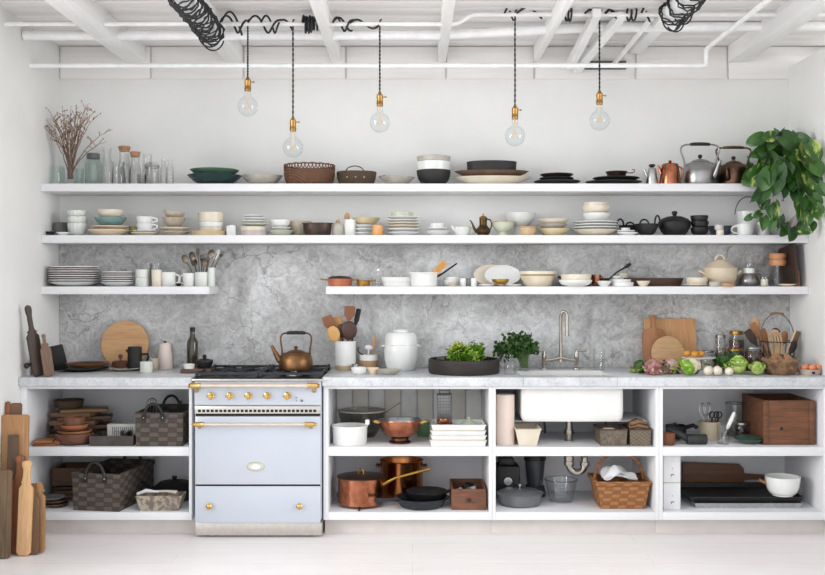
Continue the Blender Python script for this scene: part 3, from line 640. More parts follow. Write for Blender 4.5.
# ---- trailing plant
LEAF = mat('pothos_leaf', (38, 74, 30), .34, rgb2=(62, 104, 40), vs=9, lo=.4, hi=.62)
LEAFV = mat('variegated_leaf', (52, 92, 34), .34, rgb2=(176, 192, 96), vs=26, lo=.5, hi=.62, stretch=(1, 1, .35))
STEM = mat('green_stem', (96, 122, 60), .6)
def leaf_patch(L, W, fold, droop, tw):
    def fn(u, v):
        wd = W*((u+.03)**.34)*((1-u)**.62)*1.3
        y = -fold*abs(v)*wd*1.2 + droop*(u-.3)**2*L
        return (v*wd + tw*v*u*W*.2, y, -L*u + .24*L*(v*v)*(1-u)**5 + .0*v)
    return fn
def pothos():
    D0 = 5.86; base = Vector((X(780, D0), D0, Z1)); r = T('trailing_plant', 'leafy green trailing plant cascading over shelf end by partition wall', 'plant', base)
    part('pot', MB().lathe(shell([(0, GAP), (.05, GAP), (.055, .01), (.068, .11), (.071, .12)], .005), 32, c=(0, .09, 0)), TAUPE, r)
    part('soil', MB().lathe([(0, .1), (.064, .1), (.064, .106), (0, .11)], 24, c=(0, .09, 0)), DKBRN, r)
    lv = MB(); st = MB(); rnd = random.Random(21)
    spots = [(755, 140, 17, 66), (768, 137, 15, 75), (778, 141, 21, 60), (791, 143, 24, -40), (806, 141, 18, -60), (770, 152, 24, 30), (788, 158, 26, 5), (803, 155, 25, -15), (757, 153, 20, 65), (812, 166, 26, -8), (797, 170, 27, 2), (778, 168, 27, 12), (763, 166, 24, 35), (753, 177, 25, 55), (746, 176, 16, 60), (790, 184, 24, -10), (803, 180, 25, -20), (775, 185, 25, 8), (765, 181, 22, 25), (762, 196, 21, 20), (755, 197, 15, 40), (797, 195, 20, 5), (809, 193, 22, -10), (783, 192, 18, 10), (760, 158, 20, 20), (783, 149, 22, 15), (770, 144, 18, 30), (796, 150, 20, -30), (816, 178, 18, -25),
             (750, 165, 18, 50), (806, 168, 22, 10), (786, 172, 22, 0), (771, 175, 22, 20), (800, 162, 22, -5),
             (764, 205, 13, 30), (774, 214, 17, -20), (757, 215, 10, 50), (763, 224, 16, 10), (770, 210, 12, 0), (779, 223, 15, 10), (784, 229, 17, 30), (791, 234, 18, 25), (748, 218, 9, 60), (777, 206, 10, -30), (772, 226, 11, 20),
             (803, 204, 18, 10), (812, 208, 16, -30), (818, 201, 15, -50), (800, 214, 16, 20), (806, 218, 18, 0), (818, 214, 14, -20), (822, 190, 15, -30), (818, 170, 20, -15), (814, 152, 22, -30), (812, 227, 14, 10), (800, 228, 13, 20), (806, 231, 13, -70), (797, 205, 14, 20), (821, 209, 11, -40)]
    extra = [(rnd.uniform(768, 814), rnd.uniform(142, 186), rnd.uniform(17, 24), rnd.uniform(-50, 55)) for _ in range(34)]
    for k, (px, py, L, ang) in enumerate(spots + extra):
        D = (5.78 if k < len(spots) else 5.88) + rnd.uniform(-.05, .06)
        if py > 160: D = min(D, 5.76)
        if py > 170: D = 5.70 + rnd.uniform(-.02, .02)
        if px < 764: D = min(D, 5.74)
        if px > 798 and py > 186: D = 5.56
        D = min(D, 2.262*F/(px-CX+L*.3))
        Lr = L*D/F*.95
        tip = Matrix.Rotation(math.radians(ang), 4, 'Y')
        tilt = Matrix.Rotation(math.radians(rnd.uniform(-48, 12)), 4, 'X'); yaw = Matrix.Rotation(math.radians(rnd.uniform(-28, 28)), 4, 'Z')
        c = Vector((X(px, D), D, Z(py, D))) - base
        cx = min(c.x, XR - base.x - .03)
        M = Matrix.Translation((cx, c.y, c.z)) @ yaw @ tip @ tilt @ Matrix.Translation((0, 0, Lr*.5))
        var = px < 762 and 172 < py < 182 or rnd.random() < .15 or px > 812 and py > 198
        lv.patch(leaf_patch(Lr, Lr*.54, rnd.uniform(.2, .5), rnd.uniform(.1, .5), rnd.uniform(-1, 1)), 8, 6, 1 if var else 0, M)
        if k % 2 == 0 and py < 190:
            top = M @ Vector((0, 0, 0)); st.tube(bez((0, .06, .11), (cx*.3, .03, .17), (cx*.8, c.y+.02, max(top.z, .02)+.04), top, 8), .0022, 5)
    def vine(pp, D=5.71):
        pts = [Vector((X(a, D), D, Z(b, D)))-base for a, b in pp]
        st.tube([Vector((0, .05, .12)), Vector((0, -.11, .12))] + pts, .0028, 6)
    vine([(770, 180), (768, 195), (770, 208), (776, 218), (786, 229), (792, 233)]); vine([(765, 185), (762, 200), (760, 214), (764, 224)])
    vine([(797, 185), (801, 200), (806, 212), (804, 226), (806, 232)]); vine([(805, 190), (810, 200), (818, 206), (820, 212)])
    part('leaves', lv, [LEAF, LEAFV], r, 'green and yellow heart-shaped leaves'); part('stems', st, STEM, r)
pothos()

# ================================================================== SECOND SHELF
z = Z2
ves('bowl', 50.5, 9, 4, CHAR, 'tiny black pinch bowl closest to the wall on middle shelf', z, 5.84)
ves('plate', 63, 12.5, 3, COOLW, 'tiny pale saucer in front of the two grey bowls', z, 5.80, name='saucer')
stack('the pair of small grey bowls by the wall', z, 60.5, [('tub', 14, 7.5, 7.2, GREY, 'dark grey bowl'), ('tub', 14, 6.5, 6, GREY, 'dark grey bowl')], 5.95)
stack('the ribbed bowl stack near the wall', z, 77.3, [('deep', 19, 12.5, 10, MINT, 'ribbed pale bowl', 0, 1, 16), ('deep', 19, 9, 6.4, MINT, 'ribbed pale bowl', .3, 1, 16), ('deep', 18.5, 8.5, 7, MINT, 'ribbed pale bowl', -.2, 1, 16)], 5.88)
stack('the stack left of the teacups', z, 109.5, [('plate', 41.5, 6, 5, PEACH, 'thick peach plate'), ('plate', 37, 4.6, 3.6, PEACH, 'thin peach plate', .5), ('bowl', 32, 9.5, 7.4, TEAL, 'teal bowl', .8), ('deep', 24.5, 9.5, 9, CREAM, 'cream bowl', .8)], 5.88)
mug(134, 10, 9.5, YELL, 'yellow ochre cup behind the stacked teacups', z+GAP*3, 5.97)
zc = stack('the pair under the stacked teacups', z, 144.5, [('plate', 27, 3.2, 2.3, CREAM, 'white saucer'), ('plate', 24, 3, 2.3, WHITE, 'white saucer')], 5.86)
mug(144.8, 16, 7.4, COOLW, 'lower white teacup of the pair stacked on saucers', zc, 5.86); mug(144.4, 16.5, 6.6, COOLW, 'upper white teacup of the pair stacked on saucers', zc+sz(7.5, 5.86), 5.86)
zc = stack('the stack under the tilted bowl', z, 174.2, [('plate', 30, 4.6, 3.6, BEIGE, 'beige plate'), ('plate', 29, 4.6, 4.0, CREAM, 'cream plate', .4), ('bowl', 23, 10.5, 8.2, TAUPE, 'taupe bowl', -.2)], 5.88)
S('bowl', vessel_mesh('bowl', sz(22, 5.88)/2, sz(7, 5.88), BEIGE), None, 'tilted beige bowl topping the taupe bowl left of the straight dishes', 'bowl', (X(173, 5.88), 5.88, zc+.008), rot=(0, .14, 0))
stack('the straight sided stack', z, 209.5, [('tub', 35.5, 4.6, 4.4, mat('olive_beige', (206, 184, 146), .5, rgb2=(192, 168, 128), vs=14), 'wide ochre tray', -.5), ('tub', 24.5, 4.2, 4.2, CREAM, 'short cream dish', 1.5), ('tub', 24.5, 5, 5, COOLW, 'pale grey dish', 1.5), ('tub', 25, 9.4, 9.4, CREAM, 'tall cream dish', 1.5)], 5.88)
S('salt_box', MB().box(-.026, .026, -.026, .026, 0, .058, .004).lathe([(0, .058), (.018, .058), (.018, .063), (0, .064)], 20), WHITE, 'small square white lidded pot between two dish stacks', 'pot', (X(231.7, 5.86), 5.86, z+GAP))
stack('the stack right of the square pot', z, 254, [('tub', 27, 4.6, 4.6, PINKG, 'pinkish grey bowl'), ('tub', 26, 4.2, 4.2, CREAM, 'cream shallow bowl', -.4), ('plate', 26, 3.4, 2.8, CELAD, 'celadon plate', .6), ('plate', 23.5, 3.4, 2.6, COOLW, 'white plate', 0), ('plate', 22.5, 3.4, 2.8, COOLW, 'white plate', .6), ('plate', 21, 3.2, 2.6, COOLW, 'white plate', -.3)], 5.88)
stack('the stack left of the brown oval pot', z, 281, [('bowl', 25, 5.4, 4.6, CELAD, 'celadon bowl', .4), ('plate', 20.5, 4, 3.6, WHITE, 'white plate', 0), ('deep', 20, 7.4, 7, WHITE, 'white bowl', -.5)], 5.88)
ves('cone', 299, 26, 15, BEIGE, 'beige tapered bowl behind the brown oval pot', z, 5.965)
r = T('oval_pot', 'brown patinated metal oval pot with flat rim', 'pot', (X(317.5, 5.85), 5.85, z+GAP)); R = sz(29, 5.85)/2; H = sz(12.5, 5.85)
part('body', MB().lathe(shell([(0, 0), (R*.82, 0), (R*.9, H*.1), (R*.97, H*.55), (R, H*.96)], .003), 40, sy=.72), IRONB, r)
part('rim', MB().lathe([(R*.97, H*.94), (R*1.09, H*.95), (R*1.1, H), (R*.98, H*1.0), (R*.97, H*.94)], 40, sy=.74), IRONB, r)
s = 5.86/F
bottle('stoneware_bottle', 'squat grey stoneware bottle with brown stopper', 338, [(5.6, 0), (5.9, 1.5), (5.9, 9), (4.6, 12), (2.4, 13)], GREIGE, z, 5.86, extra=[('stopper', MB().ball((0, 0, 14.2*s), 2.2*s, 14, 8), CBRN, 'brown stopper')])
ves('tub', 350, 12, 16, COOLW, 'ribbed pale blue beaker right of the stoneware bottle', z, 5.87, rib=14, name='beaker', cat='beaker')
r = T('wooden_spoon', 'small pale wooden spoon standing behind the ribbed beaker', 'spoon', (X(343, 5.95), 5.95, z+GAP), 0, None, (0, .2, 0)); s = 5.95/F
part('handle', MB().tube([(0, 0, .002), (0, 0, 17*s)], .9*s, 8), WLIGHT, r); part('bowl', MB().ball((0, 0, 20*s), 2.8*s, 14, 8, sc=(1, .45, 1.5)), WLIGHT, r)
stack('the stack right of the ribbed beaker', z, 365, [('plate', 22, 3.6, 3.4, COOLW, 'white plate', -1), ('plate', 22, 4, 3.4, COOLW, 'white plate', -.5), ('plate', 21, 4, 3.6, WHITE, 'thick white plate', -.5), ('bowl', 28, 7.4, 7, mat('straw_glaze', (212, 196, 160), .4, rgb2=(198, 180, 142), vs=14), 'wide straw coloured bowl', 1.4)], 5.9)
ves('tub', 377.6, 10.5, 10, ORNG, 'small orange clay cup in front of the white plates', z, 5.79, name='cup', cat='cup')
stack('the tall plate tower under a small bowl', z, 403, [('plate', 34, 3.6, 3.2, WHITE, 'white plate', 0), ('plate', 36, 4, 3.4, COOLW, 'white plate', 0), ('plate', 34, 3.6, 2.8, CREAM, 'cream plate', 0), ('plate', 33, 3.6, 2.8, CREAM, 'cream plate', .4), ('plate', 31, 3.4, 2.8, COOLW, 'pale grey plate', -.3), ('plate', 31, 3.8, 3, COOLW, 'pale grey plate', .3), ('tub', 22.5, 4.6, 4, CELAD, 'low celadon bowl', -.7)], 5.88)
stack('the low white stack left of the gravy boat', z, 437.5, [('bowl', 25, 5, 4.4, WHITE, 'white soup plate'), ('plate', 20, 3.6, 3, WHITE, 'white plate', -.5), ('tub', 15, 4.6, 4, WHITE, 'white bowl', -.6)], 5.88)
# gravy boat
r = T('gravy_boat', 'white gravy boat left of the bronze coffee pot', 'jug', (X(462, 5.88), 5.88, z+GAP)); s = 5.88/F
part('body', MB().lathe(shell([(0, 0), (5*s, 0), (5.2*s, .6*s), (8*s, 4*s), (8.6*s, 8.6*s)], .003), 32, sy=.7), WHITE, r)
part('lid', MB().lathe([(0, 8.4*s), (8.8*s, 8.4*s), (8.2*s, 9.6*s), (2*s, 10.6*s), (0, 10.6*s)], 28, sy=.7), CELAD, r, 'pale green lid'); part('spout', MB().tube([(-6.5*s, 0, 5*s), (-9.6*s, 0, 9*s), (-10.6*s, 0, 10*s)], [2*s, 1.4*s, 1*s], 10), WHITE, r)
part('handle', MB().tube(arc((8*s, 0, 6*s), 3*s, 2.6*s, -PI/2, PI/2, 10), .7*s, 8), WHITE, r)
# bronze coffee pot
r = T('coffee_pot', 'old bronze long spouted coffee pot on the middle shelf', 'coffee pot', (X(483.2, 5.86), 5.86, z+GAP)); s = 5.86/F
part('body', MB().lathe([(0, 0), (5*s, 0), (5.4*s, .8*s), (7.4*s, 4*s), (7*s, 6.6*s), (4.4*s, 9.5*s), (3.7*s, 11*s), (3.9*s, 17*s), (4.3*s, 17.4*s), (0, 17.6*s)], 32), BRONZE, r)
part('lid', MB().lathe([(4.3*s, 17.4*s), (3.2*s, 19*s), (1*s, 20*s), (.8*s, 21*s), (1*s, 21.8*s), (0, 22.6*s)], 24), BRASS, r)
part('spout', MB().tube(bez((-6*s, 0, 4*s), (-10*s, 0, 6*s), (-9.4*s, 0, 12*s), (-13.4*s, 0, 15.6*s)), [1.7*s-.09*s*i for i in range(13)], 10), BRONZE, r)
part('handle', MB().tube(bez((3.6*s, 0, 16.4*s), (10*s, 0, 18*s), (9*s, 0, 8*s), (6.6*s, 0, 6*s)), .7*s, 8), BRONZE, r)
def footed(px, D, w, h, fw, m, label, rim=None, name='footed_bowl', fz=.25, mrim=None):
    s = D/F; R = w*s/2; H = h*s; f = fw*s/2; r = T(name, label, 'bowl', (X(px, D), D, z+GAP))
    part('bowl', MB().lathe(shell([(0, H*fz), (f*.7, H*fz), (R*.6, H*(fz+.12)), (R*.9, H*.75), (R*.96, H*.95), (R, H)], .0035), 40), m, r)
    part('foot', MB().lathe([(0, 0), (f, 0), (f, H*.05), (f*.72, H*fz*.9), (f*.72, H*fz+.0005), (0, H*fz+.0005)], 28), m, r)
    if mrim: part('rim', MB().tube([(R*.985*math.cos(2*PI*i/40), R*.985*math.sin(2*PI*i/40), H*.99) for i in range(40)], .7*s, 8, True), mrim, r)
footed(503, 5.875, 24, 14, 11, CELAD, 'celadon footed bowl with brown rim beside bronze coffee pot', mrim=TAUPE)
footed(520, 5.96, 32, 23.5, 15, COOLW, 'wide white pedestal bowl behind the caramel cup', fz=.4)
r = T('lidded_cup', 'small caramel clay dish with darker rim below the pedestal bowl', 'dish', (X(527.7, 5.81), 5.81, z+GAP)); s = 5.81/F
part('body', MB().lathe(p_cup(8.6*s, 7.6*s, .8), 28), mat('buff_clay', (204, 176, 142), .5, rgb2=(190, 160, 124), vs=14), r); part('rim', MB().lathe([(8*s, 7.2*s), (9.2*s, 7.3*s), (9.2*s, 8.8*s), (7.8*s, 8.8*s), (8*s, 7.2*s)], 28), CBRN, r, 'caramel rim')
stack('the trio right of the caramel dish', z, 553, [('bowl', 33, 7, 5.6, mat('butter_glaze', (224, 208, 170), .35, rgb2=(214, 196, 154), vs=12), 'butter yellow dish', 0), ('bowl', 30, 6, 4.4, GREIGE, 'greige dish', -.6), ('bowl', 32, 6.5, 5, CREAM, 'cream dish', 0)], 5.88)
stack('the wide plate stack left of black pans', z, 596, [('bowl', 45, 6, 5, CREAM, 'deep cream plate'), ('plate', 45.5, 3.6, 2.7, COOLW, 'grey rimmed plate', -.2), ('plate', 45, 3.6, 2.7, COOLW, 'grey rimmed plate', .3), ('plate', 44, 3.6, 2.8, COOLW, 'grey rimmed plate', 0), ('deep', 27, 9, 7.2, WHITE, 'ivory bowl', .6), ('deep', 27, 9, 7.2, CREAM, 'ivory bowl', .3), ('tub', 24, 4.8, 4, CREAM, 'shallow ivory bowl', 0)], 5.88)
stack('the small pile under the loop pans', z, 627.5, [('plate', 21, 2.8, 2, COOLW, 'little white plate'), ('plate', 18, 2.8, 2, COOLW, 'little white plate', -1.5), ('tub', 9, 3, 3, COOLW, 'tiny white bowl', -2)], 5.8)
def loop_pan(label, px, D, w, h, loops, z, foot=.5):
    s = D/F; R = w*s/2; H = h*s; r = T('loop_handled_pan', label, 'pan', (X(px, D), D, z+GAP))
    part('body', MB().lathe(p_bowl(R, H, foot, .7), 36), BLACK, r)
    for (lx, lw, lt) in loops:
        dx = (lx-px)*s; part('loop_handle', MB().tube(arc((dx, -R*.0, H*.96), lw*s/2, (lt-h)*s, -.15, PI+.15, 12), .9*s, 8), BLACK, r)
loop_pan('small black iron pan with two loop handles behind little plates', 630, 5.96, 22, 11, [(620.2, 7, 18), (630, 8.5, 14.5)], z)
loop_pan('round black iron wok with two loop handles left of casserole', 646.5, 5.83, 25, 11.4, [(644.3, 9, 16.5), (657.4, 5.4, 20.5)], z, .42)
r = T('iron_casserole', 'round black iron casserole with domed lid and knob', 'pot', (X(674.5, 5.88), 5.88, z+GAP)); s = 5.88/F
part('body', MB().lathe(shell([(0, 0), (9.5*s, 0), (13*s, 4*s), (15.6*s, 9*s), (16*s, 13*s)], .004), 40), BLACK, r)
ld = part('lid', MB().lathe([(0, 13.1*s), (16*s, 13.1*s), (16.4*s, 13.6*s), (13*s, 17*s), (7*s, 19.4*s), (0, 20*s)], 40), BLACK, r)
part('knob', MB().lathe([(0, 20*s), (2*s, 20*s), (1.8*s, 21*s), (2.8*s, 22*s), (2.8*s, 24*s), (2*s, 24.8*s), (0, 25*s)], 18), BLACK, ld)
stack('the black bowl stack beside the casserole', z, 699.5, [('deep', 17.5, 8, 6.2, BLACK, 'small black bowl', 0), ('deep', 17.5, 8, 5.6, BLACK, 'small black bowl', .3), ('deep', 17.5, 8, 7, BLACK, 'small black bowl', -.2)], 5.86)
ves('bowl', 721, 27, 10, mat('slate_blue_glaze', (82, 92, 108), .35, rgb2=(68, 76, 92), vs=14), 'slate blue shallow bowl behind two tiny cups', z, 5.93)
ves('tub', 719, 8.6, 5, PINKG, 'tiny pinkish cup perched on the cream cup', z+sz(5.3, 5.8), 5.80, name='cup', cat='cup'); ves('tub', 720, 7.6, 5, CREAM, 'tiny cream cup in front of slate blue bowl', z, 5.80, name='cup', cat='cup')
mug(745, 17, 11.5, COOLW, 'white mug with handle on the bail pail side', z, 5.84, side=-1)
r = T('enamel_pail', 'white enamel pail with tall grey wire bail behind mugs', 'pail', (X(748, 5.97), 5.97, z+GAP)); s = 5.97/F
part('body', MB().lathe(p_cup(11.6*s, 25*s, .86), 32), COOLW, r); part('bail', MB().tube(arc((0, 0, 22*s), 13*s, 18*s, 0, PI, 16), .6*s, 6), GREY, r)
ves('tub', 763, 11, 13.5, WHITE, 'white beaker half hidden by trailing leaves', z, 5.86, name='beaker', cat='beaker')
mug(777, 14, 19, COOLW, 'tall white jug-shaped mug under the trailing plant', z, 5.93)
for k, (px, lab, m_) in enumerate(((794, 'grey plate leaning on the partition wall, inner of two', PINKG), (799, 'grey plate leaning on the partition wall, outer of two', GREY))):
    S('plate', vessel_mesh('plate', .066, .012, m_), None, lab, 'plate', (X(px, 5.9)-.0, 5.9-.03*k, z+.066), rot=(0, -1.15, 0), group='plates leaning on the partition wall')

# ================================================================== LOWEST SHELF, left
z = Z3
PG = (COOLW, PINKG)
stack('the widest plate stack by the wall', z, 74, [('bowl', 49, 4.4, 3.4, COOLW, 'deep pale plate')] + [('plate', 49-.2*k, 3.2, 2.1, PG[k % 2] if k % 2 else WHITE, 'big plate', random.uniform(-.4, .4)) for k in range(7)], 5.88)
stack('the second plate stack from the wall', z, 118, [('bowl', 34, 4, 3, COOLW, 'deep white plate')] + [('plate', 33, 3, 2.05, PG[k % 2], 'medium plate', random.uniform(-.3, .3)) for k in range(5)], 5.88)
r = ves('tub', 142.3, 13.6, 8.4, MINT, 'lower pale mint cup of the stacked pair', z, 5.86); ves('tub', 142.3, 13.6, 8.2, MINT, 'upper pale mint cup of the stacked pair', z+sz(8.5, 5.86), 5.86)
for px, lab in ((146, 'clear tumbler standing behind the stacked mint cups'), (156, 'clear tumbler standing behind the cream beaker')):
    bottle('glass_tumbler', lab, px, [(5.4, 0), (5.6, 10), (6, 23)], GCLR, z, 5.97, cat='glass')
ves('cup', 156.8, 10.6, 16.5, CREAM, 'cream beaker right of the mint cups', z, 5.84, name='beaker', cat='beaker')
mug(168.5, 14.5, 14, WHITE, 'white mug with brown foot, right of the cream beaker', z, 5.86)
mug(188.8, 12.6, 13, WHITE, 'white mug with handle facing another mug', z, 5.86, side=-1)
ves('bowl', 178.6, 6, 3, BLACK, 'tiny black dish between the two white mugs', z, 5.80, name='pinch_bowl')
ves('tub', 184, 9, 17, PINKG, 'grey beaker behind the white mug near cutlery', z, 5.965, name='beaker', cat='beaker')
ves('tub', 201.8, 14, 14, MINT, 'pale mint pot filled with old cutlery', z, 5.86, name='cutlery_pot', cat='pot')
ves('tub', 211.6, 7, 18.5, MINT, 'slim tall mint vase at the shelf end', z, 5.85, name='vase', cat='vase')
TARN = mat('tarnished_silver', (150, 138, 122), .35, .9, rgb2=(110, 98, 84), vs=40)
cut = [(184, 259, 's'), (190, 256, 's'), (191, 262, 's'), (196, 252, 'f'), (199, 258, 'f'), (203, 262, 's'), (206, 260, 'f'), (210, 254, 's'), (216, 251, 'k'), (219, 254, 'f')]
for k, (tx, ty, t) in enumerate(cut):
    D = 5.86; s = D/F; b = Vector((X(201.8 + (k-4.5)*.7, D), D + random.uniform(-.014, .014), z+.012)); e = Vector((X(tx, D), D + .03 + .009*(k*3 % 7), Z(ty, D)))
    d = (e-b); L = d.length; q = Vector((0, 0, 1)).rotation_difference(d)
    lab = ['spoon leaning farthest towards the mugs', 'spoon with upright bowl near the mugs', 'shorter spoon among the leaning cutlery', 'dark fork standing tallest on the mug side', 'fork in the middle of the cutlery', 'low spoon at the centre of the cutlery', 'fork right of the middle', 'spoon leaning over the slim vase', 'broad pale knife leaning over the slim vase', 'fork leaning farthest over the shelf end'][k] + ' in the mint pot'
    nm = {'s': 'spoon', 'f': 'fork', 'k': 'knife'}[t]
    o = T(nm, lab, nm, b, group='old cutlery in the mint pot'); o.rotation_mode = 'QUATERNION'; o.rotation_quaternion = q; o.rotation_mode = 'XYZ'
    if t == 's': h = MB().ball((0, 0, L), 3.3*s, 14, 8, sc=(1, .35, 1.5))
    elif t == 'k': h = MB().prism([(-1.6*s, L-9*s), (1.6*s, L-9*s), (1.9*s, L), (.6*s, L+3*s), (-1.6*s, L+1*s)], -.001, .001, .0004)
    else:
        h = MB().prism([(-.5*s, L-4*s), (.5*s, L-4*s), (1.7*s, L-2*s), (1.7*s, L), (-1.7*s, L), (-1.7*s, L-2*s)], -.0012, .0012)
        for a in (-1.4, -.47, .47, 1.4): h.tube([(a*s, 0, L), (a*s, 0, L+4*s)], .3*s, 5)
    part('handle', MB().tube([(0, 0, 0), (0, 0, L*.5), (0, 0, L-2.5*s)], [.0042, .0036, .003], 6), TARN, o); part('blade' if t == 'k' else 'head', h, WHITE if t == 'k' else TARN, o)

# ================================================================== LOWEST SHELF, right
r = T('copper_pan', 'shallow copper pan with dark lid and side handles', 'pan', (X(340, 5.86), 5.86, z+GAP)); s = 5.86/F
part('body', MB().lathe(p_cone(14*s, 7.4*s, .78), 36), mat('orange_copper', (206, 134, 102), .4, .35, rgb2=(186, 112, 82), vs=18), r)
part('lid', MB().lathe([(0, 7.6*s), (12*s, 7.6*s), (12*s, 8.4*s), (9*s, 10*s), (0, 10.6*s)], 32), IRONB, r, 'dark lid')
for q in (-1, 1): part('side_handle', MB().tube([(q*13*s, -.012, 6.4*s), (q*19*s, -.01, 7*s), (q*19*s, .01, 7*s), (q*13*s, .012, 6.4*s)], .8*s, 8), BRASS, r, 'brass side handle')
r = T('brass_pan', 'little brass pan right of the copper pan', 'pan', (X(363.5, 5.82), 5.82, z+GAP)); s = 5.82/F
part('body', MB().lathe(p_cone(7.4*s, 6*s, .8), 32), BRASS, r); part('handle', MB().tube([(7*s, 0, 5*s), (11*s, 0, 6*s), (13*s, 0, 5.4*s)], .9*s, 8), BRASS, r)
bottle('cruet', 'slender clear glass cruet left of white baking dishes', 378, [(3, 0), (3.2, 1), (3, 7), (1.2, 10), (1.1, 15)], GCLR, z, 5.85, extra=[('stopper', MB().ball((0, 0, 16.2*5.85/F), 1.7*5.85/F, 12, 8), WHITE, 'white stopper')])
def oven_dish(px, D, w, h, z, label):
    s = D/F; a, H = w*s/2, h*s; m = MB()
    m.box(-a, a, -.075, .075, 0, H*.9, .012); m2 = MB().lathe(shell([(0, 0), (a*.92, 0), (a, H)], .004), 40, sy=.075/a)
    r = T('oven_dish', label, 'dish', (X(px, D), D, z+GAP), group='white oven dishes beside the enamel saucepan')
    part('body', MB().lathe(shell([(0, 0), (a*.94, 0), (a*.96, H*.1), (a*.98, H)], .004), 40, sy=.5), WHITE, r); part('rim', MB().lathe([(a*.95, H*.93), (a*1.03, H*.94), (a*1.03, H), (a*.95, H*1.005), (a*.95, H*.93)], 40, sy=.5), WHITE, r)
oven_dish(397.5, 5.87, 30, 4.4, z, 'lower white oven dish of the stacked pair'); oven_dish(397, 5.87, 32.5, 4.4, z+sz(4.6, 5.87), 'upper white oven dish of the stacked pair')
r = T('enamel_saucepan', 'white enamel saucepan with long black slanting handle', 'saucepan', (X(424, 5.85), 5.85, z+GAP)); s = 5.85/F
part('body', MB().lathe(shell([(0, 0), (12.4*s, 0), (13.2*s, .8*s), (13.4*s, 12*s), (14*s, 13*s)], .003), 40), WHITE, r)
part('rim', MB().lathe([(13.6*s, 12.6*s), (15.6*s, 12.8*s), (15.6*s, 13.8*s), (13.4*s, 13.9*s), (13.6*s, 12.6*s)], 40), WHITE, r)
part('handle', MB().tube([(13*s, 0, 10*s), (18*s, 0, 12.4*s), (33*s, 0, 23*s)], [1.5*s, 1*s, .8*s], 8), BLACK, r, 'long black handle')
r = T('grater', 'orange wooden grater leaning in the enamel saucepan', 'grater', (X(426.5, 5.83), 5.83, z+.02), 0, None, (0, .72, 0))
part('board', MB().box(-.02, .02, -.005, .005, .03, .165, .004), ORNG, r); m = MB()
for k in range(8): m.box(-.014, .014, -.0075, -.004, .09+k*.009, .093+k*.009)
part('blades', m, BRASS, r)
stack('the small pile right of the saucepan', z, 451.5, [('deep', 18, 6.4, 5.2, WHITE, 'little white bowl'), ('tub', 16, 4, 4, WHITE, 'shallow white bowl', .5)], 5.9)
ves('cup', 453, 9, 4, TAUPE, 'tiny brown bowl in front of the white bowls', z, 5.79, name='pinch_bowl', cat='bowl')
for px, w_, lab in ((463, 6.5, 'little white egg cup nearest the brown pinch bowl'), (468.4, 5, 'little grey egg cup between two white ones'), (473.6, 6.5, 'little white egg cup nearest the leaning platters')):
    ves('cup', px, w_, 8, GREY if w_ == 5 else WHITE, lab, z, 5.83, name='egg_cup', cat='cup')
for k, (px, w_, h_, m_, rib, lab) in enumerate(((491, 35, 21, CREAM, 30, 'ribbed oval cream platter leaning on marble'), (502.5, 36, 20.5, COOLW, 0, 'plain oval grey platter leaning on marble'))):
    D = 5.985-.03*k; s = D/F
    S('platter', MB().lathe([(0, 0), (.62, .012), (.7, .012), (1, .03), (1, .036), (.68, .02), (.6, .018), (0, .01)], 96, rib=rib, ramp=.012, sy=1).mesh('platter', m_), None, lab, 'platter', (X(px, D), D, z+h_*s/2+.003), rot=(PI/2-.13, 0, 0), group='platters leaning on the marble')
    o = bpy.data.objects[-1] if False else None
for o in [o for o in bpy.data.objects if o.get('group') == 'platters leaning on the marble']:
    w_, h_ = (35, 21) if 'ribbed' in o['label'] else (36, 20.5); s = 5.97/F
    o.scale = (w_*s/2, h_*s/2, .55)
stack('the pile holding the brass bowl', z, 487, [('plate', 17, 2, 1.6, WHITE, 'small white saucer')], 5.83); ves('plate', 512, 19, 2, WHITE, 'small white saucer right of the brass bowl', z, 5.84, name='saucer')
ves('deep', 500.5, 17, 5.5, BRASS, 'little brass bowl before the leaning platters', z+sz(1.6, 5.8), 5.80)
r = T('enamel_basin', 'cream enamel basin with brown band below the rim', 'basin', (X(537.8, 5.88), 5.88, z+GAP)); s = 5.88/F
part('body', MB().lathe(shell([(0, 0), (12*s, 0), (14*s, 1.6*s), (16.8*s, 8*s), (17.2*s, 13*s)], .004), 44), mat('cream_enamel', (216, 204, 184), .3, rgb2=(206, 192, 170), vs=10), r)
part('band', MB().lathe([(16.9*s, 10.2*s), (17.4*s, 10.3*s), (17.5*s, 11.6*s), (17.2*s, 11.7*s), (16.9*s, 10.2*s)], 44), CBRN, r, 'brown band'); part('rim', MB().lathe([(16.9*s, 11.8*s), (18.4*s, 12.2*s), (18.4*s, 15*s), (16.6*s, 15*s), (16.9*s, 11.8*s)], 44), CREAM, r)
r = T('copper_pot', 'copper pot half hidden behind two white bowls', 'pot', (X(577, 5.97), 5.97, z+GAP)); s = 5.97/F
part('body', MB().lathe(p_cup(14*s, 9*s, .95), 36), COPPER, r)
for q in (-1, 1): part('side_handle', MB().tube([(q*13.6*s, -.012, 7*s), (q*18.6*s, -.012, 9.6*s), (q*18.6*s, .012, 9.6*s), (q*13.6*s, .012, 7*s)], 1.2*s, 8), DCOPPER, r)
stack('the white pair before the copper pot', z, 575.5, [('deep', 33, 6.4, 5.4, WHITE, 'white bowl'), ('tub', 30, 6.4, 6, CREAM, 'ivory straight bowl', .5)], 5.79)
mug(596.3, 9.6, 11.6, COPPER, 'copper mug right of the white bowl pair', z, 5.88)
ves('cone', 604, 15.5, 5.4, WHITE, 'small white cone bowl in front of copper mug', z, 5.79)
r = T('copper_skillet', 'copper skillet with long black handle rising behind white dishes', 'skillet', (X(603, 5.97), 5.97, z+GAP)); s = 5.97/F
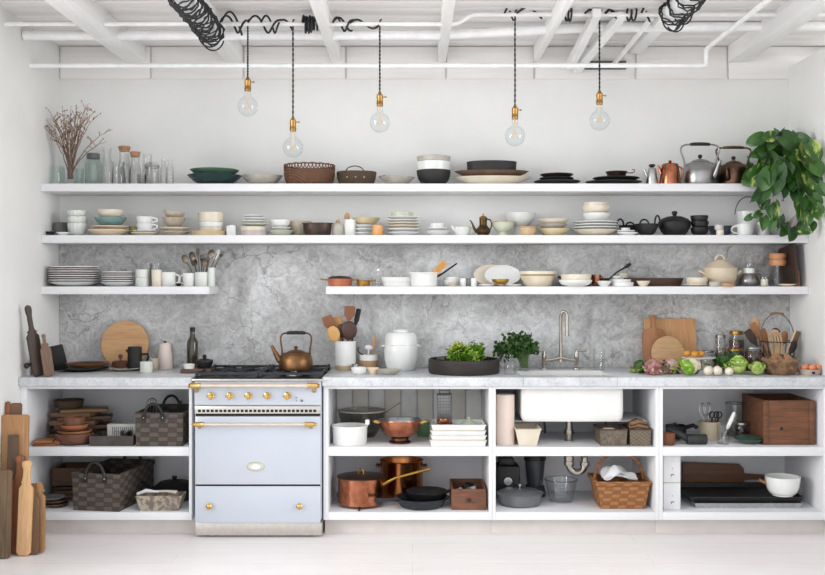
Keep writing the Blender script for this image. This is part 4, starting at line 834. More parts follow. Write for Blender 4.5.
part('body', MB().lathe(p_cone(7*s, 8*s, .85), 32), DCOPPER, r); part('handle', MB().tube([(5.5*s, -.01, 7*s), (14*s, -.015, 14.5*s), (21*s, -.02, 18.5*s)], [.8*s, .8*s, 1*s], 8), BLACK, r, 'long black handle'); part('hanging_tab', MB().tube([(20.5*s, -.02, 18.3*s), (24*s, -.02, 20.4*s), (27*s, -.02, 22.4*s)], [1*s, 2*s, 1.4*s], 8), BLACK, r)
ves('cone', 623, 12.5, 13, CREAM, 'cream tapered bowl behind the small white dishes', z, 5.985)
stack('the low white pile before the cream bowl', z, 622.5, [('tub', 22, 4, 3.6, WHITE, 'small white dish'), ('tub', 19, 3.2, 3, COOLW, 'thin white dish', -1), ('cone', 10, 3.4, 3, WHITE, 'tiny white bowl', -5)], 5.82)
ves('cone', 643.3, 13.5, 5.4, CREAM, 'small cream bowl in front of the wooden trough', z, 5.79)
m = MB(); a = sz(61, 5.9)/2; H = sz(8, 5.9)
m.lathe(shell([(0, 0), (a*.86, 0), (a*.9, H*.1), (a, H)], .009), 44, sy=.3); S('dough_trough', m, WDARKX, 'long dark brown wooden trough behind the small bowls', 'trough', (X(653.5, 5.93), 5.93, z+GAP))
r = T('handled_bowl', 'ivory bowl with dark dots standing on a small plate', 'bowl', (X(697, 5.85), 5.85, z+sz(2.2, 5.85))); s = 5.85/F
part('body', MB().lathe(shell([(0, 0), (9*s, 0), (10.4*s, 2*s), (10.6*s, 6.6*s)], .003), 36), CREAM, r); m = MB()
for k in range(3): m.ball((-8.6*s+k*1.3*s, -10.4*s*math.cos(.9-k*.12)*.88, (4+(k % 2))*s), .5*s, 8, 6)
part('dots', m, BLACK, r)
ves('plate', 696.5, 26, 2.4, CREAM, 'small ivory plate under the dotted bowl', z, 5.85)
r = T('tureen', 'big cream lidded tureen with two ears on the lowest shelf', 'tureen', (X(720, 5.9), 5.9, z+GAP)); s = 5.9/F; CRT = mat('cream_earthenware', (216, 200, 176), .42, rgb2=(206, 189, 163), vs=9)
part('body', MB().lathe(shell([(0, 0), (12*s, 0), (13*s, .8*s), (16*s, 8*s), (16.8*s, 17*s)], .005), 44), CRT, r)
ld = part('lid', MB().lathe([(0, 17.2*s), (17*s, 17.2*s), (17*s, 18.2*s), (15*s, 19*s), (9.6*s, 24*s), (5*s, 26.4*s), (0, 27*s)], 44), CRT, r)
part('lid_handle', MB().tube(arc((0, 0, 26.4*s), 4.6*s, 4.8*s, 0, PI, 12), 1.3*s, 10), CRT, ld)
for q in (-1, 1): part('ear_handle', MB().tube(bez((q*15.6*s, -.02, 12*s), (q*22*s, -.016, 16*s), (q*22*s, .016, 16*s), (q*15.6*s, .02, 12*s)), 1.3*s, 8), CRT, r)
ves('cup', 715, 12, 4.6, GREIGE, 'tiny greige bowl before the tureen', z, 5.785, name='pinch_bowl', cat='bowl'); ves('tub', 727.5, 15, 3, CBRN, 'low tan dish before the tureen', z, 5.78, name='dish', cat='dish')
r = T('coffee_kettle', 'grey steel rounded pitcher with white collar and loop handle', 'pitcher', (X(749, 5.9), 5.9, z+GAP)); s = 5.9/F
part('body', MB().lathe(shell([(0, 0), (8*s, 0), (9.8*s, 3*s), (9.8*s, 7*s), (6.4*s, 12*s), (5.6*s, 13*s)], .003), 36), PEWTER, r)
part('collar', MB().lathe([(4.6*s, 12*s), (5.6*s, 12*s), (5.4*s, 18*s), (4.4*s, 18*s), (4.6*s, 12*s)], 28), WHITE, r, 'white collar'); part('glass_chimney', MB().lathe(shell([(0, 18*s), (4*s, 18*s), (3.4*s, 23*s), (4.8*s, 30*s)], .002), 24), GCLR, r)
part('handle', MB().tube(bez((6*s, 0, 12*s), (15*s, 0, 14*s), (15*s, 0, 3*s), (9*s, 0, 3*s)), .8*s, 8), PEWTER, r)
bottle('candle_glass', 'small candle in clear glass left of the wood collared carafe', 764.5, [(4.2, 0), (4.4, 8), (4.4, 9.5)], GCLR, z, 5.85, extra=[('wax', MB().lathe([(0, .004), (3.8*5.85/F, .004), (3.8*5.85/F, 7*5.85/F), (0, 7*5.85/F)], 20), CREAM, 'pale wax')], cat='candle')
r = T('pour_over_carafe', 'glass coffee carafe with orange wooden collar rings', 'carafe', (X(777.5, 5.91), 5.91, z+GAP)); s = 5.91/F
part('glass_body', MB().lathe(shell([(0, 0), (8*s, 0), (9*s, 3*s), (8*s, 9*s), (4.4*s, 18*s), (4.4*s, 22*s), (8*s, 32*s)], .0025), 32), GCLR, r)
for h0, h1, lab in ((20.6, 26.8, 'lower orange wood ring'), (27.2, 32.6, 'upper orange wood ring')): part('wood_ring', MB().lathe([(5*s, h0*s), (7.4*s, h0*s), (8.4*s, (h0+h1)/2*s), (7.6*s, h1*s), (5.6*s, h1*s), (5*s, h0*s)], 32), mat('orange_wood', (202, 146, 102), .5, rgb2=(184, 124, 82), vs=20), r, lab)
ves('plate', 787, 17, 2.4, PEACH, 'small wooden coaster plate in front of leaning board', z, 5.81, name='coaster', cat='coaster')
bottle('pepper_mill', 'slim wooden pepper mill near the partition wall', 797.5, [(2.4, 0), (2.6, 1), (1.8, 5), (2.5, 9), (1.6, 12), (2.2, 14.5), (1, 16)], WMID, z, 5.83, cat='mill')
m = MB(); m.prism([(-.14, 0), (.14, 0), (.14, .2), (.125, .24), (-.125, .24), (-.14, .2)], -.008, .008, .003)
S('serving_tray', m, WDARK, 'dark brown wooden board leaning on partition wall above the lowest shelf', 'board', (XR-.062, 5.905, z+.002), rot=(.0, .14, PI/2))
# ================================================================== the range
ENAM = mat('pale_blue_enamel', (192, 198, 208), .22, rgb2=(189, 195, 206), vs=3, coat=.3)
SATIN = mat('satin_steel', (206, 200, 194), .32, .9, rgb2=(198, 192, 186), vs=40)
GOLD = mat('polished_brass', (216, 186, 122), .24, 1, rgb2=(204, 164, 90), vs=20)
HOBB = mat('hob_black', (36, 40, 46), .45, rgb2=(28, 32, 38), vs=30)
DARK = mat('dark_gap', (24, 24, 24), .8)
RD = 5.42; rx0, rx1 = X(194.5, RD), X(321.3, RD); rc = (rx0+rx1)/2; rw = (rx1-rx0)/2
rng = T('range_cooker', 'pale blue range cooker with brass rails and knobs', 'range', (rc, RD, 0))
def rz_(py): return Z(py, RD)
def rp(name, m, mt, lab=None, par=None): return part(name, m, mt, par or rng, lab)
rp('body', MB().box(-rw, rw, .012, .60, .1, .856, .003), ENAM)
rp('plinth', MB().box(-rw, rw, .02, .58, .012, rz_(523.5), .003), SATIN, 'brushed steel plinth')
for q in (-1, 1): rp('foot', MB().lathe([(0, 0), (.02, 0), (.02, .0125), (0, .0125)], 16, c=(q*(rw-.06), .08, 0)), DARK)
dw = rp('storage_drawer', MB().box(-rw+.004, rw-.004, -.008, .012, rz_(522.6), rz_(486), .004), ENAM)
for px in (210, 300):
    rp('drawer_knob', MB().lathe([(0, 0), (.006, 0), (.0075, .01), (.016, .018), (.0165, .025), (.011, .031), (0, .033)], 20, M=Matrix.Translation((X(px, RD)-rc, -.008, rz_(505.4))) @ Matrix.Rotation(PI/2, 4, 'X')), GOLD, 'brass drawer knob', dw)
rp('shadow_gap', MB().box(-rw+.006, rw-.006, -.002, .0125, rz_(486.2), rz_(484.2)), DARK)
od = rp('oven_door', MB().box(-rw+.004, rw-.004, -.008, .012, rz_(484.3), rz_(416.3), .004), ENAM)
m = MB(); bx, bz = X(256, RD)-rc, rz_(466.3)
m.lathe([(0, 0), (.048, 0), (.048, .004), (.044, .006), (.044, .0045), (0, .0045)], 40, M=Matrix.Translation((bx, -.008, bz)) @ Matrix.Rotation(PI/2, 4, 'X') @ Matrix.Diagonal((1, .52, 1, 1)))
bm2 = Matrix.Translation((bx, -.008, bz)) @ Matrix.Rotation(PI/2, 4, 'X') @ Matrix.Diagonal((1, .52, 1, 1))
m.lathe([(0, .0047), (.037, .0047), (.037, .0058), (0, .0058)], 40, mi=1, M=bm2); m.lathe([(.029, .006), (.031, .0064), (.033, .006)], 40, mi=2, M=bm2)
bd = rp('badge', m, [mat('badge_gold', (206, 196, 168), .4, .4), WHITE, PEWTER], 'oval pale badge with gold rim', od)
def rail(name, py, par, ends, proud, lab):
    zz = rz_(py); y = -proud; a = X(ends[0], RD)-rc; b = X(ends[1], RD)-rc; g = rp(name, MB().tube([(a+.05, y, zz), (b-.05, y, zz)], .0115, 16), mat('cream_steel_rail', (222, 208, 196), .3, .6, rgb2=(214, 198, 186), vs=20), lab, par)
    for x, sg in ((a, 1), (b, -1)):
        m = MB(); m.tube([(x, y, zz), (x+sg*.006, y, zz), (x+sg*.008, y, zz), (x+sg*.012, y, zz), (x+sg*.055, y, zz), (x+sg*.06, y, zz), (x+sg*.066, y, zz)], [.006, .012, .009, .0145, .0145, .0165, .0165], 16)
        m.tube([(x+sg*.034, y, zz-.004), (x+sg*.034, y*.35, zz-.02), (x+sg*.034, .0, zz-.032)], [.013, .011, .014], 12)
        part('rail_bracket', m, GOLD, g if par is None else g, 'brass rail bracket')
    return g
rail('towel_rail', 384.6, None, (190.5, 320.5), .05, 'pale steel towel rail')
# sub-level rule: the door rail is a part of the door, its brackets are merged into it
zz = rz_(423.2); a, b = X(193.5, RD)-rc, X(317.5, RD)-rc; m = MB(); m.tube([(a+.06, -.046, zz), (b-.06, -.046, zz)], .009, 16)
for x, sg in ((a, 1), (b, -1)):
    m.tube([(x, -.046, zz), (x+sg*.006, -.046, zz), (x+sg*.01, -.046, zz), (x+sg*.014, -.046, zz), (x+sg*.058, -.046, zz), (x+sg*.064, -.046, zz)], [.005, .01, .008, .013, .013, .015], 16, mi=1)
    m.tube([(x+sg*.034, -.046, zz-.003), (x+sg*.034, -.008, zz-.018)], [.012, .013], 12, mi=1)
rp('door_handle', m, [bpy.data.materials['cream_steel_rail'], GOLD], 'pale steel door rail with brass ends', od)
cp = rp('control_panel', MB().box(-rw, rw, -.004, .012, rz_(405), rz_(379.5), .003), ENAM)
for px in (211.5, 230.3, 249, 267.6, 287.8):
    m = MB(); M = Matrix.Translation((X(px, RD)-rc, -.004, rz_(395.6))) @ Matrix.Rotation(PI/2, 4, 'X')
    m.lathe([(0, 0), (.019, 0), (.019, .004), (.011, .007), (.0095, .02), (.008, .034), (0, .035)], 24, M=M)
    for k in range(4):
        c, s_ = math.cos(k*PI/2), math.sin(k*PI/2); m.tube([M @ Vector((0, 0, .026)), M @ Vector((.017*c, .017*s_, .026)), M @ Vector((.021*c, .021*s_, .026))], [.006, .007, .004], 10)
    rp('control_knob', m, GOLD, 'brass cross-shaped knob', cp)
for px, py, r_ in ((296.6, 397.4, .003), (296.6, 400.2, .003), (302, 400.6, .0065)):
    rp('indicator', MB().lathe([(0, 0), (r_, 0), (r_, .006), (0, .007)], 16, M=Matrix.Translation((X(px, RD)-rc, -.004, rz_(py))) @ Matrix.Rotation(PI/2, 4, 'X')), GREY, None, cp)
m = MB().box(-rw+.002, rw-.002, -.006, .012, rz_(413.6), rz_(406), .002); n = 28
for k in range(n):
    x = X(197.5, RD)-rc + (X(317, RD)-X(197.5, RD))*(k+.5)/n - 0; m.box(x-.008, x+.008, -.0068, -.004, rz_(412), rz_(409.4), 0, 1)
rp('vent_strip', m, [SATIN, DARK], 'steel strip with a row of square vents')
rp('shadow_gap', MB().box(-rw+.006, rw-.006, .0, .013, rz_(415.8), rz_(413.6)), DARK)
hx0, hx1 = X(190.5, 5.41)-rc, X(324, 5.41)-rc
hb = rp('cooktop', MB().box(-rw-.012, rw+.008, -.02, .59, .857, .870, .004).box(-rw-.006, rw+.003, -.012, .58, .870, .8725, .001, 1), [SATIN, HOBB], 'black hob with steel edge')
def grate(cx, cy):
    m = MB(); w, d, t, z0, z1 = .165, .25, .005, .8728, .900
    for x in (-w, w): m.box(cx+x-t, cx+x+t, cy-d, cy+d, z1-.012, z1)
    for y in (-d, 0, d): m.box(cx-w, cx+w, cy+y-t, cy+y+t, z1-.012, z1)
    for y in (-d/2, d/2):
        for k in range(4):
            a = k*PI/2+PI/4; M = Matrix.Translation((cx, cy+y, 0)) @ Matrix.Rotation(a, 4, 'Z'); m.box(.035, .15, -t, t, z1-.012, z1+.002, 0, 0, M)
    for x in (-w, w):
        for y in (-d, 0, d): m.box(cx+x-.008, cx+x+.008, cy+y-.008, cy+y+.008, z0, z1+.004, .002)
    rp('burner_grate', m, HOBB, 'black cast iron grate')
    for y in (-d/2, d/2):
        rp('burner', MB().lathe([(0, z0), (.045, z0), (.042, .880), (.03, .882), (.03, .889), (0, .891)], 24, c=(cx, cy+y, 0)), PEWTER if cx > .1 else HOBB, None)
grate(-.175, .285); grate(.175, .285)
# kettle on the hob
kx = X(296, 5.62)
kettle('old copper whistling kettle with black grip standing on the range', 296, 5.60, .9035, 34, 18, 25, 36.5, 19, mat('kettle_copper', (150, 112, 78), .4, 1, rgb2=(110, 80, 54), vs=14), BLACK, [(-15, 8), (-19, 12), (-21, 18), (-24.5, 24)], knob=DCOPPER, gripr=1.6, mh=DCOPPER)

# ================================================================== worktop, left of the range
z = ZT
def put(px, w, pyb, z=ZT):
    D0 = Dof(pyb, z); R = w/2*D0/F; D = min(D0+R, 6.035-R); return X(px, D), D, D/F
def board(outline, th, m_, label, loc, rot, name='cutting_board', cat='cutting board', hole=None, group=None, bev=.003):
    mb = MB(); mb.prism(outline, -th/2, th/2, bev)
    return S(name, mb, m_, label, cat, loc, rot=rot, group=group)
def paddle(w, h, hw, hh, r=.012, head=True, sh=.35):
    """paddle board outline standing on z = 0: blade w x h with a handle hw wide and hh long"""
    o = [(-w+r, 0), (w-r, 0), (w, r), (w, h-r*2), (w-r*1.2, h-.2*r)]
    o += [(hw+(w-hw)*sh, h), (hw*1.25, h+.012), (hw, h+.03), (hw, h+hh*.6)]
    if head: o += [(hw*1.35, h+hh*.75), (hw*1.4, h+hh*.88)] + [(hw*1.4*math.cos(a), h+hh*.88+hh*.12*math.sin(a)) for a in (PI/4, PI/2, 3*PI/4)] + [(-hw*1.4, h+hh*.88), (-hw*1.35, h+hh*.75)]
    else: o += [(hw, h+hh-hw)] + [(hw*math.cos(a), h+hh-hw+hw*math.sin(a)) for a in (PI/4, PI/2, 3*PI/4)] + [(-hw, h+hh-hw)]
    return o + [(-hw, h+hh*.6), (-hw, h+.03), (-hw*1.25, h+.012), (-hw-(w-hw)*sh, h), (-w+r*1.2, h-.2*r), (-w, h-r*2), (-w, r)]
D = 5.62; s = D/F
board(paddle(.034, .245, .012, .15, sh=.8), .02, WDARK, 'tall dark brown long-handled board leaning on the wall of left worktop', (X(39.5, 5.47), 5.47, z+.004), (.0, -.17, .75))
board(paddle(.028, .175, .008, .06, sh=.7), .018, WGREY, 'small weathered brown board leaning in front of the black boards', (X(49.5, 5.455), 5.455, z+.003), (.05, -.14, .4))
bm_ = MB().prism([(-.13, 0), (.23, 0), (.21, .15), (-.13, .14)], -.009, .009, .003)
rr = T('cutting_board', 'black broad cutting board with round knob handle on left worktop', 'cutting board', (-2.072, 5.70, z+.004), 0, None, (-.2, 0, PI/2-.09))
part('blade', bm_, BLACK, rr); part('handle', MB().tube([(-.125, 0, .07), (-.235, 0, .062), (-.25, 0, .06)], [.014, .008, .007], 10).ball((-.258, 0, .059), .016, 14, 10), BLACK, rr)
x, D, s = put(83, 50, 372.6); ves('plate', 83, 50, 3, BLACK, 'broad round black tray under the wooden bowl', z, D, name='tray', cat='tray')
TANB = wood('tan_bowl_wood', (160, 112, 72), (136, 90, 54), 'x')
r = T('wooden_bowl', 'shallow tan wooden bowl with dark inside on black tray', 'bowl', (X(87.5, D), D, z+sz(3.2, D))); R = sz(42, D)/2; H = sz(4.6, D)
part('body', MB().lathe(p_bowl(R, H, .6, .8), 40), TANB, r); part('lining', MB().lathe([(0, H*.32), (R*.62, H*.4), (R*.8, H*.9), (R*.66, H*.62), (0, H*.5)], 40), DKBRN, r, 'dark inside')
R = .143; S('round_board', MB().lathe([(0, 0), (R-.003, 0), (R, .004), (R, .018), (R-.003, .021), (0, .021)], 64), wood('round_board_wood', (210, 166, 120), (196, 148, 102), 'x', .5, 3), 'large round wooden board leaning on marble behind black pitcher', 'cutting board', (X(125, 5.99), 6.0, z+R+.001), rot=(PI/2-.13, 0, 0))
x, D, s = put(124.8, 31, 372); ves('plate', 124.8, 31, 3, GREIGE, 'pale stone plate under the brown lidded dish', z, D)
r = T('lidded_dish', 'small brown wooden dish with ball knob lid on pale plate', 'dish', (X(120.5, D), D, z+sz(3.3, D)))
DKW = wood('dark_red_wood', (96, 58, 44), (72, 42, 32), 'z')
part('body', MB().lathe(p_cup(8.4*s, 5.4*s, .85), 28), DKW, r); part('lid', MB().lathe([(0, 5.6*s), (8.2*s, 5.6*s), (7*s, 6.6*s), (1*s, 7.2*s), (.8*s, 9*s), (0, 9*s)], 28).ball((0, 0, 11*s), 2.3*s, 14, 10), DKW, r)
D = 5.86; x = X(134.8, D); s = D/F; r = T('pitcher', 'matte charcoal cylindrical pitcher before the round board', 'pitcher', (x, D, z+GAP))
part('body', MB().lathe(shell([(0, 0), (7.2*s, 0), (7.4*s, 1*s), (6.8*s, 22*s), (6.9*s, 23.5*s)], .004), 32), CHAR, r)
part('spout', MB().tube([(-6*s, 0, 19*s), (-8.2*s, 0, 20*s), (-8.8*s, 0, 20.4*s)], [2.4*s, 1.2*s, .8*s], 10), CHAR, r); part('handle', MB().tube([(6.5*s, 0, 16*s), (13*s, 0, 16.4*s), (13.5*s, 0, 13*s), (11.5*s, 0, 8*s), (10.5*s, 0, 8*s)], 1.2*s, 8), CHAR, r)
ves('tub', 146.3, 12.4, 11, MINT, 'small pale mint cup with faceted side beside the pitcher', z, 5.70, rib=8, name='cup', cat='cup')
ves('tub', 154, 9, 12, TAUPE, 'brown tan cup behind the mint cup', z, 5.86, name='cup', cat='cup')
x, D, s = put(165, 14, 369); r = T('oil_jar', 'tall pale pink ceramic jar with tiny black stopper', 'jar', (x, D, z+GAP))
part('body', MB().lathe([(0, 0), (7*s, 0), (7.4*s, 1*s), (7*s, 12*s), (5.8*s, 23*s), (5*s, 25*s), (4*s, 25.6*s), (0, 25.6*s)], 32), mat('pale_pink_glaze', (228, 212, 204), .5, rgb2=(222, 205, 197), vs=10), r); part('stopper', MB().lathe([(0, 25.5*s), (1.2*s, 25.5*s), (1.6*s, 27*s), (0, 27.6*s)], 14), BLACK, r, 'black stopper')
x, D, s = 0, 5.93, 5.93/F
OLIVE = mat('olive_glass', (52, 46, 30), .12, rgb2=(66, 58, 36), vs=8, coat=.5)
bottle('oil_bottle', 'tall dark olive glass bottle behind the small wooden tray', 192.5, [(5.2, 0), (5.6, 1), (5.6, 26), (4.6, 29), (2.6, 32), (2.4, 37)], OLIVE, z, 5.97, extra=[('cap', cyl(2.6, 37, 2.6, 41.5, 5.97/F), BLACK, 'black cap')])
D = 5.72; s = D/F; S('small_tray', MB().box(-15.2*s, 15.2*s, -.05, .05, 0, 4*s, .004), wood('brown_tray_wood', (112, 82, 68), (88, 62, 50), 'x'), 'small thick reddish wooden tray under black lidded pot', 'tray', (X(197.4, D), D, z+GAP))
ves('tub', 189, 10.8, 4.6, WHITE, 'small white bowl on the reddish wooden tray', z+4*s+GAP, 5.70)
r = T('lidded_pot', 'small black lidded pot with ball knob on wooden tray', 'pot', (X(204.5, 5.745), 5.745, z+4*s+GAP*3))
part('body', MB().lathe(p_bowl(8.6*s, 6*s, .7), 30), BLACK, r); part('lid', MB().lathe([(0, 6.2*s), (8.8*s, 6.2*s), (8.4*s, 8*s), (3*s, 9.4*s), (0, 9.4*s)], 30).ball((0, 0, 11.4*s), 2.2*s, 14, 10), BLACK, r)

# ================================================================== worktop, right of the range
x, D, s = put(345.5, 21, 370.5)
r = T('utensil_crock', 'tall white crock with tan foot holding wooden utensils', 'crock', (x, D, z+GAP))
part('body', MB().lathe(shell([(0, 4.6*s), (10.2*s, 4.6*s), (10.6*s, 28.5*s)], .004), 36), WHITE, r); part('foot_band', MB().lathe([(0, 0), (9.9*s, 0), (10.1*s, .4*s), (10.2*s, 4.6*s), (0, 4.6*s)], 36), mat('tan_clay', (196, 172, 142), .7), r, 'unglazed tan foot')
WALN = wood('walnut_utensil', (86, 54, 40), (60, 36, 27), 'z', .45)
def utensil(nm, lab, tx, ty, bx, D, s, z0, m_, head, hw, hh, y=0, grp=None):
    b = Vector((X(bx, D), D+y*.5, z0)); e = Vector((X(tx, D), D+y, Z(ty, D))); d = e-b; L = d.length
    o = T(nm, lab, nm.split('_')[-1], b, group=grp); q = Vector((0, 0, 1)).rotation_difference(d); o.rotation_euler = q.to_euler()
    if head == 'spoon': h = MB().ball((0, 0, L-hh*s), 1, 18, 10, sc=(1, 1, 1)); h.v = [(a*hw*s, b_*.22*hw*s, L-hh*s+(c-(L-hh*s))*hh*s) for a, b_, c in h.v]
    elif head == 'paddle': h = MB().prism([(-.3*hw*s, L-2*hh*s), (.3*hw*s, L-2*hh*s), (hw*s, L-1.3*hh*s), (hw*s, L-.15*hh*s), (.8*hw*s, L), (-.8*hw*s, L), (-hw*s, L-.15*hh*s), (-hw*s, L-1.3*hh*s)], -.0035, .0035, .0015)
    elif head == 'slot':
        h = MB(); 
        for k in range(-2, 3): h.prism([(hw*s*(.4*k-.13), L-2*hh*s), (hw*s*(.4*k+.13), L-2*hh*s), (hw*s*(.4*k+.13), L-.25*hh*s*(1+.5*abs(k))), (hw*s*(.4*k-.13), L-.25*hh*s*(1+.5*abs(k)))], -.003, .003)
        h.prism([(-hw*s*.93, L-2.9*hh*s), (hw*s*.93, L-2.9*hh*s), (hw*s*.93, L-1.9*hh*s), (-hw*s*.93, L-1.9*hh*s)], -.003, .003); h.prism([(-hw*s*.93, L-.8*hh*s), (hw*s*.93, L-.8*hh*s), (hw*s*.6, L-.2*hh*s), (0, L), (-hw*s*.6, L-.2*hh*s)], -.003, .003)
    else: h = None
    part('handle', MB().tube([(0, 0, .002), (0, 0, L*.5), (0, 0, L-(hh*1.6*s if h else 0))], [.0055, .005, .006], 8), m_, o)
    if h: part('head', h, m_, o)
    return o
U = 'wooden utensils in the white crock'
z0 = z+5*s+.006
WSP = wood('brown_spatula_wood', (146, 94, 62), (118, 70, 44), 'z')
utensil('wooden_spatula', 'reddish flat wooden spatula leaning farthest towards the range', 326.5, 316, 344, D, s, z0, WSP, 'paddle', 5.4, 7, .0, U)
utensil('wooden_spatula', 'tan wooden spatula half hidden behind the others', 336.5, 317, 344.5, D, s, z0, BAMB, 'paddle', 4.6, 6, .035, U)
utensil('wooden_spatula', 'tallest upright square wooden spatula in the crock', 350, 306, 346, D, s, z0, WSP, 'paddle', 5.4, 7, .0, U)
utensil('wooden_spoon', 'pale wooden spoon in front of the crock utensils', 331.5, 326, 344, D, s, z0, mat('beech', (216, 168, 106), .5, rgb2=(206, 154, 92), vs=18), 'spoon', 6.2, 8, -.034, U)
utensil('wooden_spoon', 'large dark walnut ladle head in the crock', 350, 321, 345.5, D, s, z0, WALN, 'spoon', 8.2, 9.5, -.012, U)
utensil('wooden_spoon', 'smaller dark walnut spoon behind the pale spoon', 341, 324, 345, D, s, z0, WALN, 'spoon', 5, 7, .01, U)
utensil('wooden_spatula', 'black narrow spatula leaning away from the range', 358.5, 309, 347, D, s, z0, BLACK, 'paddle', 2.6, 9, .05, U)
bottle('shaker', 'small steel shaker between the crocks', 355.5, [(3.3, 0), (3.4, 5), (3.2, 6.5)], PEWTER, z, 5.85, cat='shaker')
x, D, s = put(368.5, 19, 370); r = T('salt_crock', 'small crock with white collar and woven tan body', 'crock', (x, D, z+GAP))
part('body', MB().lathe([(0, 0), (8.8*s, 0), (9.2*s, 1*s), (9.4*s, 8*s), (9*s, 9*s), (0, 9*s)], 32), weave('tan_weave', (184, 150, 114), (166, 132, 98), (120, 92, 66), .006, .004), r)
part('collar', MB().lathe(shell([(0, 9*s), (9*s, 9*s), (9.4*s, 14.5*s)], .004), 32), WHITE, r, 'white collar')
utensil('wooden_spoon', 'short upright wooden spoon in the small crock', 375, 337, 372, D, s, z+.06, BAMB, 'paddle', 1.8, 4, 0, None)
utensil('garlic_press', 'tiny white scoop standing in the small crock', 369, 345, 368, D, s, z+.06, WHITE, 'spoon', 4, 2.6, 0, None)
S('hook', MB().tube(bez((0, 0, 0), (-.03, 0, .005), (-.04, 0, .03), (-.028, 0, .045)), .0035, 8), BLACK, 'small curved black hook handle on the small crock', 'hook', (x-.03, D, z+14.5*s))
for o in [o for o in bpy.data.objects if o.name.startswith('garlic_press')]: o.name = 'scoop'; o['category'] = 'scoop'
ves('deep', 358.8, 15.6, 7, WHITE, 'small white bowl before the white utensil crock', z, 5.60)
ves('cone', 373, 13, 6.2, PEACH, 'small blush bowl between white bowl and grey dish', z, 5.62)
ves('bowl', 389.5, 24, 5, GREIGE, 'shallow grey dish in front of white lidded crock', z, 5.60, name='dish', cat='dish')
x, D, s = put(401, 34, 371.5); r = T('lidded_crock', 'large white lidded crock with tiny side lugs', 'crock', (x, D, z+GAP))
part('body', MB().lathe(shell([(0, 0), (13*s, 0), (14*s, 1*s), (16.6*s, 11*s), (17*s, 22*s), (16.4*s, 25*s)], .005), 44), COOLW, r)
part('lid', MB().lathe([(0, 25*s), (16*s, 25*s), (16.6*s, 25.6*s), (15.6*s, 34.6*s), (13.6*s, 37.4*s), (8*s, 38.2*s), (7.6*s, 40*s), (7*s, 40.6*s), (0, 40.6*s)], 44), COOLW, r)
for q in (-1, 1): part('lug', MB().ball((q*17.4*s, 0, 24*s), 2.2*s, 12, 8, sc=(1.1, 1, .7)), COOLW, r)
# dark tray with lettuce
D = 5.7; s = D/F; r = T('round_tray', 'large dark brown round wooden tray holding lettuce', 'tray', (X(464, D), D, z+GAP)); R = 35.6*s
part('body', MB().lathe(shell([(0, 0), (R*.97, 0), (R, .01), (R, 14*s)], .012), 56), mat('charred_wood', (48, 39, 35), .6, rgb2=(36, 29, 26), vs=12, stretch=(1, 1, 6)), r)
part('handle', MB().box(-.028, .028, -.01, .01, 0, .02, .006, M=Matrix.Translation((-R*.66, -R*.6, 14*s)) @ Matrix.Rotation(-.6, 4, 'Z')), DKBRN, r)
def leaf_fn(L, W, cup, curl, ruf, ph, k=9):
    def fn(u, v):
        wd = W*math.sin(PI*min(1, .12+.86*u**.8))**.75
        e = abs(v)**1.5*u
        return (v*wd, cup*(v*v)*wd + ruf*e*math.sin(k*u*3+ph+4*v), L*u*math.cos(curl*u*.5)) if False else (v*wd, -cup*v*v*wd - L*curl*u*u*.5 + ruf*e*math.sin(k*u*2.3+ph), L*u - L*.3*curl*u**3 + ruf*.6*e*math.cos(k*u*2+ph))
    return fn
def leafy(mb, c, R, n, mi_list, rnd, ruf=.35, el=(0, 1.2), L=1.15, W=.5, curl=(.2, .8), nu=8, cup=.3):
    for k in range(n):
        t = k/max(1, n-1); a = k*2.39996 + rnd.uniform(-.3, .3); e = el[0]+(el[1]-el[0])*t + rnd.uniform(-.12, .12)
        M = Matrix.Translation(c) @ Matrix.Rotation(a, 4, 'Z') @ Matrix.Rotation(e-PI/2, 4, 'X') if False else Matrix.Translation(c) @ Matrix.Rotation(a, 4, 'Z') @ Matrix.Rotation(-(PI/2-e), 4, 'X')
        mb.patch(leaf_fn(R*L*rnd.uniform(.85, 1.1), R*W*rnd.uniform(.85, 1.15), rnd.uniform(.5, 1)*cup, -rnd.uniform(*curl), R*ruf*.35, rnd.uniform(0, 6)), nu, 8, rnd.choice(mi_list), M)
LETT = mat('lettuce_leaf', (120, 168, 44), .5, rgb2=(84, 130, 34), vs=22); LETT2 = mat('lettuce_leaf_light', (178, 204, 92), .5, rgb2=(134, 176, 56), vs=22); LETTY = mat('yellow_green_leaf', (206, 196, 60), .5, rgb2=(160, 176, 50), vs=22)
HERB = mat('herb_leaf', (36, 70, 22), .55, rgb2=(60, 98, 34), vs=40); RADI = mat('radicchio_leaf', (188, 140, 128), .5, rgb2=(136, 80, 82), vs=30); RADP = mat('pale_pink_leaf', (228, 206, 200), .5, rgb2=(196, 140, 146), vs=22); CABB = mat('cabbage_leaf', (158, 190, 84), .5, rgb2=(112, 152, 50), vs=20); CABL = mat('pale_cabbage_leaf', (206, 220, 140), .5, rgb2=(176, 204, 104), vs=20)
rnd = random.Random(5); r = T('lettuce', 'bright green frilly lettuce piled on dark round tray', 'lettuce', (X(467, D), D-.02, z+.022))
m = MB()
for k in range(64):
    c = Vector((rnd.uniform(-.075, .075), rnd.uniform(-.06, .05), .03+rnd.uniform(0, .075)))
    leafy(m, c, .05, 3, [0, 0, 1], rnd, .9, (.2, 1.3), 1.2, .62, (.1, .9), 7)
part('leaves', m, [LETT, LETT2], r)
m = MB(); leafy(m, Vector((-.06, -.03, .11)), .045, 9, [0], rnd, .8, (.2, 1.3), 1.1, .5); part('flower_sprig', m, LETTY, r, 'yellow green sprig')
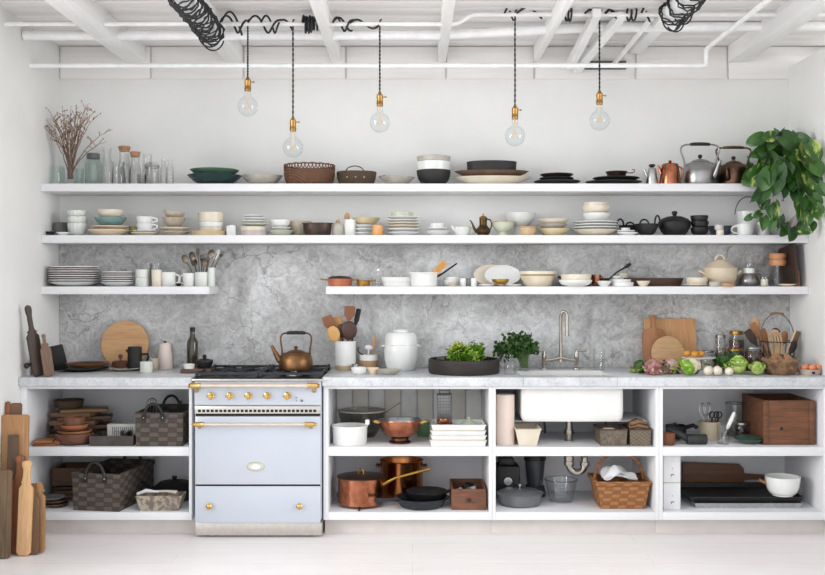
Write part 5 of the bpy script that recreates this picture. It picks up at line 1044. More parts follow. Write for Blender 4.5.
# herbs in a glass
D = 5.9; s = D/F; r = T('glass_vase', 'clear glass vase with bunch of dark green herbs by faucet', 'vase', (X(523.5, D), D-.04, z+GAP)); part('body', MB().lathe(shell([(0, 0), (5.6*s, 0), (5.6*s, 15*s), (6*s, 16*s)], .0025), 28), GCLR, r)
r = T('herb_bunch', 'bushy dark green herb bunch standing beside the faucet', 'herbs', (X(517, D), D-.04, z+.006)); m = MB(); st = MB()
for k in range(150):
    tx = rnd.uniform(-.115, .105); q = max(0, 1-(tx/.135)**2)**.5; tz = .05+.155*q*rnd.uniform(.35, 1) if k > 14 else rnd.uniform(.04, .16)
    ty = rnd.uniform(-.075, .075); b = Vector((.038+rnd.uniform(-.02, .02), rnd.uniform(-.02, .02), .01))
    pts = bez(b, b+Vector((tx*.1, 0, .09)), Vector((tx*.7, ty*.7, tz*.85+.02)), Vector((tx, ty, tz)), 8); st.tube(pts, .0014, 4)
    for j in range(9):
        p = pts[-1-j % 4] + Vector((rnd.uniform(-.02, .02), rnd.uniform(-.02, .02), rnd.uniform(-.014, .018)))
        if math.hypot(p.x-.038, p.y) < .062 and p.z < .115: continue
        M = Matrix.Translation(p) @ Euler((rnd.uniform(0, 6), rnd.uniform(0, 6), rnd.uniform(0, 6))).to_matrix().to_4x4()
        m.patch(leaf_fn(.022, .011, .3, .3, .001, 0), 3, 3, 0, M)
part('leaves', m, HERB, r); part('stems', st, STEM, r)
bottle('glass_bottle', 'small clear narrow necked flask in front of the herbs', 510.3, [(6.2, 0), (6.6, 1), (6.6, 9), (5.6, 12), (1.6, 15), (1.3, 19), (1.8, 20)], GCLR, z, 5.62, cat='flask')
bottle('drinking_glass', 'clear ribbed drinking glass beside the faucet', 599, [(5.4, 0), (5.6, 1), (6.2, 21)], GCLR, z, 5.9, cat='glass')
# bridge faucet
D = 5.94; s = D/F; fx = X(560.7, D); r = T('bridge_faucet', 'polished nickel bridge faucet with tall gooseneck spout', 'faucet', (fx, D, z+GAP)); zb = Z(360, D)-z
m = MB(); top = Z(318, D)-z; R = 3.0*s
pts = [(0, 0, zb-.012), (0, 0, zb+.01), (0, 0, top)] + [(R-R*math.cos(a), -.02*math.sin(a/2), top+R*2.2*math.sin(a)) for a in [PI*i/10 for i in range(1, 11)]] + [(2*R, -.02, Z(336, D)-z)]
m.tube(pts, [.012, .0105] + [.0092]*(len(pts)-3) + [.0105], 18); part('gooseneck_spout', m, NICKEL, r)
m = MB(); m.tube([(-17*s, 0, zb-.004), (-10*s, 0, zb), (0, 0, zb+.012), (10*s, 0, zb), (16.5*s, 0, zb-.004)], [.009, .009, .014, .009, .009], 14); part('bridge', m, NICKEL, r)
for q, a in ((-1, -16.7*s), (1, 15.8*s)):
    v = part('valve', MB().lathe([(0, 0), (.021, 0), (.02, .006), (.011, .012), (.011, .05), (.014, .056), (.013, .09), (.009, .1), (.009, .112), (0, .114)], 20, c=(a, 0, 0)), NICKEL, r)
    part('lever_handle', MB().tube([(a-q*.006, 0, .109), (a+q*.02, 0, .11), (a+q*.05, -.005, .111), (a+q*.062, -.006, .111)], [.009, .006, .0075, .005], 10), NICKEL, v)
# sink
sx0, sx1 = X(521.5, 5.5), X(624, 5.5); r = T('sink', 'white ceramic undermount sink below the worktop cut-out', 'sink', ((sx0+sx1)/2, 5.5, 0)); a = (sx1-sx0)/2; zb, zt = Z(422.5, 5.5), .8265
m = MB(); m.box(-a, a, 0, .012, zb, zt, .004); m.box(-a, a, .36, .372, zb, zt, .004); m.box(-a, -a+.012, .006, .366, zb, zt, .004); m.box(a-.012, a, .006, .366, zb, zt, .004); m.box(-a+.004, a-.004, .004, .368, zb-.004, zb+.012, .006)
m = MB()
def rr_(w0, w1, d0, d1, rad, zz, n=6):
    o = []
    for cx, cy, a0 in ((w1-rad, d1-rad, 0), (w0+rad, d1-rad, PI/2), (w0+rad, d0+rad, PI), (w1-rad, d0+rad, 3*PI/2)):
        for i in range(n+1): o.append((cx+rad*math.cos(a0+PI/2*i/n), cy+rad*math.sin(a0+PI/2*i/n), zz))
    return o
rings = [rr_(-a+.03, a-.03, .03, .33, .02, zb), rr_(-a+.012, a-.012, .012, .348, .03, zb+.004), rr_(-a+.003, a-.003, .003, .357, .03, zb+.02), rr_(-a, a, 0, .36, .03, zb+.05), rr_(-a, a, 0, .36, .03, zt), rr_(-a+.012, a-.012, .012, .348, .03, zt), rr_(-a+.016, a-.016, .016, .344, .03, zb+.03), rr_(-a+.04, a-.04, .04, .32, .03, zb+.012)]
n = len(rings[0]); v = [p for g in rings for p in g]; f = [tuple(range(n))[::-1]]
for k in range(len(rings)-1):
    for i in range(n): f.append((k*n+i, k*n+(i+1) % n, (k+1)*n+(i+1) % n, (k+1)*n+i))
f.append(tuple((len(rings)-1)*n+i for i in range(n))); m.add(v, f)
part('basin', m, WHITE, r)
m = MB(); cx = (sx0+sx1)/2; q0, q1 = X(521, 5.55)+.001-cx, X(613, 5.55)-.001-cx; b0, b1 = .046, .359
for bb in ((q0, q1, b0, b0+.004), (q0, q1, b1-.004, b1), (q0, q0+.004, b0+.004, b1-.004), (q1-.004, q1, b0+.004, b1-.004)): m.box(*bb, .8268, .872)
part('lip', m, WHITE, r)
# boards behind the vegetables
board([(-.155, 0), (.155, 0), (.155, .30), (-.155, .30)], .02, wood('big_board_wood', (206, 158, 110), (188, 136, 88), 'z', .5, 3.5), 'large rectangular pale wood board leaning on marble behind vegetables', (X(671.5, 5.98), 5.98, z+.002), (-.16, 0, 0))
board(paddle(.07, .235, .014, .09, sh=.75), .02, WMID, 'brown handled board leaning before the large rectangular board', (X(655, 5.93), 5.925, z+.002), (-.16, 0, 0))
board([(.097*math.cos(t), .1+.1*math.sin(t)) for t in [2*PI*i/36 for i in range(36)]], .018, wood('oval_board_wood', (196, 160, 118), (178, 140, 98), 'x', .5, 4), 'low oval wooden board standing behind the radicchio', (X(668.5, 5.86), 5.865, z+.002), (-.16, 0, 0))
# vegetables
def veg(name, lab, cat, px, D, w, build, group=None):
    r = T(name, lab, cat, (X(px, D), D, z+.002), group=group); build(r, w*D/F/2); return r
def head(mats, n, ruf=.6, W=.55, el=(.05, 1.35), dz=.45, curl=(.2, .9), inner=None, L=1.1, cup=.3):
    def f(r, R):
        m = MB(); leafy(m, Vector((0, 0, R*dz)), R, n, list(range(len(mats))), rnd, ruf, el, L, W, curl, 8, cup)
        zmin = min(p[2] for p in m.v); m.v = [(p[0], p[1], max(p[2], .001+.0*p[2])) for p in m.v]
        part('leaves', m, mats, r)
        if inner: part('heart', MB().ball((0, 0, R*.62), R*.6, 20, 12), inner, r)
    return f
def frilly(mats, n, lr, ruf=.9, W=.6, sq=.8):
    def f(r, R):
        m = MB()
        for k in range(n):
            a = k*2.39996; h = -.55+1.5*(k+.5)/n; q = math.sqrt(max(0, 1-min(1, h*h)))
            c = Vector((R*.72*q*math.cos(a), R*.72*q*math.sin(a), R*sq*.8 + R*sq*.7*h)); d = Vector((q*math.cos(a), q*math.sin(a), h+.35)).normalized()
            M = Matrix.Translation(c) @ Vector((0, 1, 0)).rotation_difference(d).to_matrix().to_4x4() @ Matrix.Rotation(rnd.uniform(0, 6), 4, 'Y') @ Matrix.Rotation(-.6, 4, 'X') @ Matrix.Translation((0, -lr*R*.5, 0))
            M2 = M @ Matrix.Rotation(PI/2, 4, 'X')
            m.patch(leaf_fn(lr*R, lr*R*W, .3, -rnd.uniform(.2, .9), lr*R*ruf*.35, rnd.uniform(0, 6)), 7, 8, rnd.randrange(len(mats)), M2)
        m.ball((0, 0, R*sq*.8), R*.66, 16, 10); m.v = [(p[0], p[1], max(p[2], .001)) for p in m.v]; part('leaves', m, mats, r)
    return f
veg('green_radicchio', 'green leafy head at the sink end of the vegetable row', 'lettuce', 640, 5.70, 20, frilly([HERB, LETT, RADI], 40, .8))
veg('red_lettuce', 'dusty red frilly lettuce head in the vegetable row', 'lettuce', 653, 5.60, 24, frilly([RADI, RADI, RADP], 70, .7, 1.2))
veg('radicchio', 'pink and white radicchio head beside the red lettuce', 'radicchio', 671, 5.66, 22, frilly([RADP, RADP, RADI, CABL], 40, .95, .6))
def cauli(r, R):
    m = MB()
    for k in range(60):
        a, b = rnd.uniform(0, 2*PI), rnd.uniform(-.25, 1.45); q = R*.62
        p = Vector((q*math.cos(a)*math.cos(b), q*math.sin(a)*math.cos(b), R*.72+q*.75*math.sin(b))); m.ball(p, R*rnd.uniform(.16, .24), 8, 6, jit=R*.02)
    m.ball((0, 0, R*.68), R*.62, 16, 10); part('florets', m, mat('cauliflower', (232, 222, 196), .7, rgb2=(222, 208, 176), vs=60), r)
    m = MB()
    for k, a in enumerate((1.35, 1.75, 2.15, 2.5, 1.1, .5, -.4, -1.2)):
        M = Matrix.Translation((-math.sin(a)*R*.45, math.cos(a)*R*.45, R*.04)) @ Matrix.Rotation(a, 4, 'Z') @ Matrix.Rotation(-.75, 4, 'X'); m.patch(leaf_fn(R*(1.55 if k < 5 else 1.0), R*.55, .35, .75, R*.1, k), 8, 8, k % 2, M)
    m.v = [(p[0], p[1], max(p[2], .002)) for p in m.v]; part('leaves', m, [LETT2, LETT], r)
veg('cauliflower', 'cream cauliflower wrapped in light green leaves', 'cauliflower', 691, 5.56, 24, cauli)
TURN = mat('white_turnip', (234, 226, 210), .45, rgb2=(226, 214, 194), vs=10)
def turnip(stem):
    def f(r, R):
        part('root', MB().lathe([(0, 0), (R*.5, R*.08), (R*.9, R*.5), (R, R*.95), (R*.85, R*1.45), (R*.45, R*1.78), (R*.2, R*1.9), (0, R*1.95)], 24), TURN, r)
        m = MB()
        for k in range(3):
            a = rnd.uniform(-.8, .8); m.tube(bez((0, 0, R*1.8), (a*R*.3, R*.6, R*2.3), (a*R, R*1.6, R*2.4), (a*R*1.8, R*2.8, R*2.0), 8), R*.13, 6)
        if stem: part('stalks', m, STEM, r)
    return f
for px, D, w, lab, st_ in ((708, 5.53, 9.6, 'white turnip nearest the cauliflower, front row', 0), (717.3, 5.53, 9.8, 'white turnip in the middle of the front row', 0), (709.5, 5.62, 8.4, 'white turnip behind the other turnips', 1), (729, 5.52, 8.6, 'white turnip with green stalks beside the cabbage', 1)):
    veg('turnip', lab, 'turnip', px, D, w, turnip(st_), 'white turnips on the worktop')
m = MB(); st = MB(); r = T('turnip_greens', 'dark green turnip tops lying between turnips and cabbage', 'greens', (X(725, 5.70), 5.70, z+.003))
for k in range(16):
    a = rnd.uniform(-.05, .07); h = rnd.uniform(.03, .1); st.tube(bez((.01+a*.2, -.05, .02), (a*.5, -.02, h*.6), (a*.8, .01, h), (a, .05, h*.9), 6), .003, 5)
    M = Matrix.Translation((a*.75-.01, rnd.uniform(-.02, .04), h*.75)) @ Euler((rnd.uniform(-1.3, -.2), rnd.uniform(-.6, .6), rnd.uniform(-1, 1))).to_matrix().to_4x4(); m.patch(leaf_fn(.06, .024, .3, .4, .006, k), 6, 6, 0, M)
m.v = [(p[0], p[1], max(p[2], .001)) for p in m.v]; part('leaves', m, HERB, r); part('stalks', st, LETT2, r)
veg('cabbage', 'larger green pointed cabbage behind the last turnip', 'cabbage', 739, 5.62, 23, head([CABB, CABB, CABL], 26, .3, .7, (.25, 1.4), .35, (-.5, .1), CABL, 1.25, .8))
veg('cabbage', 'smaller green cabbage beside the brown paper bag', 'cabbage', 757.5, 5.56, 21, head([CABB, CABL, CABL], 20, .3, .7, (.1, 1.3), .35, (-.3, .3), CABL, 1.05, .7))
# paper bag
m = MB(); D = 5.62; s = D/F; R = 16*s; prof = [(0, .001), (R*.85, .001), (R*.98, R*.15), (R*1.03, R*.32), (R*.94, R*.5), (R*1.0, R*.7), (R*1.1, R*.85), (R*1.0, R*1.02), (R*.86, R*.85), (R*.8, R*.5), (0, R*.4)]
m.lathe(prof, 26); m.v = [tuple(Vector(p)*(1 + (.1*math.sin(5*math.atan2(p[1], p[0])+p[2]*60) + rnd.uniform(-.05, .05) if p[2] > .01 else 0)) for p in [q])[0][:] if False else (p[0]*(1+.09*math.sin(5*math.atan2(p[1], p[0])+p[2]*70)+rnd.uniform(-.03, .03)), p[1]*(1+.09*math.sin(7*math.atan2(p[1], p[0])+p[2]*50)), max(.001, p[2]+(.006*math.sin(9*math.atan2(p[1], p[0])) if p[2] > .02 else 0))) for p in m.v]
S('paper_bag', m, mat('kraft_paper', (146, 114, 86), .85, rgb2=(108, 80, 58), vs=30, bump=.4), 'crumpled brown paper bag with rolled top holding onions', 'bag', (X(780.5, D), D, z+GAP))
ONI = mat('onion_skin', (168, 118, 80), .4, rgb2=(144, 94, 60), vs=30)
for k, (a, b, c) in enumerate(((-.045, -.02, 'brown onion in the paper bag, nearest the cabbage'), (.03, -.03, 'brown onion in the paper bag, nearest the egg box'), (-.005, .03, 'brown onion at the back of paper bag'))):
    S('onion', MB().lathe([(0, 0), (.014, .002), (.028, .02), (.026, .038), (.01, .05), (.004, .062), (0, .063)], 20), ONI, c, 'onion', (X(780.5, D)+a, D+b, z+R*.62), group='onions in the paper bag')
# tomatoes in a low tray
D = 5.6; s = D/F; r = T('tomato_tray', 'low pale tray of orange tomatoes against partition wall', 'tray', (X(809.5, D), D, z+GAP)); part('body', MB().lathe(shell([(0, 0), (10*s, 0), (11.6*s, 5.4*s)], .003), 32, sy=.9), mat('grey_pulp', (196, 182, 168), .8, rgb2=(176, 160, 146), vs=60), r); part('label_spot', MB().lathe([(0, 0), (.009, 0), (.009, .002), (0, .002)], 16, M=Matrix.Translation((.0, -.0555, .014)) @ Matrix.Rotation(PI/2-.3, 4, 'X')), BLACK, r, 'small black spot')
TOM = mat('orange_tomato', (226, 150, 112), .4, rgb2=(216, 128, 90), vs=10)
for k, (a, b) in enumerate(((-.036, -.018), (.003, -.03), (.04, -.014), (-.016, .022), (.026, .026))):
    S('tomato', MB().ball((0, 0, .021), .021, 18, 12, sc=(1, 1, .9)), TOM, ['orange tomato by the paper bag in the low tray', 'front middle orange tomato in the low tray', 'orange tomato nearest the partition wall in low tray', 'back orange tomato on the bag side of low tray', 'back orange tomato on the wall side of low tray'][k], 'tomato', (X(809.5, D)+a, D+b, z+.02), group='tomatoes in the low tray')
# oranges on a plate
D = 5.78; zt = z+.085; s = D/F
S('cake_stand', MB().lathe([(0, 0), (.045, 0), (.04, .006), (.014, .012), (.012, .07), (.03, .077), (17*s, .078), (17.4*s, .083), (16*s, .084), (0, .083)], 40), COOLW, 'white pedestal plate carrying orange fruits behind cauliflower', 'plate', (X(699, D), D, z+GAP))
APR = mat('apricot_skin', (222, 160, 60), .5, rgb2=(210, 138, 46), vs=14)
for px, b, lab in ((687, 0, 'orange apricot nearest the oval board on white plate'), (693.5, -.03, 'middle orange apricot on the white pedestal plate'), (700.5, -.01, 'orange apricot nearest the jars on white plate')):
    S('apricot', MB().ball((0, 0, .018), .0215, 18, 12, sc=(1, 1, .84)), APR, lab, 'apricot', (X(px, D), D+b, zt+.002), group='apricots on the white plate')
# jars at the back
def jar(px, D, w, h, cont, frac, lab, lid=PEWTER):
    s = D/F; a = w/2; bottle('storage_jar', lab, px, [(a*.95, 0), (a, 1), (a, h*.8), (a*.85, h*.88), (a*.85, h*.9)], GCLR, z, D, extra=[('contents', MB().lathe([(0, .004), ((a-.5)*s, .004), ((a-.5)*s, h*frac*s), (0, h*frac*s)], 24), cont, None), ('lid', cyl(a*.9, h*.9, a*.9, h, s), lid, 'metal lid')], cat='jar')
GRAIN = mat('grains', (160, 136, 104), .8, rgb2=(120, 96, 70), vs=200); NUTS = mat('dark_nuts', (92, 62, 48), .7, rgb2=(60, 40, 32), vs=120); FLOURM = mat('flour', (214, 208, 198), .9)
jar(708, 5.92, 13, 19, FLOURM, .5, 'small clear jar of flour behind the orange fruits'); jar(720.5, 5.97, 11, 34, GRAIN, .6, 'slim tall jar with steel lid behind the greens')
jar(721, 5.86, 11, 20, GRAIN, .3, 'short nearly empty clear jar above the turnip greens'); jar(736.5, 5.97, 15, 38, NUTS, .75, 'tallest storage jar with brassy lid behind cabbage', BRASS)
jar(735, 5.85, 17, 22, GRAIN, .5, 'squat clear jar directly behind the larger cabbage', BRASS); jar(753.5, 5.83, 17, 24, NUTS, .8, 'dark filled jar with steel lid behind the smaller cabbage')
# wire basket of utensils
D = 5.86; s = D/F; bx = X(777, D); r = T('wire_basket', 'round dark wire basket with tall hoop handle and yellow grip', 'basket', (bx, D, z+GAP)); R = 17*s; m = MB()
for h, q in ((.002, .8), (14*s, .95), (29*s, 1)): m.tube([(R*q*math.cos(2*PI*i/40), R*q*math.sin(2*PI*i/40), h) for i in range(40)], .0028, 6, True)
for k in range(18):
    a = 2*PI*k/18; m.tube([(R*.8*math.cos(a), R*.8*math.sin(a), .002), (R*.95*math.cos(a), R*.95*math.sin(a), 14*s), (R*math.cos(a), R*math.sin(a), 29*s)], .0018, 5)
m.lathe([(0, 0), (R*.8, 0), (R*.8, .003), (0, .003)], 24)
part('cage', m, BLACK, r); part('hoop_handle', MB().tube(arc((0, 0, 29*s), R*1.03, 28*s, 0, PI, 24), .0034, 8), GREY, r); part('grip', MB().tube([(-7*s, 0, 56.6*s), (0, 0, 57.2*s), (7*s, 0, 56.6*s)], .006, 10), BRASS, r, 'yellow wooden grip')
G = 'wooden utensils in the wire basket'
for k, (tx, ty, bxp, m_, hd, hw, hh, y, nm, lab) in enumerate((
    (745, 330, 772, WDARK, 'paddle', 4, 9, -.03, 'wooden_spatula', 'lowest dark wooden spatula leaning over the jars'), (752, 323, 773, WMID, 'paddle', 3.6, 9, .0, 'wooden_spatula', 'brown wooden spatula leaning over the tallest jar'),
    (756, 317, 774, WLIGHT, 'spoon', 3.4, 7, .03, 'wooden_spoon', 'slender tan spoon rising beside the hoop handle'), (763, 329, 776, WMID, 'paddle', 3.4, 8, .02, 'wooden_spatula', 'mid brown spatula behind the slotted one'),
    (778, 328, 781, WALN, 'spoon', 5.5, 7, .05, 'wooden_spoon', 'dark round spoon under the hoop middle'), (787, 331, 780, WMID, 'spoon', 4, 7, .03, 'wooden_spoon', 'brown spoon between slotted spatula and pale stick'),
    (798, 331, 783, WGREY, 'paddle', 3.4, 9, .0, 'wooden_spatula', 'grey weathered spatula leaning against partition wall'), (794, 340, 783, WDARK, 'spoon', 3.6, 7, -.03, 'wooden_spoon', 'dark spoon leaning towards the tomatoes'),
    (791, 329, 777, mat('pale_stick', (214, 188, 156), .6), None, 1, 0, -.075, 'wooden_stick', 'pale thin wooden stick in the wire basket'),
    (770, 329, 780, mat('slotted_beech', (206, 176, 140), .55, rgb2=(194, 162, 124), vs=16), 'slot', 7, 9, -.05, 'slotted_spatula', 'pale slotted wooden spatula in the wire basket'))):
    utensil(nm, lab, tx, ty, bxp, D, s, z+.008, m_, hd, hw, hh, y, G)
# ================================================================== things in the cabinets and on the floor
WOV = weave('dark_splint_weave', (98, 88, 80), (66, 57, 51), (48, 41, 37), .05, .0255)
WOVI = mat('dark_splint_inside', (60, 52, 47), .8, rgb2=(46, 40, 36), vs=40)
LEATH = mat('black_leather', (34, 31, 30), .5, rgb2=(26, 24, 23), vs=60)
def open_box(w, d, h, t=.006, flare=1.0, bev=.003):
    """open topped box shell centred on the origin, base on z = 0; flare = top size / bottom size"""
    m = MB(); q = 1/flare
    def ring(sx, sy, z): return [(-sx, -sy, z), (sx, -sy, z), (sx, sy, z), (-sx, sy, z)]
    R = [ring(w/2*q, d/2*q, 0), ring(w/2, d/2, h), ring(w/2-t, d/2-t, h), ring(w/2*q-t, d/2*q-t, t)]
    v = [p for r in R for p in r]; f = [(3, 2, 1, 0)]
    for k in range(3):
        for i in range(4): f.append((k*4+i, k*4+(i+1) % 4, (k+1)*4+(i+1) % 4, (k+1)*4+i))
    f.append((12, 13, 14, 15)); return m.add(v, f)
def frame_ring(w, d, z0, z1, t, m=None):
    m = m or MB(); 
    m.box(-w/2-t, w/2+t, -d/2-t, -d/2+t, z0, z1, .002); m.box(-w/2-t, w/2+t, d/2-t, d/2+t, z0, z1, .002)
    m.box(-w/2-t, -w/2+t, -d/2+t, d/2-t, z0, z1, .002); m.box(w/2-t, w/2+t, -d/2+t, d/2-t, z0, z1, .002); return m
def splint_basket(label, x, yf, z, w, d, h, rz=0, hw=.06, hz=.07, off=0):
    r = T('splint_basket', label, 'basket', (x, yf, z+GAP), rz, 'dark splint baskets with leather handles')
    b = open_box(w, d, h, .006, 1.03); b.v = [(p[0], p[1]+d/2, p[2]) for p in b.v]; part('body', b, WOV, r)
    rm = frame_ring(w, d, h-.022, h+.003, .004); rm.v = [(p[0], p[1]+d/2, p[2]) for p in rm.v]; part('rim', rm, WOV, r)
    for y, nm in ((-.007, 'front'), (d+.007, 'back')):
        m = MB(); pts = bez((off-hw, y, h-.03), (off-hw*.9, y, h+hz*1.3), (off+hw*.9, y, h+hz*1.3), (off+hw, y, h-.03), 16)
        m.tube(pts, .008, 8); m.box(off-hw-.011, off-hw+.011, y-.004, y+.004, h-.05, h-.012, .003); m.box(off+hw-.011, off+hw+.011, y-.004, y+.004, h-.05, h-.012, .003)
        hd = part('leather_handle', m, LEATH, r, 'black leather loop handle')
        for q in (-1, 1): part('rivet', MB().ball((off+q*hw, y-(.005 if y < 0 else -.005), h-.024), .0045, 10, 6), STEEL, hd)
    return r
PW = [WDARK, WMIDX, wood('tan_plank', (150, 116, 84), (122, 90, 62), 'x'), wood('brown_plank', (112, 82, 60), (86, 60, 42), 'x'), wood('red_plank', (150, 92, 58), (124, 70, 42), 'x')]
# ---- left cabinet, upper bay
z = ZU
D = 5.72; s = D/F
rnd = random.Random(3); zz = z+GAP
spec = [(.30, .17, .03, 72, 3, .1), (.28, .18, .024, 74, 0, -.15), (.31, .17, .022, 78, 3, .28), (.26, .18, .026, 71, 2, .05), (.30, .15, .022, 80, 3, .33), (.24, .17, .022, 70, 2, -.1), (.26, .15, .02, 79, 2, .38)]
WH = ['lowest board in the pile of wooden boards left of the white box', 'second board from the bottom in the cabinet wood pile', 'third board from the bottom, jutting towards white box', 'fourth pale board from the bottom in cabinet wood pile', 'fifth board from the bottom, jutting back at an angle', 'sixth pale board from the bottom in cabinet wood pile', 'topmost board of the pile, under the round basket lid']
for (w_, d_, h_, px, mi, rz), lab in zip(spec, WH):
    S('wooden_board', MB().box(-w_/2, w_/2, -d_/2, d_/2, 0, h_, .004), PW[mi], lab, 'board', (X(px+5, 5.8), 5.81, zz), rz*.7, 'wooden boards piled in the left cabinet'); zz += h_+GAP
r = T('basket_lid', 'round dark woven shallow basket on top of the board pile', 'basket', (X(69, 5.8), 5.8, zz)); part('body', MB().lathe(shell([(0, 0), (.066, 0), (.078, .012), (.082, .045)], .006), 36), DWICK, r); part('rim', MB().tube([(.081*math.cos(2*PI*i/40), .081*math.sin(2*PI*i/40), .045) for i in range(40)], .005, 8, True), DWICK, r)
S('wooden_board', MB().box(-.062, .062, -.07, .07, 0, .014, .003), PW[4], 'small flat orange brown board at the front of cabinet shelf', 'board', (X(46.5, 5.54), 5.545, z+GAP), .12); S('wooden_board', MB().box(-.05, .05, -.06, .06, 0, .012, .003), PW[1], 'smaller orange board stacked on the flat orange brown board', 'board', (X(45, 5.55), 5.55, z+.0155), .2)
S('wooden_egg', MB().ball((0, 0, .016), .018, 14, 10, sc=(1.3, 1, .9)), PW[4], 'small rounded brown wooden piece beside the bowls', 'ornament', (X(57.2, 5.5), 5.505, z+GAP))
D = 5.555; zz = z
for k, (w_, h_, p_, m_, lab) in enumerate(((37, 11.5, 9, mat('brown_wood_bowl', (112, 72, 52), .5, rgb2=(92, 57, 40), vs=14, stretch=(1, 1, 5)), 'widest brown wooden bowl at the front of the left cabinet'), (34, 5, 4, mat('tan_wood_bowl', (150, 106, 74), .5, rgb2=(126, 84, 56), vs=14, stretch=(1, 1, 5)), 'shallow tan wooden bowl nested on the widest bowl'), (26, 6.5, 5.5, mat('terracotta', (160, 102, 68), .7, rgb2=(154, 92, 56), vs=20), 'orange terracotta dish under the small cup'), (20, 8, 8, mat('brown_terracotta', (128, 84, 58), .7, rgb2=(106, 66, 46), vs=20), 'small brown terracotta cup topping the bowls'))):
    ves('deep' if k < 3 else 'cup', 74.6, w_, h_, m_, lab, zz, D, name='bowl' if k < 3 else 'cup', cat='bowl' if k < 3 else 'cup'); zz += sz(p_, D)+GAP
x0 = X(112, 5.5); r = T('slate_tray', 'shallow dark rectangular tray with loose kitchen bits', 'tray', (x0, 5.585, z+GAP)); part('body', open_box(.245, .2, .055, .007, 1.02), mat('dark_pewter_tray', (78, 68, 66), .6, rgb2=(60, 52, 50), vs=20), r)
m = MB(); m.box(-.08, .08, -.03, .03, 0, .09, .003)
for k in range(11): m.box(-.05+k*.011, -.046+k*.011, -.0312, -.029, .02 if k % 3 else .03, .075, 0, 1)
S('ribbed_box', m, [mat('white_card', (214, 212, 206), .6), GREY], 'white box with thin dark vertical lines standing in dark tray', 'box', (X(121.5, 5.62), 5.645, z+.012))
r = T('metal_cup', 'small pewter cup with ear handle in front of the lined box', 'cup', (X(124.5, 5.55), 5.575, z+.0085)); part('body', MB().lathe(p_cup(.032, .062, .8), 28), PEWTER, r); part('ear_handle', MB().tube([(-.02, -.02, .06), (-.045, -.024, .068), (-.05, -.03, .06)], .004, 8), PEWTER, r)
S('cloth_scrap', MB().ball((0, 0, .012), .03, 14, 8, sc=(1.4, .8, .4), jit=.004), WHITE, 'small crumpled white cloth lying in the dark tray', 'cloth', (X(103.5, 5.53), 5.55, z+.0095))
splint_basket('square dark splint basket filling the upper left cabinet bay', X(158.7, 5.47), 5.475, z, .262, .40, .182, 0, .052, .06, -.03)
r = T('wire_whisk', 'large wire whisk standing in the upper splint basket', 'whisk', (X(151, 5.6), 5.62, z+.1)); m = MB()
for k in range(6):
    a = PI*k/6; m.tube([(.035*math.sin(t)*math.cos(a), .035*math.sin(t)*math.sin(a), .1-.1*math.cos(t)*.5) for t in [PI*i/14 for i in range(15)]]+[(-.035*math.sin(t)*math.cos(a), -.035*math.sin(t)*math.sin(a), .1-.1*math.cos(t)*.5) for t in [PI-PI*i/14 for i in range(15)]], .0011, 5)
part('wires', m, GREY, r); part('handle', MB().tube([(0, 0, .05), (0, 0, -.085)], .007, 10), STEEL, r)
S('black_grip', MB().tube([(0, 0, 0), (.012, 0, .06), (.022, 0, .14)], .008, 10), BLACK, 'black utensil grip sticking out of upper splint basket', 'utensil', (X(174, 5.6), 5.66, z+.09))
# ---- left cabinet, lower bay
z = ZL
for k, (w_, d_, h_, px, rz, mi, lab) in enumerate(((.22, .2, .03, 76, .2, 3, 'lowest dark board behind the big splint basket'), (.2, .2, .028, 75, .15, 3, 'middle dark board behind the big splint basket'), (.22, .2, .02, 77, .2, 0, 'topmost dark board behind the big splint basket'))):
    S('wooden_board', MB().box(-w_/2, w_/2, -d_/2, d_/2, 0, h_, .005), PW[mi], lab, 'board', (X(px, 5.85), 5.84, z+GAP+.03*k), rz, 'dark boards in the lower left bay')
r = T('wooden_crate', 'low reddish wooden crate at the cabinet side wall', 'crate', (X(76, 5.85), 5.84, z+.087)); part('body', open_box(.2, .2, .1, .012), PW[3], r)
for k, lab in enumerate(('lower', 'middle', 'upper')):
    ves('plate', 56-1.5*k, 24, 3.6, PW[3] if k < 2 else GREY, f'{lab} rounded brown dish of three in front of wooden crate', z+.02*k, 5.60-.01*k, name='dish', cat='dish', group='rounded dishes before the crate')
splint_basket('long dark splint basket reaching deep into lower left bay', X(95.3, 5.47), 5.475, z, .276, .46, .205, -.16, .056, .072)
r = T('frying_pan', 'large lidded black frying pan with handle beside the long basket', 'pan', (X(174, 5.78), 5.79, z+GAP)); R = .122
part('body', MB().lathe(shell([(0, 0), (R*.78, 0), (R*.86, .01), (R, .06)], .004), 44), BLACK, r); part('handle', MB().tube([(-R*.85, -.05, .052), (-R*.98, -.08, .075), (-R*1.25, -.13, .125)], [.009, .007, .009], 8), BLACK, r)
ld = part('lid', MB().lathe([(0, .061), (R*1.01, .061), (R*1.02, .067), (R*.7, .1), (0, .116)], 40), BLACK, r); part('lid_knob', MB().lathe([(0, .115), (.01, .115), (.016, .126), (.014, .133), (0, .135)], 16), BLACK, ld)
m = open_box(.255, .12, .083, .007, 1.22); x0 = X(159.6, 5.5)
S('loaf_tin', m, mat('mottled_stone', (172, 160, 142), .6, rgb2=(118, 108, 98), vs=34, lo=.42, hi=.56), 'mottled stone coloured loaf tin before the frying pan', 'tin', (x0, 5.535, z+GAP))
S('white_scraper', MB().tube([(-.07, 0, .0), (-.02, -.005, .02), (.05, 0, .012)], [.009, .011, .006], 8), WHITE, 'white handled tool lying on the stone loaf tin', 'utensil', (X(150, 5.53), 5.53, z+.083)); S('wooden_scoop', MB().tube([(-.06, .01, .01), (.0, 0, .014), (.06, -.005, .008)], [.008, .007, .012], 8), CREAM, 'cream spoon lying across the stone loaf tin', 'utensil', (X(166, 5.53), 5.545, z+.082))

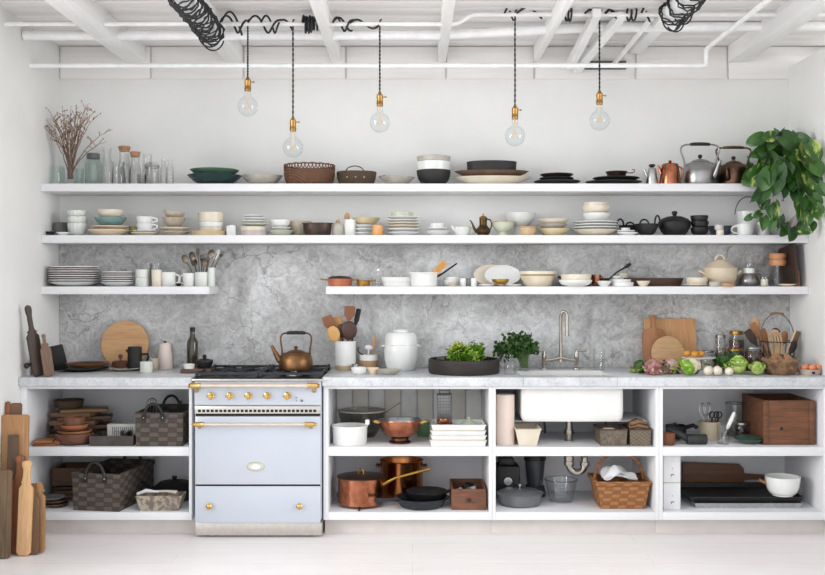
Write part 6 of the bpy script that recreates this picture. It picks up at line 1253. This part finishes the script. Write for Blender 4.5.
# ---- cabinet right of the range, upper bay
z = ZU
D = 5.565; s = D/F; r = T('casserole', 'white ribbed casserole dish with ear at the cabinet side', 'dish', (X(350, D), D, z+GAP))
part('body', MB().lathe(shell([(0, 0), (16*s, 0), (16.8*s, 1*s), (17.3*s, 17.5*s)], .005), 72, rib=24, ramp=.006), WHITE, r); part('rim', MB().lathe([(16.6*s, 17*s), (18*s, 17.2*s), (18*s, 18.8*s), (16.4*s, 18.8*s), (16.6*s, 17*s)], 40), WHITE, r); part('ear_handle', MB().box(-.012, .012, -.025, .025, 0, .03, .006, M=Matrix.Translation((17.4*s, 0, 19*s))), WHITE, r)
D = 5.84; r = T('glass_mixing_bowl', 'large ribbed smoky glass bowl behind the white casserole', 'bowl', (X(362, D), D, z+GAP)); s = D/F; part('body', MB().lathe(shell([(0, 0), (13*s, 0), (19*s, 9*s), (23*s, 20*s), (24*s, 26*s)], .004), 72, rib=24, ramp=.012), glass('smoky_glass', (.76, .75, .73)), r); part('rim', MB().tube([(23.7*s*math.cos(2*PI*i/44), 23.7*s*math.sin(2*PI*i/44), 26*s) for i in range(44)], .004, 8, True), GREIGE, r)
S('ladle', MB().tube([(-.05, 0, -.07), (.0, 0, 0), (.09, .0, .062)], [.006, .003, .0026], 8).ball((-.055, 0, -.075), .02, 12, 8, sc=(1, 1, .6)), PEWTER, 'thin grey ladle leaning out of smoky glass bowl', 'ladle', (X(385, 5.8), 5.8, z+.142))
D = 5.6; s = D/F; r = T('copper_bowl', 'footed copper bowl with tin lining and brass handles', 'bowl', (X(400, D), D, z+GAP)); R = 21.5*s; H = 23.5*s
part('bowl', MB().lathe([(0, H*.2), (R*.45, H*.22), (R*.75, H*.38), (R*.95, H*.7), (R, H*.97), (R*.99, H)], 44), COPPER, r); part('lining', MB().lathe([(R*.99, H), (R*.96, H*.97), (R*.91, H*.7), (R*.7, H*.42), (0, H*.28)], 44), STEEL, r, 'tin lining')
part('foot', MB().lathe([(0, 0), (R*.5, 0), (R*.52, H*.06), (R*.4, H*.12), (R*.4, H*.22), (0, H*.22)], 32), DCOPPER, r)
for q in (-1, 1): part('side_handle', MB().tube([(q*R*.96, -.02, H*.86), (q*R*1.2, -.022, H*.92), (q*R*1.28, 0, H*.94), (q*R*1.2, .022, H*.92), (q*R*.96, .02, H*.86)], .006, 8), GOLD, r, 'brass side handle')
m = MB()
def wire_box(m, w, d, h, t=.0022, n=6):
    for x in (-w/2, w/2):
        for y in (-d/2, d/2): m.tube([(x, y, 0), (x, y, h)], t, 5)
    for zz in [h*i/n for i in range(n+1)]: m.tube([(-w/2, -d/2, zz), (w/2, -d/2, zz), (w/2, d/2, zz), (-w/2, d/2, zz)], t*.7, 5, True)
    for i in range(1, 5):
        for y in (-d/2, d/2): m.tube([(-w/2+w*i/5, y, 0), (-w/2+w*i/5, y, h)], t*.6, 4)
D = 5.56; s = D/F
zs = z
for k, (h_, lab) in enumerate(((6.2, 'lowest white baking tray in the stack under wire lantern'), (4.6, 'second white baking tray in the stack under wire lantern'), (4.6, 'third white baking tray in the stack under wire lantern'), (5.4, 'topmost white baking tray holding wire lantern and copper cup'))):
    m2 = MB(); w_ = sz(55.5-.6*k, D); b = open_box(w_, .22, sz(h_, D), .006, 1.05); r = T('baking_tray', lab, 'tray', (X(457.8+rnd.uniform(-.4, .4), D), D+.02, zs+GAP), 0, 'white baking trays'); part('body', b, WHITE, r)
    part('rim', frame_ring(w_-.002, .22, sz(h_, D)-.006, sz(h_, D), .004), COOLW if k % 2 else CREAM, r); zs += sz(h_, D)+.001
r = T('wire_lantern', 'tall grey wire lantern frame standing in top baking tray', 'lantern', (X(444.5, 5.62), 5.63, zs-sz(5.4, D)+.008)); s = 5.6/F
m = MB(); wire_box(m, 14*s, 14*s, 30*s, .003, 10); part('cage', m, GREY, r); m = MB(); m.box(-7.4*s, 7.4*s, -7.4*s, 7.4*s, 30*s, 30.8*s); m.tube([(-5*s, 0, 30*s), (-5*s, 0, 38*s), (5*s, 0, 38*s), (5*s, 0, 30*s)], .003, 6); m.box(-6*s, 6*s, -.003, .003, 33.6*s, 34.6*s); part('top_frame', m, GREY, r); part('inner_panel', MB().box(-6.4*s, 6.4*s, .01, .014, 1*s, 29*s), PEWTER, r)
D = 5.5; s = D/F; r = T('copper_cup', 'small shiny copper cup before the wire lantern', 'cup', (X(443.5, D), 5.535, zs-sz(5.4, 5.56)+.008)); part('body', MB().lathe(p_cup(6.4*s, 7.6*s, .85), 28), COPPER, r); part('handle', MB().tube(arc((6.2*s, 0, 4*s), 2.6*s, 2.6*s, -PI/2, PI/2, 10), .003, 6), COPPER, r)
S('porcelain_cloche', MB().lathe([(0, 0), (.045, 0), (.05, .006), (.02, .026), (.006, .03), (.01, .045), (0, .048)], 28), CELAD, 'pale green domed cover lying in the top baking tray', 'cover', (X(469, 5.62), 5.63, zs-sz(5.4, 5.56)+.008))
S('green_jar', MB().lathe(p_cup(.05, .085, .85), 28), glass('bottle_green', (.74, .84, .74)), 'green glass tumbler behind the copper bowl', 'glass', (X(424, 5.84), 5.84, z+GAP))
# ---- lower bay
z = ZL
D = 5.63; s = D/F; r = T('copper_saucepan', 'wide copper saucepan with lid and long brass handle', 'saucepan', (X(361, D), D, z+.013)); R = 23*s; H = 26*s
part('body', MB().lathe(shell([(0, 0), (R*.96, 0), (R, .006), (R, H)], .004), 44), COPPER, r)
ld = part('lid', MB().lathe([(0, H+.001), (R*1.04, H+.001), (R*1.05, H+.006), (R*.7, H+.014), (0, H+.018)], 44), DCOPPER, r); part('lid_knob', MB().tube(arc((0, 0, H+.016), .014, .03, 0, PI, 10), .004, 8), BRASS, ld)
part('handle', MB().tube([(R*.95, -.03, H*.75), (R*1.5, -.05, H*1.02), (R*3.0, -.07, H*1.4)], [.011, .007, .009], 10), BRASS, r, 'long brass handle')
m = MB()
for k in range(3):
    a = 2*PI*k/3+.5; m.tube([(R*.3*math.cos(a), R*.3*math.sin(a), .006), (R*1.12*math.cos(a), R*1.12*math.sin(a), .006), (R*1.2*math.cos(a), R*1.2*math.sin(a), .004)], .0055, 8)
m.tube([(R*.75*math.cos(2*PI*i/32), R*.75*math.sin(2*PI*i/32), .006) for i in range(32)], .0055, 8, True); S('trivet', m, IRONB, 'dark iron trivet under the copper saucepan', 'trivet', (X(361, D), D, z+.0015))
D = 5.885; s = D/F; r = T('copper_stockpot', 'tall shiny copper stockpot behind the saucepan', 'pot', (X(401.5, D), D, z+GAP)); R = 21.5*s; H = 36*s
part('body', MB().lathe(shell([(0, 0), (R*.95, 0), (R, .006), (R, H*.96), (R*1.03, H)], .004), 44), mat('polished_copper', (206, 138, 86), .18, 1, rgb2=(188, 118, 70), vs=8), r)
for q in (-1, 1): part('side_handle', MB().tube([(q*R, -.025, H*.82), (q*R*1.16, -.03, H*.84), (q*R*1.16, .03, H*.84), (q*R, .025, H*.82)], .006, 8), DCOPPER, r)
D = 5.60; s = D/F; r = T('iron_skillet', 'blue black iron skillet at the front of copper pots', 'skillet', (X(421.5, D), D, z+GAP)); R = 26.5*s
BLU = mat('blue_black_iron', (44, 50, 58), .45, .3, rgb2=(34, 38, 44), vs=30)
part('body', MB().lathe(shell([(0, 0), (R*.72, 0), (R*.8, .006), (R, .055)], .005), 44), BLU, r); part('handle', MB().tube([(-R*.85, -.06, .05), (-R*1.2, -.105, .06), (-R*1.7, -.15, .066)], [.012, .009, .013], 8), BLU, r); part('pour_lip', MB().tube([(R*.92, -.02, .048), (R*1.08, -.02, .06)], [.012, .006], 8), BLU, r)
r = T('iron_skillet', 'smaller black skillet nested on the blue black skillet', 'skillet', (X(427, D), D+.02, z+.034)); R2 = 21*s
part('body', MB().lathe(shell([(0, 0), (R2*.7, 0), (R2*.78, .006), (R2, .05)], .005), 44), BLACK, r); part('handle', MB().tube([(R2*.95, .0, .045), (R2*1.08, -.02, .055), (R2*1.14, -.03, .056)], [.01, .008, .01], 8), BLACK, r)
x0 = X(468.7, 5.52); r = T('wooden_drawer_box', 'small brown wooden drawer box holding shiny metal pieces', 'box', (x0, 5.655, z+GAP)); part('body', open_box(.192, .30, .115, .011), mat('old_drawer_wood', (122, 80, 56), .6, rgb2=(96, 60, 42), vs=6, stretch=(1.5, 6, 12)), r); part('knob', MB().ball((0, -.158, .055), .011, 14, 10), DKBRN, r)
for k, (a, b, h_) in enumerate(((-.03, -.05, .075), (.03, -.02, .078), (.0, .045, .085), (-.05, .04, .07))):
    S('cookie_cutter', MB().lathe([(.026, 0), (.028, 0), (.03, .045), (.028, .046), (.026, 0)], 7, M=Matrix.Rotation(.5*(k-1.5), 4, 'X') @ Matrix.Rotation(.4*k-.6, 4, 'Y')), PEWTER if k else STEEL, ['shiny cutter ring at the front left of the drawer box', 'grey cutter ring at the front right of the drawer box', 'grey cutter ring at the back of drawer box', 'grey cutter ring in the back left corner of drawer box'][k], 'cutter', (x0+a, 5.6+b, z+h_-.01), group='metal cutters in the drawer box')
# ---- sink cabinet, upper bay
z = ZU
D = 5.55; s = D/F; r = T('paper_roll', 'tall pinkish paper roll standing at the side of the sink', 'roll', (X(505, D), D, z+GAP)); part('roll', MB().lathe([(.014, 0), (9.2*s, 0), (9.4*s, .004), (9.4*s, 49.4*s), (9.2*s, 49.9*s), (.014, 49.9*s), (.014, 0)], 36), mat('pinkish_paper', (222, 204, 194), .85, rgb2=(216, 197, 187), vs=6), r); part('core', MB().lathe([(0, .001), (.0138, .001), (.0138, 49.7*s), (0, 49.7*s)], 20), KICK, r)
x0 = X(526.8, 5.55); r = T('loaf_pan', 'cream enamel loaf pan between paper roll and drain pipe', 'pan', (x0, 5.58, z+GAP)); part('body', open_box(.14, .22, .095, .004, 1.42), CREAM, r); part('rim', frame_ring(.14, .22, .091, .097, .003), BEIGE, r)
for px, w_, mt, lab in ((611.5, .15, mat('mesh_grey', (120, 108, 94), .6, .2, rgb2=(92, 82, 70), vs=60), 'grey brown box under the sink, nearest the pipe'), (638, .118, weave('grey_cane', (132, 118, 100), (104, 92, 78), (60, 52, 44), .014, .01), 'woven grey basket under the sink filled with bark')):
    r = T('storage_basket', lab, 'basket', (X(px, 5.55), 5.585, z+GAP), 0, 'two baskets under the sink'); part('body', open_box(w_, .2, .092, .005, 1.08), mt, r); part('rim', frame_ring(w_, .2, .086, .094, .003), IRONB, r)
for k in range(6): S('firewood_stick', MB().tube([(-.05, 0, 0), (0, .004, .012), (.055, -.002, 0)], [.012, .013, .009], 7), [PW[2], PW[3]][k % 2], ['lowest front bark stick', 'lowest back bark stick', 'second front bark stick', 'second back bark stick', 'upper bark stick', 'topmost bark stick'][k]+' in the woven grey basket under sink', 'stick', (X(638, 5.55), 5.55+.045*(k % 2), z+.07+.022*(k//2)), .2*(k-2.5), 'bark sticks in the woven basket')
S('cream_soap', MB().box(-.03, .03, -.02, .02, 0, .022, .007), CREAM, 'cream soap bar lying in the grey brown box', 'soap', (X(609, 5.55), 5.56, z+.068), .3)
S('glass_shelf', MB().box(X(513.5, 5.5), X(651, 5.5), 5.6, 5.99, Z(423.0, 5.5)-.006, Z(423.0, 5.5)-.001), CAB, 'thin white shelf board right below the sink basin', 'shelf')
# drain
dx = X(569, 5.7); r = T('drain_pipe', 'chrome sink drain with looped trap through the cabinet shelf', 'pipe', (dx, 5.7, 0)); CHR = mat('satin_chrome', (170, 164, 156), .25, 1)
zc = ZU; s = 5.7/F
part('tail_pipe', MB().tube([(0, 0, Z(424.5, 5.5)-.009), (0, 0, zc+.012), (0, 0, Z(462, 5.7))], .021, 18), CHR, r)
zt_ = Z(464, 5.7); part('trap_bend', MB().tube([(0, 0, zt_+.01), (0, 0, zt_)] + [(.045-.045*math.cos(a), 0, zt_-.05*math.sin(a)) for a in [PI*i/12 for i in range(1, 13)]] + [(.09, .0, zt_+.03), (.09, .03, zt_+.055), (.09, .3, zt_+.055)], .019, 18), CHR, r)
for (a, zz) in ((0, zt_+.005), (.09, zt_+.0), (0, Z(432, 5.7)), (0, Z(458, 5.7))): part('slip_nut', MB().lathe([(.0195, -.012), (.028, -.012), (.029, 0), (.028, .012), (.0195, .012)], 12, c=(a, 0, zz)), CHR, r)
for px in (543, 605): S('supply_hose', MB().tube(bez((0, 0, .24), (0, 0, .1), (.02, .02, .05), (.02, .02, -.0), 10), .006, 8), GREY, 'thin grey supply hose behind the %s' % ('loaf pan' if px < 560 else 'grey brown box'), 'hose', (X(px, 5.9), 5.93, z+.001))
# ---- sink cabinet, lower bay
z = ZL
D = 5.66; s = D/F; r = T('braising_pot', 'wide low grey pot with flat lid and small steel knob', 'pot', (X(519.8, D), D, z+GAP)); R = 22.5*s; GP = mat('grey_enamel_pot', (112, 114, 116), .35, rgb2=(100, 102, 104), vs=8)
part('body', MB().lathe(shell([(0, 0), (R*.82, 0), (R*.93, .008), (R, .058)], .005), 44), GP, r); ld = part('lid', MB().lathe([(0, .059), (R*1.02, .059), (R*1.03, .065), (R*.8, .078), (0, .086)], 44), GP, r); part('knob', MB().lathe([(0, .085), (.004, .085), (.004, .104), (.012, .106), (.012, .113), (0, .115)], 16), STEEL, ld)
r = T('black_appliance', 'boxy black kitchen machine with round dial behind grey pot', 'appliance', (X(507, 5.85), 5.85, z+GAP)); part('body', MB().box(-.066, .07, -.06, .09, 0, .19, .012).box(-.05, .04, -.05, .07, .19, .235, .012), BLACK, r); part('dial', MB().lathe([(0, 0), (.026, 0), (.024, .006), (.019, .007), (.019, .003), (0, .003)], 24, M=Matrix.Translation((.0, -.06, .1)) @ Matrix.Rotation(PI/2, 4, 'X')), STEEL, r, 'steel dial ring')
r = T('blender', 'dark blender with grey jug and black top in sink cabinet', 'blender', (X(535, 5.88), 5.88, z+GAP)); part('base', MB().lathe([(0, 0), (.06, 0), (.065, .01), (.055, .06), (0, .06)], 28), BLACK, r); part('jug', MB().lathe([(0, .06), (.045, .061), (.06, .21), (0, .21)], 28), mat('smoke_grey', (58, 62, 68), .3), r); part('lid', MB().lathe([(0, .211), (.064, .211), (.066, .235), (.07, .285), (0, .29)], 28), BLACK, r)
D = 5.73; s = D/F; r = T('measuring_jug', 'large clear glass measuring jug beside the grey pot', 'jug', (X(561, D), D, z+GAP)); R = 16*s
part('body', MB().lathe(shell([(0, 0), (R*.7, 0), (R*.76, .008), (R, 22*s)], .004), 36), glass('thick_glass', (.965, .975, .98), ior=1.6), r); part('rim', MB().tube([(R*1.0*math.cos(2*PI*i/36), R*1.0*math.sin(2*PI*i/36), 22*s) for i in range(36)], .004, 8, True), glass('rim_glass', (.8, .83, .85), ior=1.7), r); part('spout', MB().tube([(R*.9, 0, 20*s), (R*1.12, 0, 22.6*s)], [.014, .006], 10), GCLR, r); part('handle', MB().tube([(-R*.96, 0, 21*s), (-R*1.25, 0, 20*s), (-R*1.2, 0, 10*s), (-R*.82, 0, 5*s)], .006, 10), GCLR, r)
m = MB()
for k in range(5): m.box(-.02, .02-.01*(k % 2), -.0005, .0005, 0, .0014, M=Matrix.Translation((0, -R*(.83+.045*k)-.001, (5+3.4*k)*s)))
part('scale_marks', m, GREY, r)
x0 = X(620.5, 5.6); r = T('wicker_basket', 'brown wicker basket with arched handle and white cloth', 'basket', (x0, 5.64, z+GAP)); HW = weave('honey_wicker', (170, 116, 70), (134, 86, 48), (98, 60, 32), .046, .021)
part('body', open_box(.295, .26, .15, .008, 1.22), HW, r); part('rim', frame_ring(.295, .26, .134, .155, .006), HW, r)
part('arched_handle', MB().tube(bez((-.135, 0, .13), (-.15, 0, .345), (.15, 0, .345), (.135, 0, .13), 20), .009, 8), HW, r)
m = MB(); m.patch(lambda u, v: (.16*(u-.5)*1.2, .085*v, .055+.06*math.exp(-((u-.4)/.35)**2)*(1-.5*v*v)+.012*math.sin(9*u+3*v)+.009*math.sin(7*v-4*u)), 18, 14); m.patch(lambda u, v: (.16*(u-.5)*1.2, .085*v, .05+.05*math.exp(-((u-.4)/.35)**2)*(1-.5*v*v)), 8, 6)
S('white_cloth', m, mat('white_linen', (236, 236, 236), .85, rgb2=(228, 228, 230), vs=20), 'crumpled white cloth bundled inside the wicker basket', 'cloth', (X(619, 5.6), 5.63, z+.105))
r = T('socket_box', 'small white outlet box on cabinet side behind wicker basket', 'outlet', (X(647.5, 5.72), 5.72, z+.012)); part('box', MB().box(-.012, .02, -.02, .02, 0, .07, .003), CAB, r); part('face', MB().box(-.013, .005, -.0225, -.02, .01, .06, .001), PEWTER, r)
# ---- right cabinet, upper bay
z = ZU
BGR = mat('green_black_metal', (44, 48, 46), .5, rgb2=(34, 37, 36), vs=30)
r = T('metal_press', 'black cylindrical metal press lying at the front of right cabinet', 'press', (X(697, 5.53), 5.54, z+GAP)); R = .029
part('barrel', MB().tube([(-.055, 0, R), (-.05, 0, R), (.05, 0, R), (.055, 0, R)], [R*.9, R, R, R*.9], 24), BGR, r); part('arm', MB().tube([(-.05, .01, .03), (-.09, .02, .055), (-.15, .05, .08)], [.018, .02, .014], 10), BGR, r)
m = MB().lathe(shell([(0, 0), (.05, 0), (.056, .006), (.06, .07)], .005), 32); r = T('black_pot', 'black pot with dark handle deep at side of right cabinet', 'pot', (X(676, 5.8), 5.80, z+GAP)); part('body', m, BLACK, r); part('handle', MB().tube([(.05, -.02, .06), (.09, -.04, .075), (.11, -.05, .06)], .012, 10), BLACK, r)
ves('cup', 668.5, 13, 12, mat('rust_clay', (132, 84, 58), .7, rgb2=(108, 66, 44), vs=20), 'rust brown clay cup behind cabinet divider', z, 5.53, name='cup', cat='cup')
r = T('iron_grinder', 'dark iron grinder with round head resting behind the press', 'grinder', (X(672, 5.66), 5.655, z+.0015)); part('body', MB().tube([(-.02, 0, .045), (.0, 0, .05), (.05, .01, .025)], [.042, .044, .022], 16), BGR, r); part('crank', MB().tube([(-.03, 0, .075), (.02, .0, .1), (.03, 0, .085)], .008, 8), BLACK, r)
D = 5.73; s = D/F; r = T('utensil_pot', 'cream stoneware pot filled with small kitchen tools', 'pot', (X(709.5, D), D, z+GAP)); part('body', MB().lathe(shell([(0, 0), (10*s, 0), (10.6*s, 1*s), (10.8*s, 17*s), (11.2*s, 18*s)], .004), 36), mat('buff_stoneware', (202, 190, 164), .5, rgb2=(190, 176, 148), vs=12), r)
for k, (tx, ty) in enumerate(((700, 411), (707, 409))):
    L = .16; b = T('wire_whisk', ('small wire whisk leaning away from the crate in cream pot', 'small wire whisk in the middle of the cream pot')[k], 'whisk', (X(706+3*k, D), D-.01+.02*k, z+.012), 0, 'whisks in the cream pot'); b.rotation_euler = (0, (-.13, .0)[k], 0); m = MB()
    for q in range(4):
        a = PI*q/4
        for sg in (-1, 1): m.tube([(sg*.02*math.sin(t)*math.cos(a), sg*.02*math.sin(t)*math.sin(a), .12+.04*(1-math.cos(t))) for t in [PI*i/10 for i in range(11)]], .0012, 5)
    part('wires', m, STEEL, b); part('handle', MB().tube([(0, 0, 0), (0, 0, .125)], .005, 8), STEEL, b)
for k, (a, t, lab) in enumerate(((.005, .05, 'black looped tool in the cream pot, beside the whisks'), (.018, .16, 'brown handled tool in cream pot nearest glass jar'), (.026, .26, 'dark tool leaning out of cream pot towards white brush'))):
    r = T('kitchen_tool', lab, 'tool', (X(709.5, D)+a, D+.012*(k-1), z+.012), 0, 'tools in the cream pot', rot=(0, t, 0)); part('handle', MB().tube([(0, 0, 0), (0, 0, .115)], .005, 8), BLACK if k != 1 else WRED, r); part('loop', MB().tube([(.014*math.sin(q), 0, .13-.018*math.cos(q)) for q in [2*PI*i/16 for i in range(16)]], .004, 8, True), DKBRN, r)
D = 5.56; bottle('glass_tumbler', 'clear glass tumbler holding the white handled brush', 723, [(5.6, 0), (5.8, 1), (6.2, 19)], GCLR, z, D, cat='glass')
r = T('white_brush', 'white handled brush leaning in glass tumbler', 'brush', (X(722, D), D, z+.02), 0, None, (0, .42, 0)); part('handle', MB().tube([(0, 0, .07), (0, 0, .085), (0, 0, .12), (0, 0, .165), (0, 0, .172)], [.006, .011, .012, .01, .005], 12), WHITE, r); part('shaft', MB().tube([(0, 0, 0), (0, 0, .075)], .004, 8), PEWTER, r)
bottle('glass_jar', 'tall clear glass jar with dark rim in front of crate side', 734.5, [(8.2, 0), (8.6, 1), (8.6, 30), (9, 32)], GCLR, z, 5.88, extra=[('rim', MB().tube([(9*5.88/F*math.cos(2*PI*i/32), 9*5.88/F*math.sin(2*PI*i/32), 32*5.88/F) for i in range(32)], .003, 8, True), GREY, 'dark rim')], cat='jar')
bottle('storage_jar', 'small jar with steel lid above the green plate', 741.5, [(6.4, 0), (6.8, 1), (6.8, 12), (6, 14)], GCLR, z, 5.75, extra=[('contents', MB().lathe([(0, .004), (.035, .004), (.035, .05), (0, .05)], 24), DKBRN, None), ('lid', cyl(6.8, 14, 6.8, 16.5, 5.75/F), STEEL, 'steel lid')], cat='jar')
GRN = mat('bottle_green_glaze', (58, 84, 70), .3, rgb2=(46, 70, 58), vs=12)
ves('bowl', 749.5, 30, 5, GRN, 'low green dish in front of the wooden crate', z, 5.585, name='dish', cat='dish'); GD = bpy.context.scene.objects[-1] if False else [o for o in bpy.data.objects if o.get('label') == 'low green dish in front of the wooden crate'][0]; part('lid', MB().lathe([(0, 0), (.078, 0), (.08, .004), (.05, .014), (0, .018)], 36), GRN, GD, None, (0, 0, sz(5.2, 5.585)))
OLDW = wood('old_crate_wood', (128, 82, 52), (88, 54, 34), 'x', .65, 5, (40, 24, 16)); r = T('wooden_crate', 'large aged brown wooden crate at end of right cabinet', 'crate', (X(789.4, 5.52), 5.53, z+GAP), 0); b = open_box(.282, .36, .245, .014); b.v = [(p[0], p[1]+.18, p[2]) for p in b.v]; part('body', b, OLDW, r)
m = MB(); m.box(-.143, -.113, -.006, 0, 0, .246, .002); m.box(.113, .143, -.006, 0, 0, .246, .002); m.box(-.113, .113, -.006, 0, 0, .03, .002); part('front_battens', m, OLDW, r); part('finger_hole', MB().lathe([(0, 0), (.008, 0), (.008, .002), (0, .002)], 16, M=Matrix.Translation((-.04, -.0005, .09)) @ Matrix.Rotation(PI/2, 4, 'X')), DARK, r)
# ---- right cabinet, lower bay
z = ZL
for k, lab in enumerate(('lower white box with tiny dark mark at cabinet divider', 'upper white box with tiny dark mark at cabinet divider')):
    r = T('white_box', lab, 'box', (X(672.3, 5.5), 5.505, z+GAP+.151*k), 0, 'white boxes at the divider'); part('body', MB().box(-.047, .047, 0, .3, 0, .149, .003), CAB, r); part('label_marks', MB().box(-.004, .012, -.001, 0, .042, .047).box(.001, .004, -.001, 0, .075, .081).box(-.006, -.002, -.001, 0, .034, .047), GREY, r); part('lid_edge', MB().box(-.0475, .0475, -.0012, .3, .145, .1495, .001), CREAM, r)
r = T('roasting_tray', 'wide silver rimmed roasting tray in lower right cabinet', 'tray', (X(745, 5.6), 5.74, z+GAP)); part('body', open_box(.60, .4, .03, .004, 1.05), STEEL, r)
r = T('black_tray', 'wide black baking tray stacked on silver tray', 'tray', (X(744, 5.6), 5.76, z+.032)); part('body', open_box(.63, .4, .026, .004, 1.03), BLACK, r); part('rim', frame_ring(.632, .402, .024, .03, .005), BLACK, r)
m = MB().prism([(-.2, 0), (.14, 0), (.165, .02), (.17, .035), (.30, .042), (.31, .055), (.30, .068), (.17, .075), (.165, .105), (.14, .13), (-.2, .135)], -.012, .012, .004)
S('paddle_board', m, wood('paddle_wood', (122, 84, 58), (96, 62, 42), 'x'), 'long brown paddle board standing behind the black trays', 'board', (X(716, 5.98), 5.985, z+.04), rot=(-.06, .02, 0))
D = 5.56; s = D/F; r = T('serving_bowl', 'white round bowl holding wooden spoon on black tray', 'bowl', (X(785.3, D), 5.60, z+.063)); R = 17*s; part('body', MB().lathe(p_deep(R, 19*s, .6), 40), WHITE, r)
r = T('wooden_spoon', 'wooden spoon resting in the white round bowl', 'spoon', (X(782, D), 5.60, z+.085), 0, None, (0, -1.05, 0)); part('handle', MB().tube([(0, 0, 0), (0, 0, .08), (0, 0, .13)], [.007, .006, .008], 8), WMID, r); part('head', MB().ball((0, 0, 0), .014, 14, 8, sc=(1, .6, 1.3)), WMID, r)

# ---- boards standing on the floor against the cabinet
def fboard(outline, th, m_, label, px, D, lean=-.16, rz=0, roll=0):
    m = MB().prism(outline, -th/2, th/2, .004)
    return S('cutting_board', m, m_, label, 'cutting board', (X(px, D), D, .003+th*abs(math.sin(lean))/2), rot=(lean, roll, rz), group='boards leaning beside the cabinet')
BW = [wood('floor_board_tan', (180, 136, 92), (154, 110, 70), 'z', .55, 4), wood('floor_board_red', (146, 92, 60), (120, 70, 44), 'z', .5, 4), wood('floor_board_pale', (222, 180, 134), (206, 160, 112), 'z', .5, 3), wood('floor_board_dark', (104, 82, 62), (80, 62, 46), 'z', .7, 5), wood('floor_board_bark', (128, 104, 78), (84, 66, 50), 'z', .8, 6), wood('floor_board_brown', (124, 92, 64), (98, 70, 48), 'z', .6, 5)]
def rect(w, h, c=.008): return [(-w+c, 0), (w-c, 0), (w, c), (w, h-c), (w-c, h), (-w+c, h), (-w, h-c), (-w, c)]
fboard(rect(.07, .70), .02, BW[0], 'largest tan rectangular board leaning at back of floor boards', 12.7, 5.17, -.06)
fboard(rect(.03, .757), .014, BW[5], 'tall brown board whose top shows above the largest board', 13, 5.202, -.06); fboard(rect(.014, .765), .012, BW[1], 'narrow reddish board peeking above the largest tan board', 4.5, 5.200, -.06)
fboard(rect(.026, .60, .004), .02, BW[3], 'dark narrow plank leaning on the largest tan board', 10.5, 5.138, -.06)
fboard(rect(.05, .44, .012), .03, BW[4], 'rough bark edged slab nearest the wall in front of boards', 0, 5.03, -.06)
fboard(paddle(.042, .385, .018, .115, .014, True, .45), .02, BW[1], 'reddish brown handled board behind the pale handled board', 17, 5.107, -.06, 0, .015)
fboard(paddle(.036, .365, .018, .115, .014, True, .5), .02, BW[2], 'pale beech handled board in the middle of floor boards', 23.5, 5.075, -.06, 0, .02)
fboard(paddle(.034, .30, .012, .06, .012, False, .5), .018, BW[5], 'brown weathered handled board in front of the tan rounded board', 33, 5.095, -.06, 0, -.02)
fboard(paddle(.034, .31, .02, .05, .014, False, .75), .02, BW[0], 'tan rounded board at the cabinet end of floor boards', 38.5, 5.13, -.06, 0, -.02)
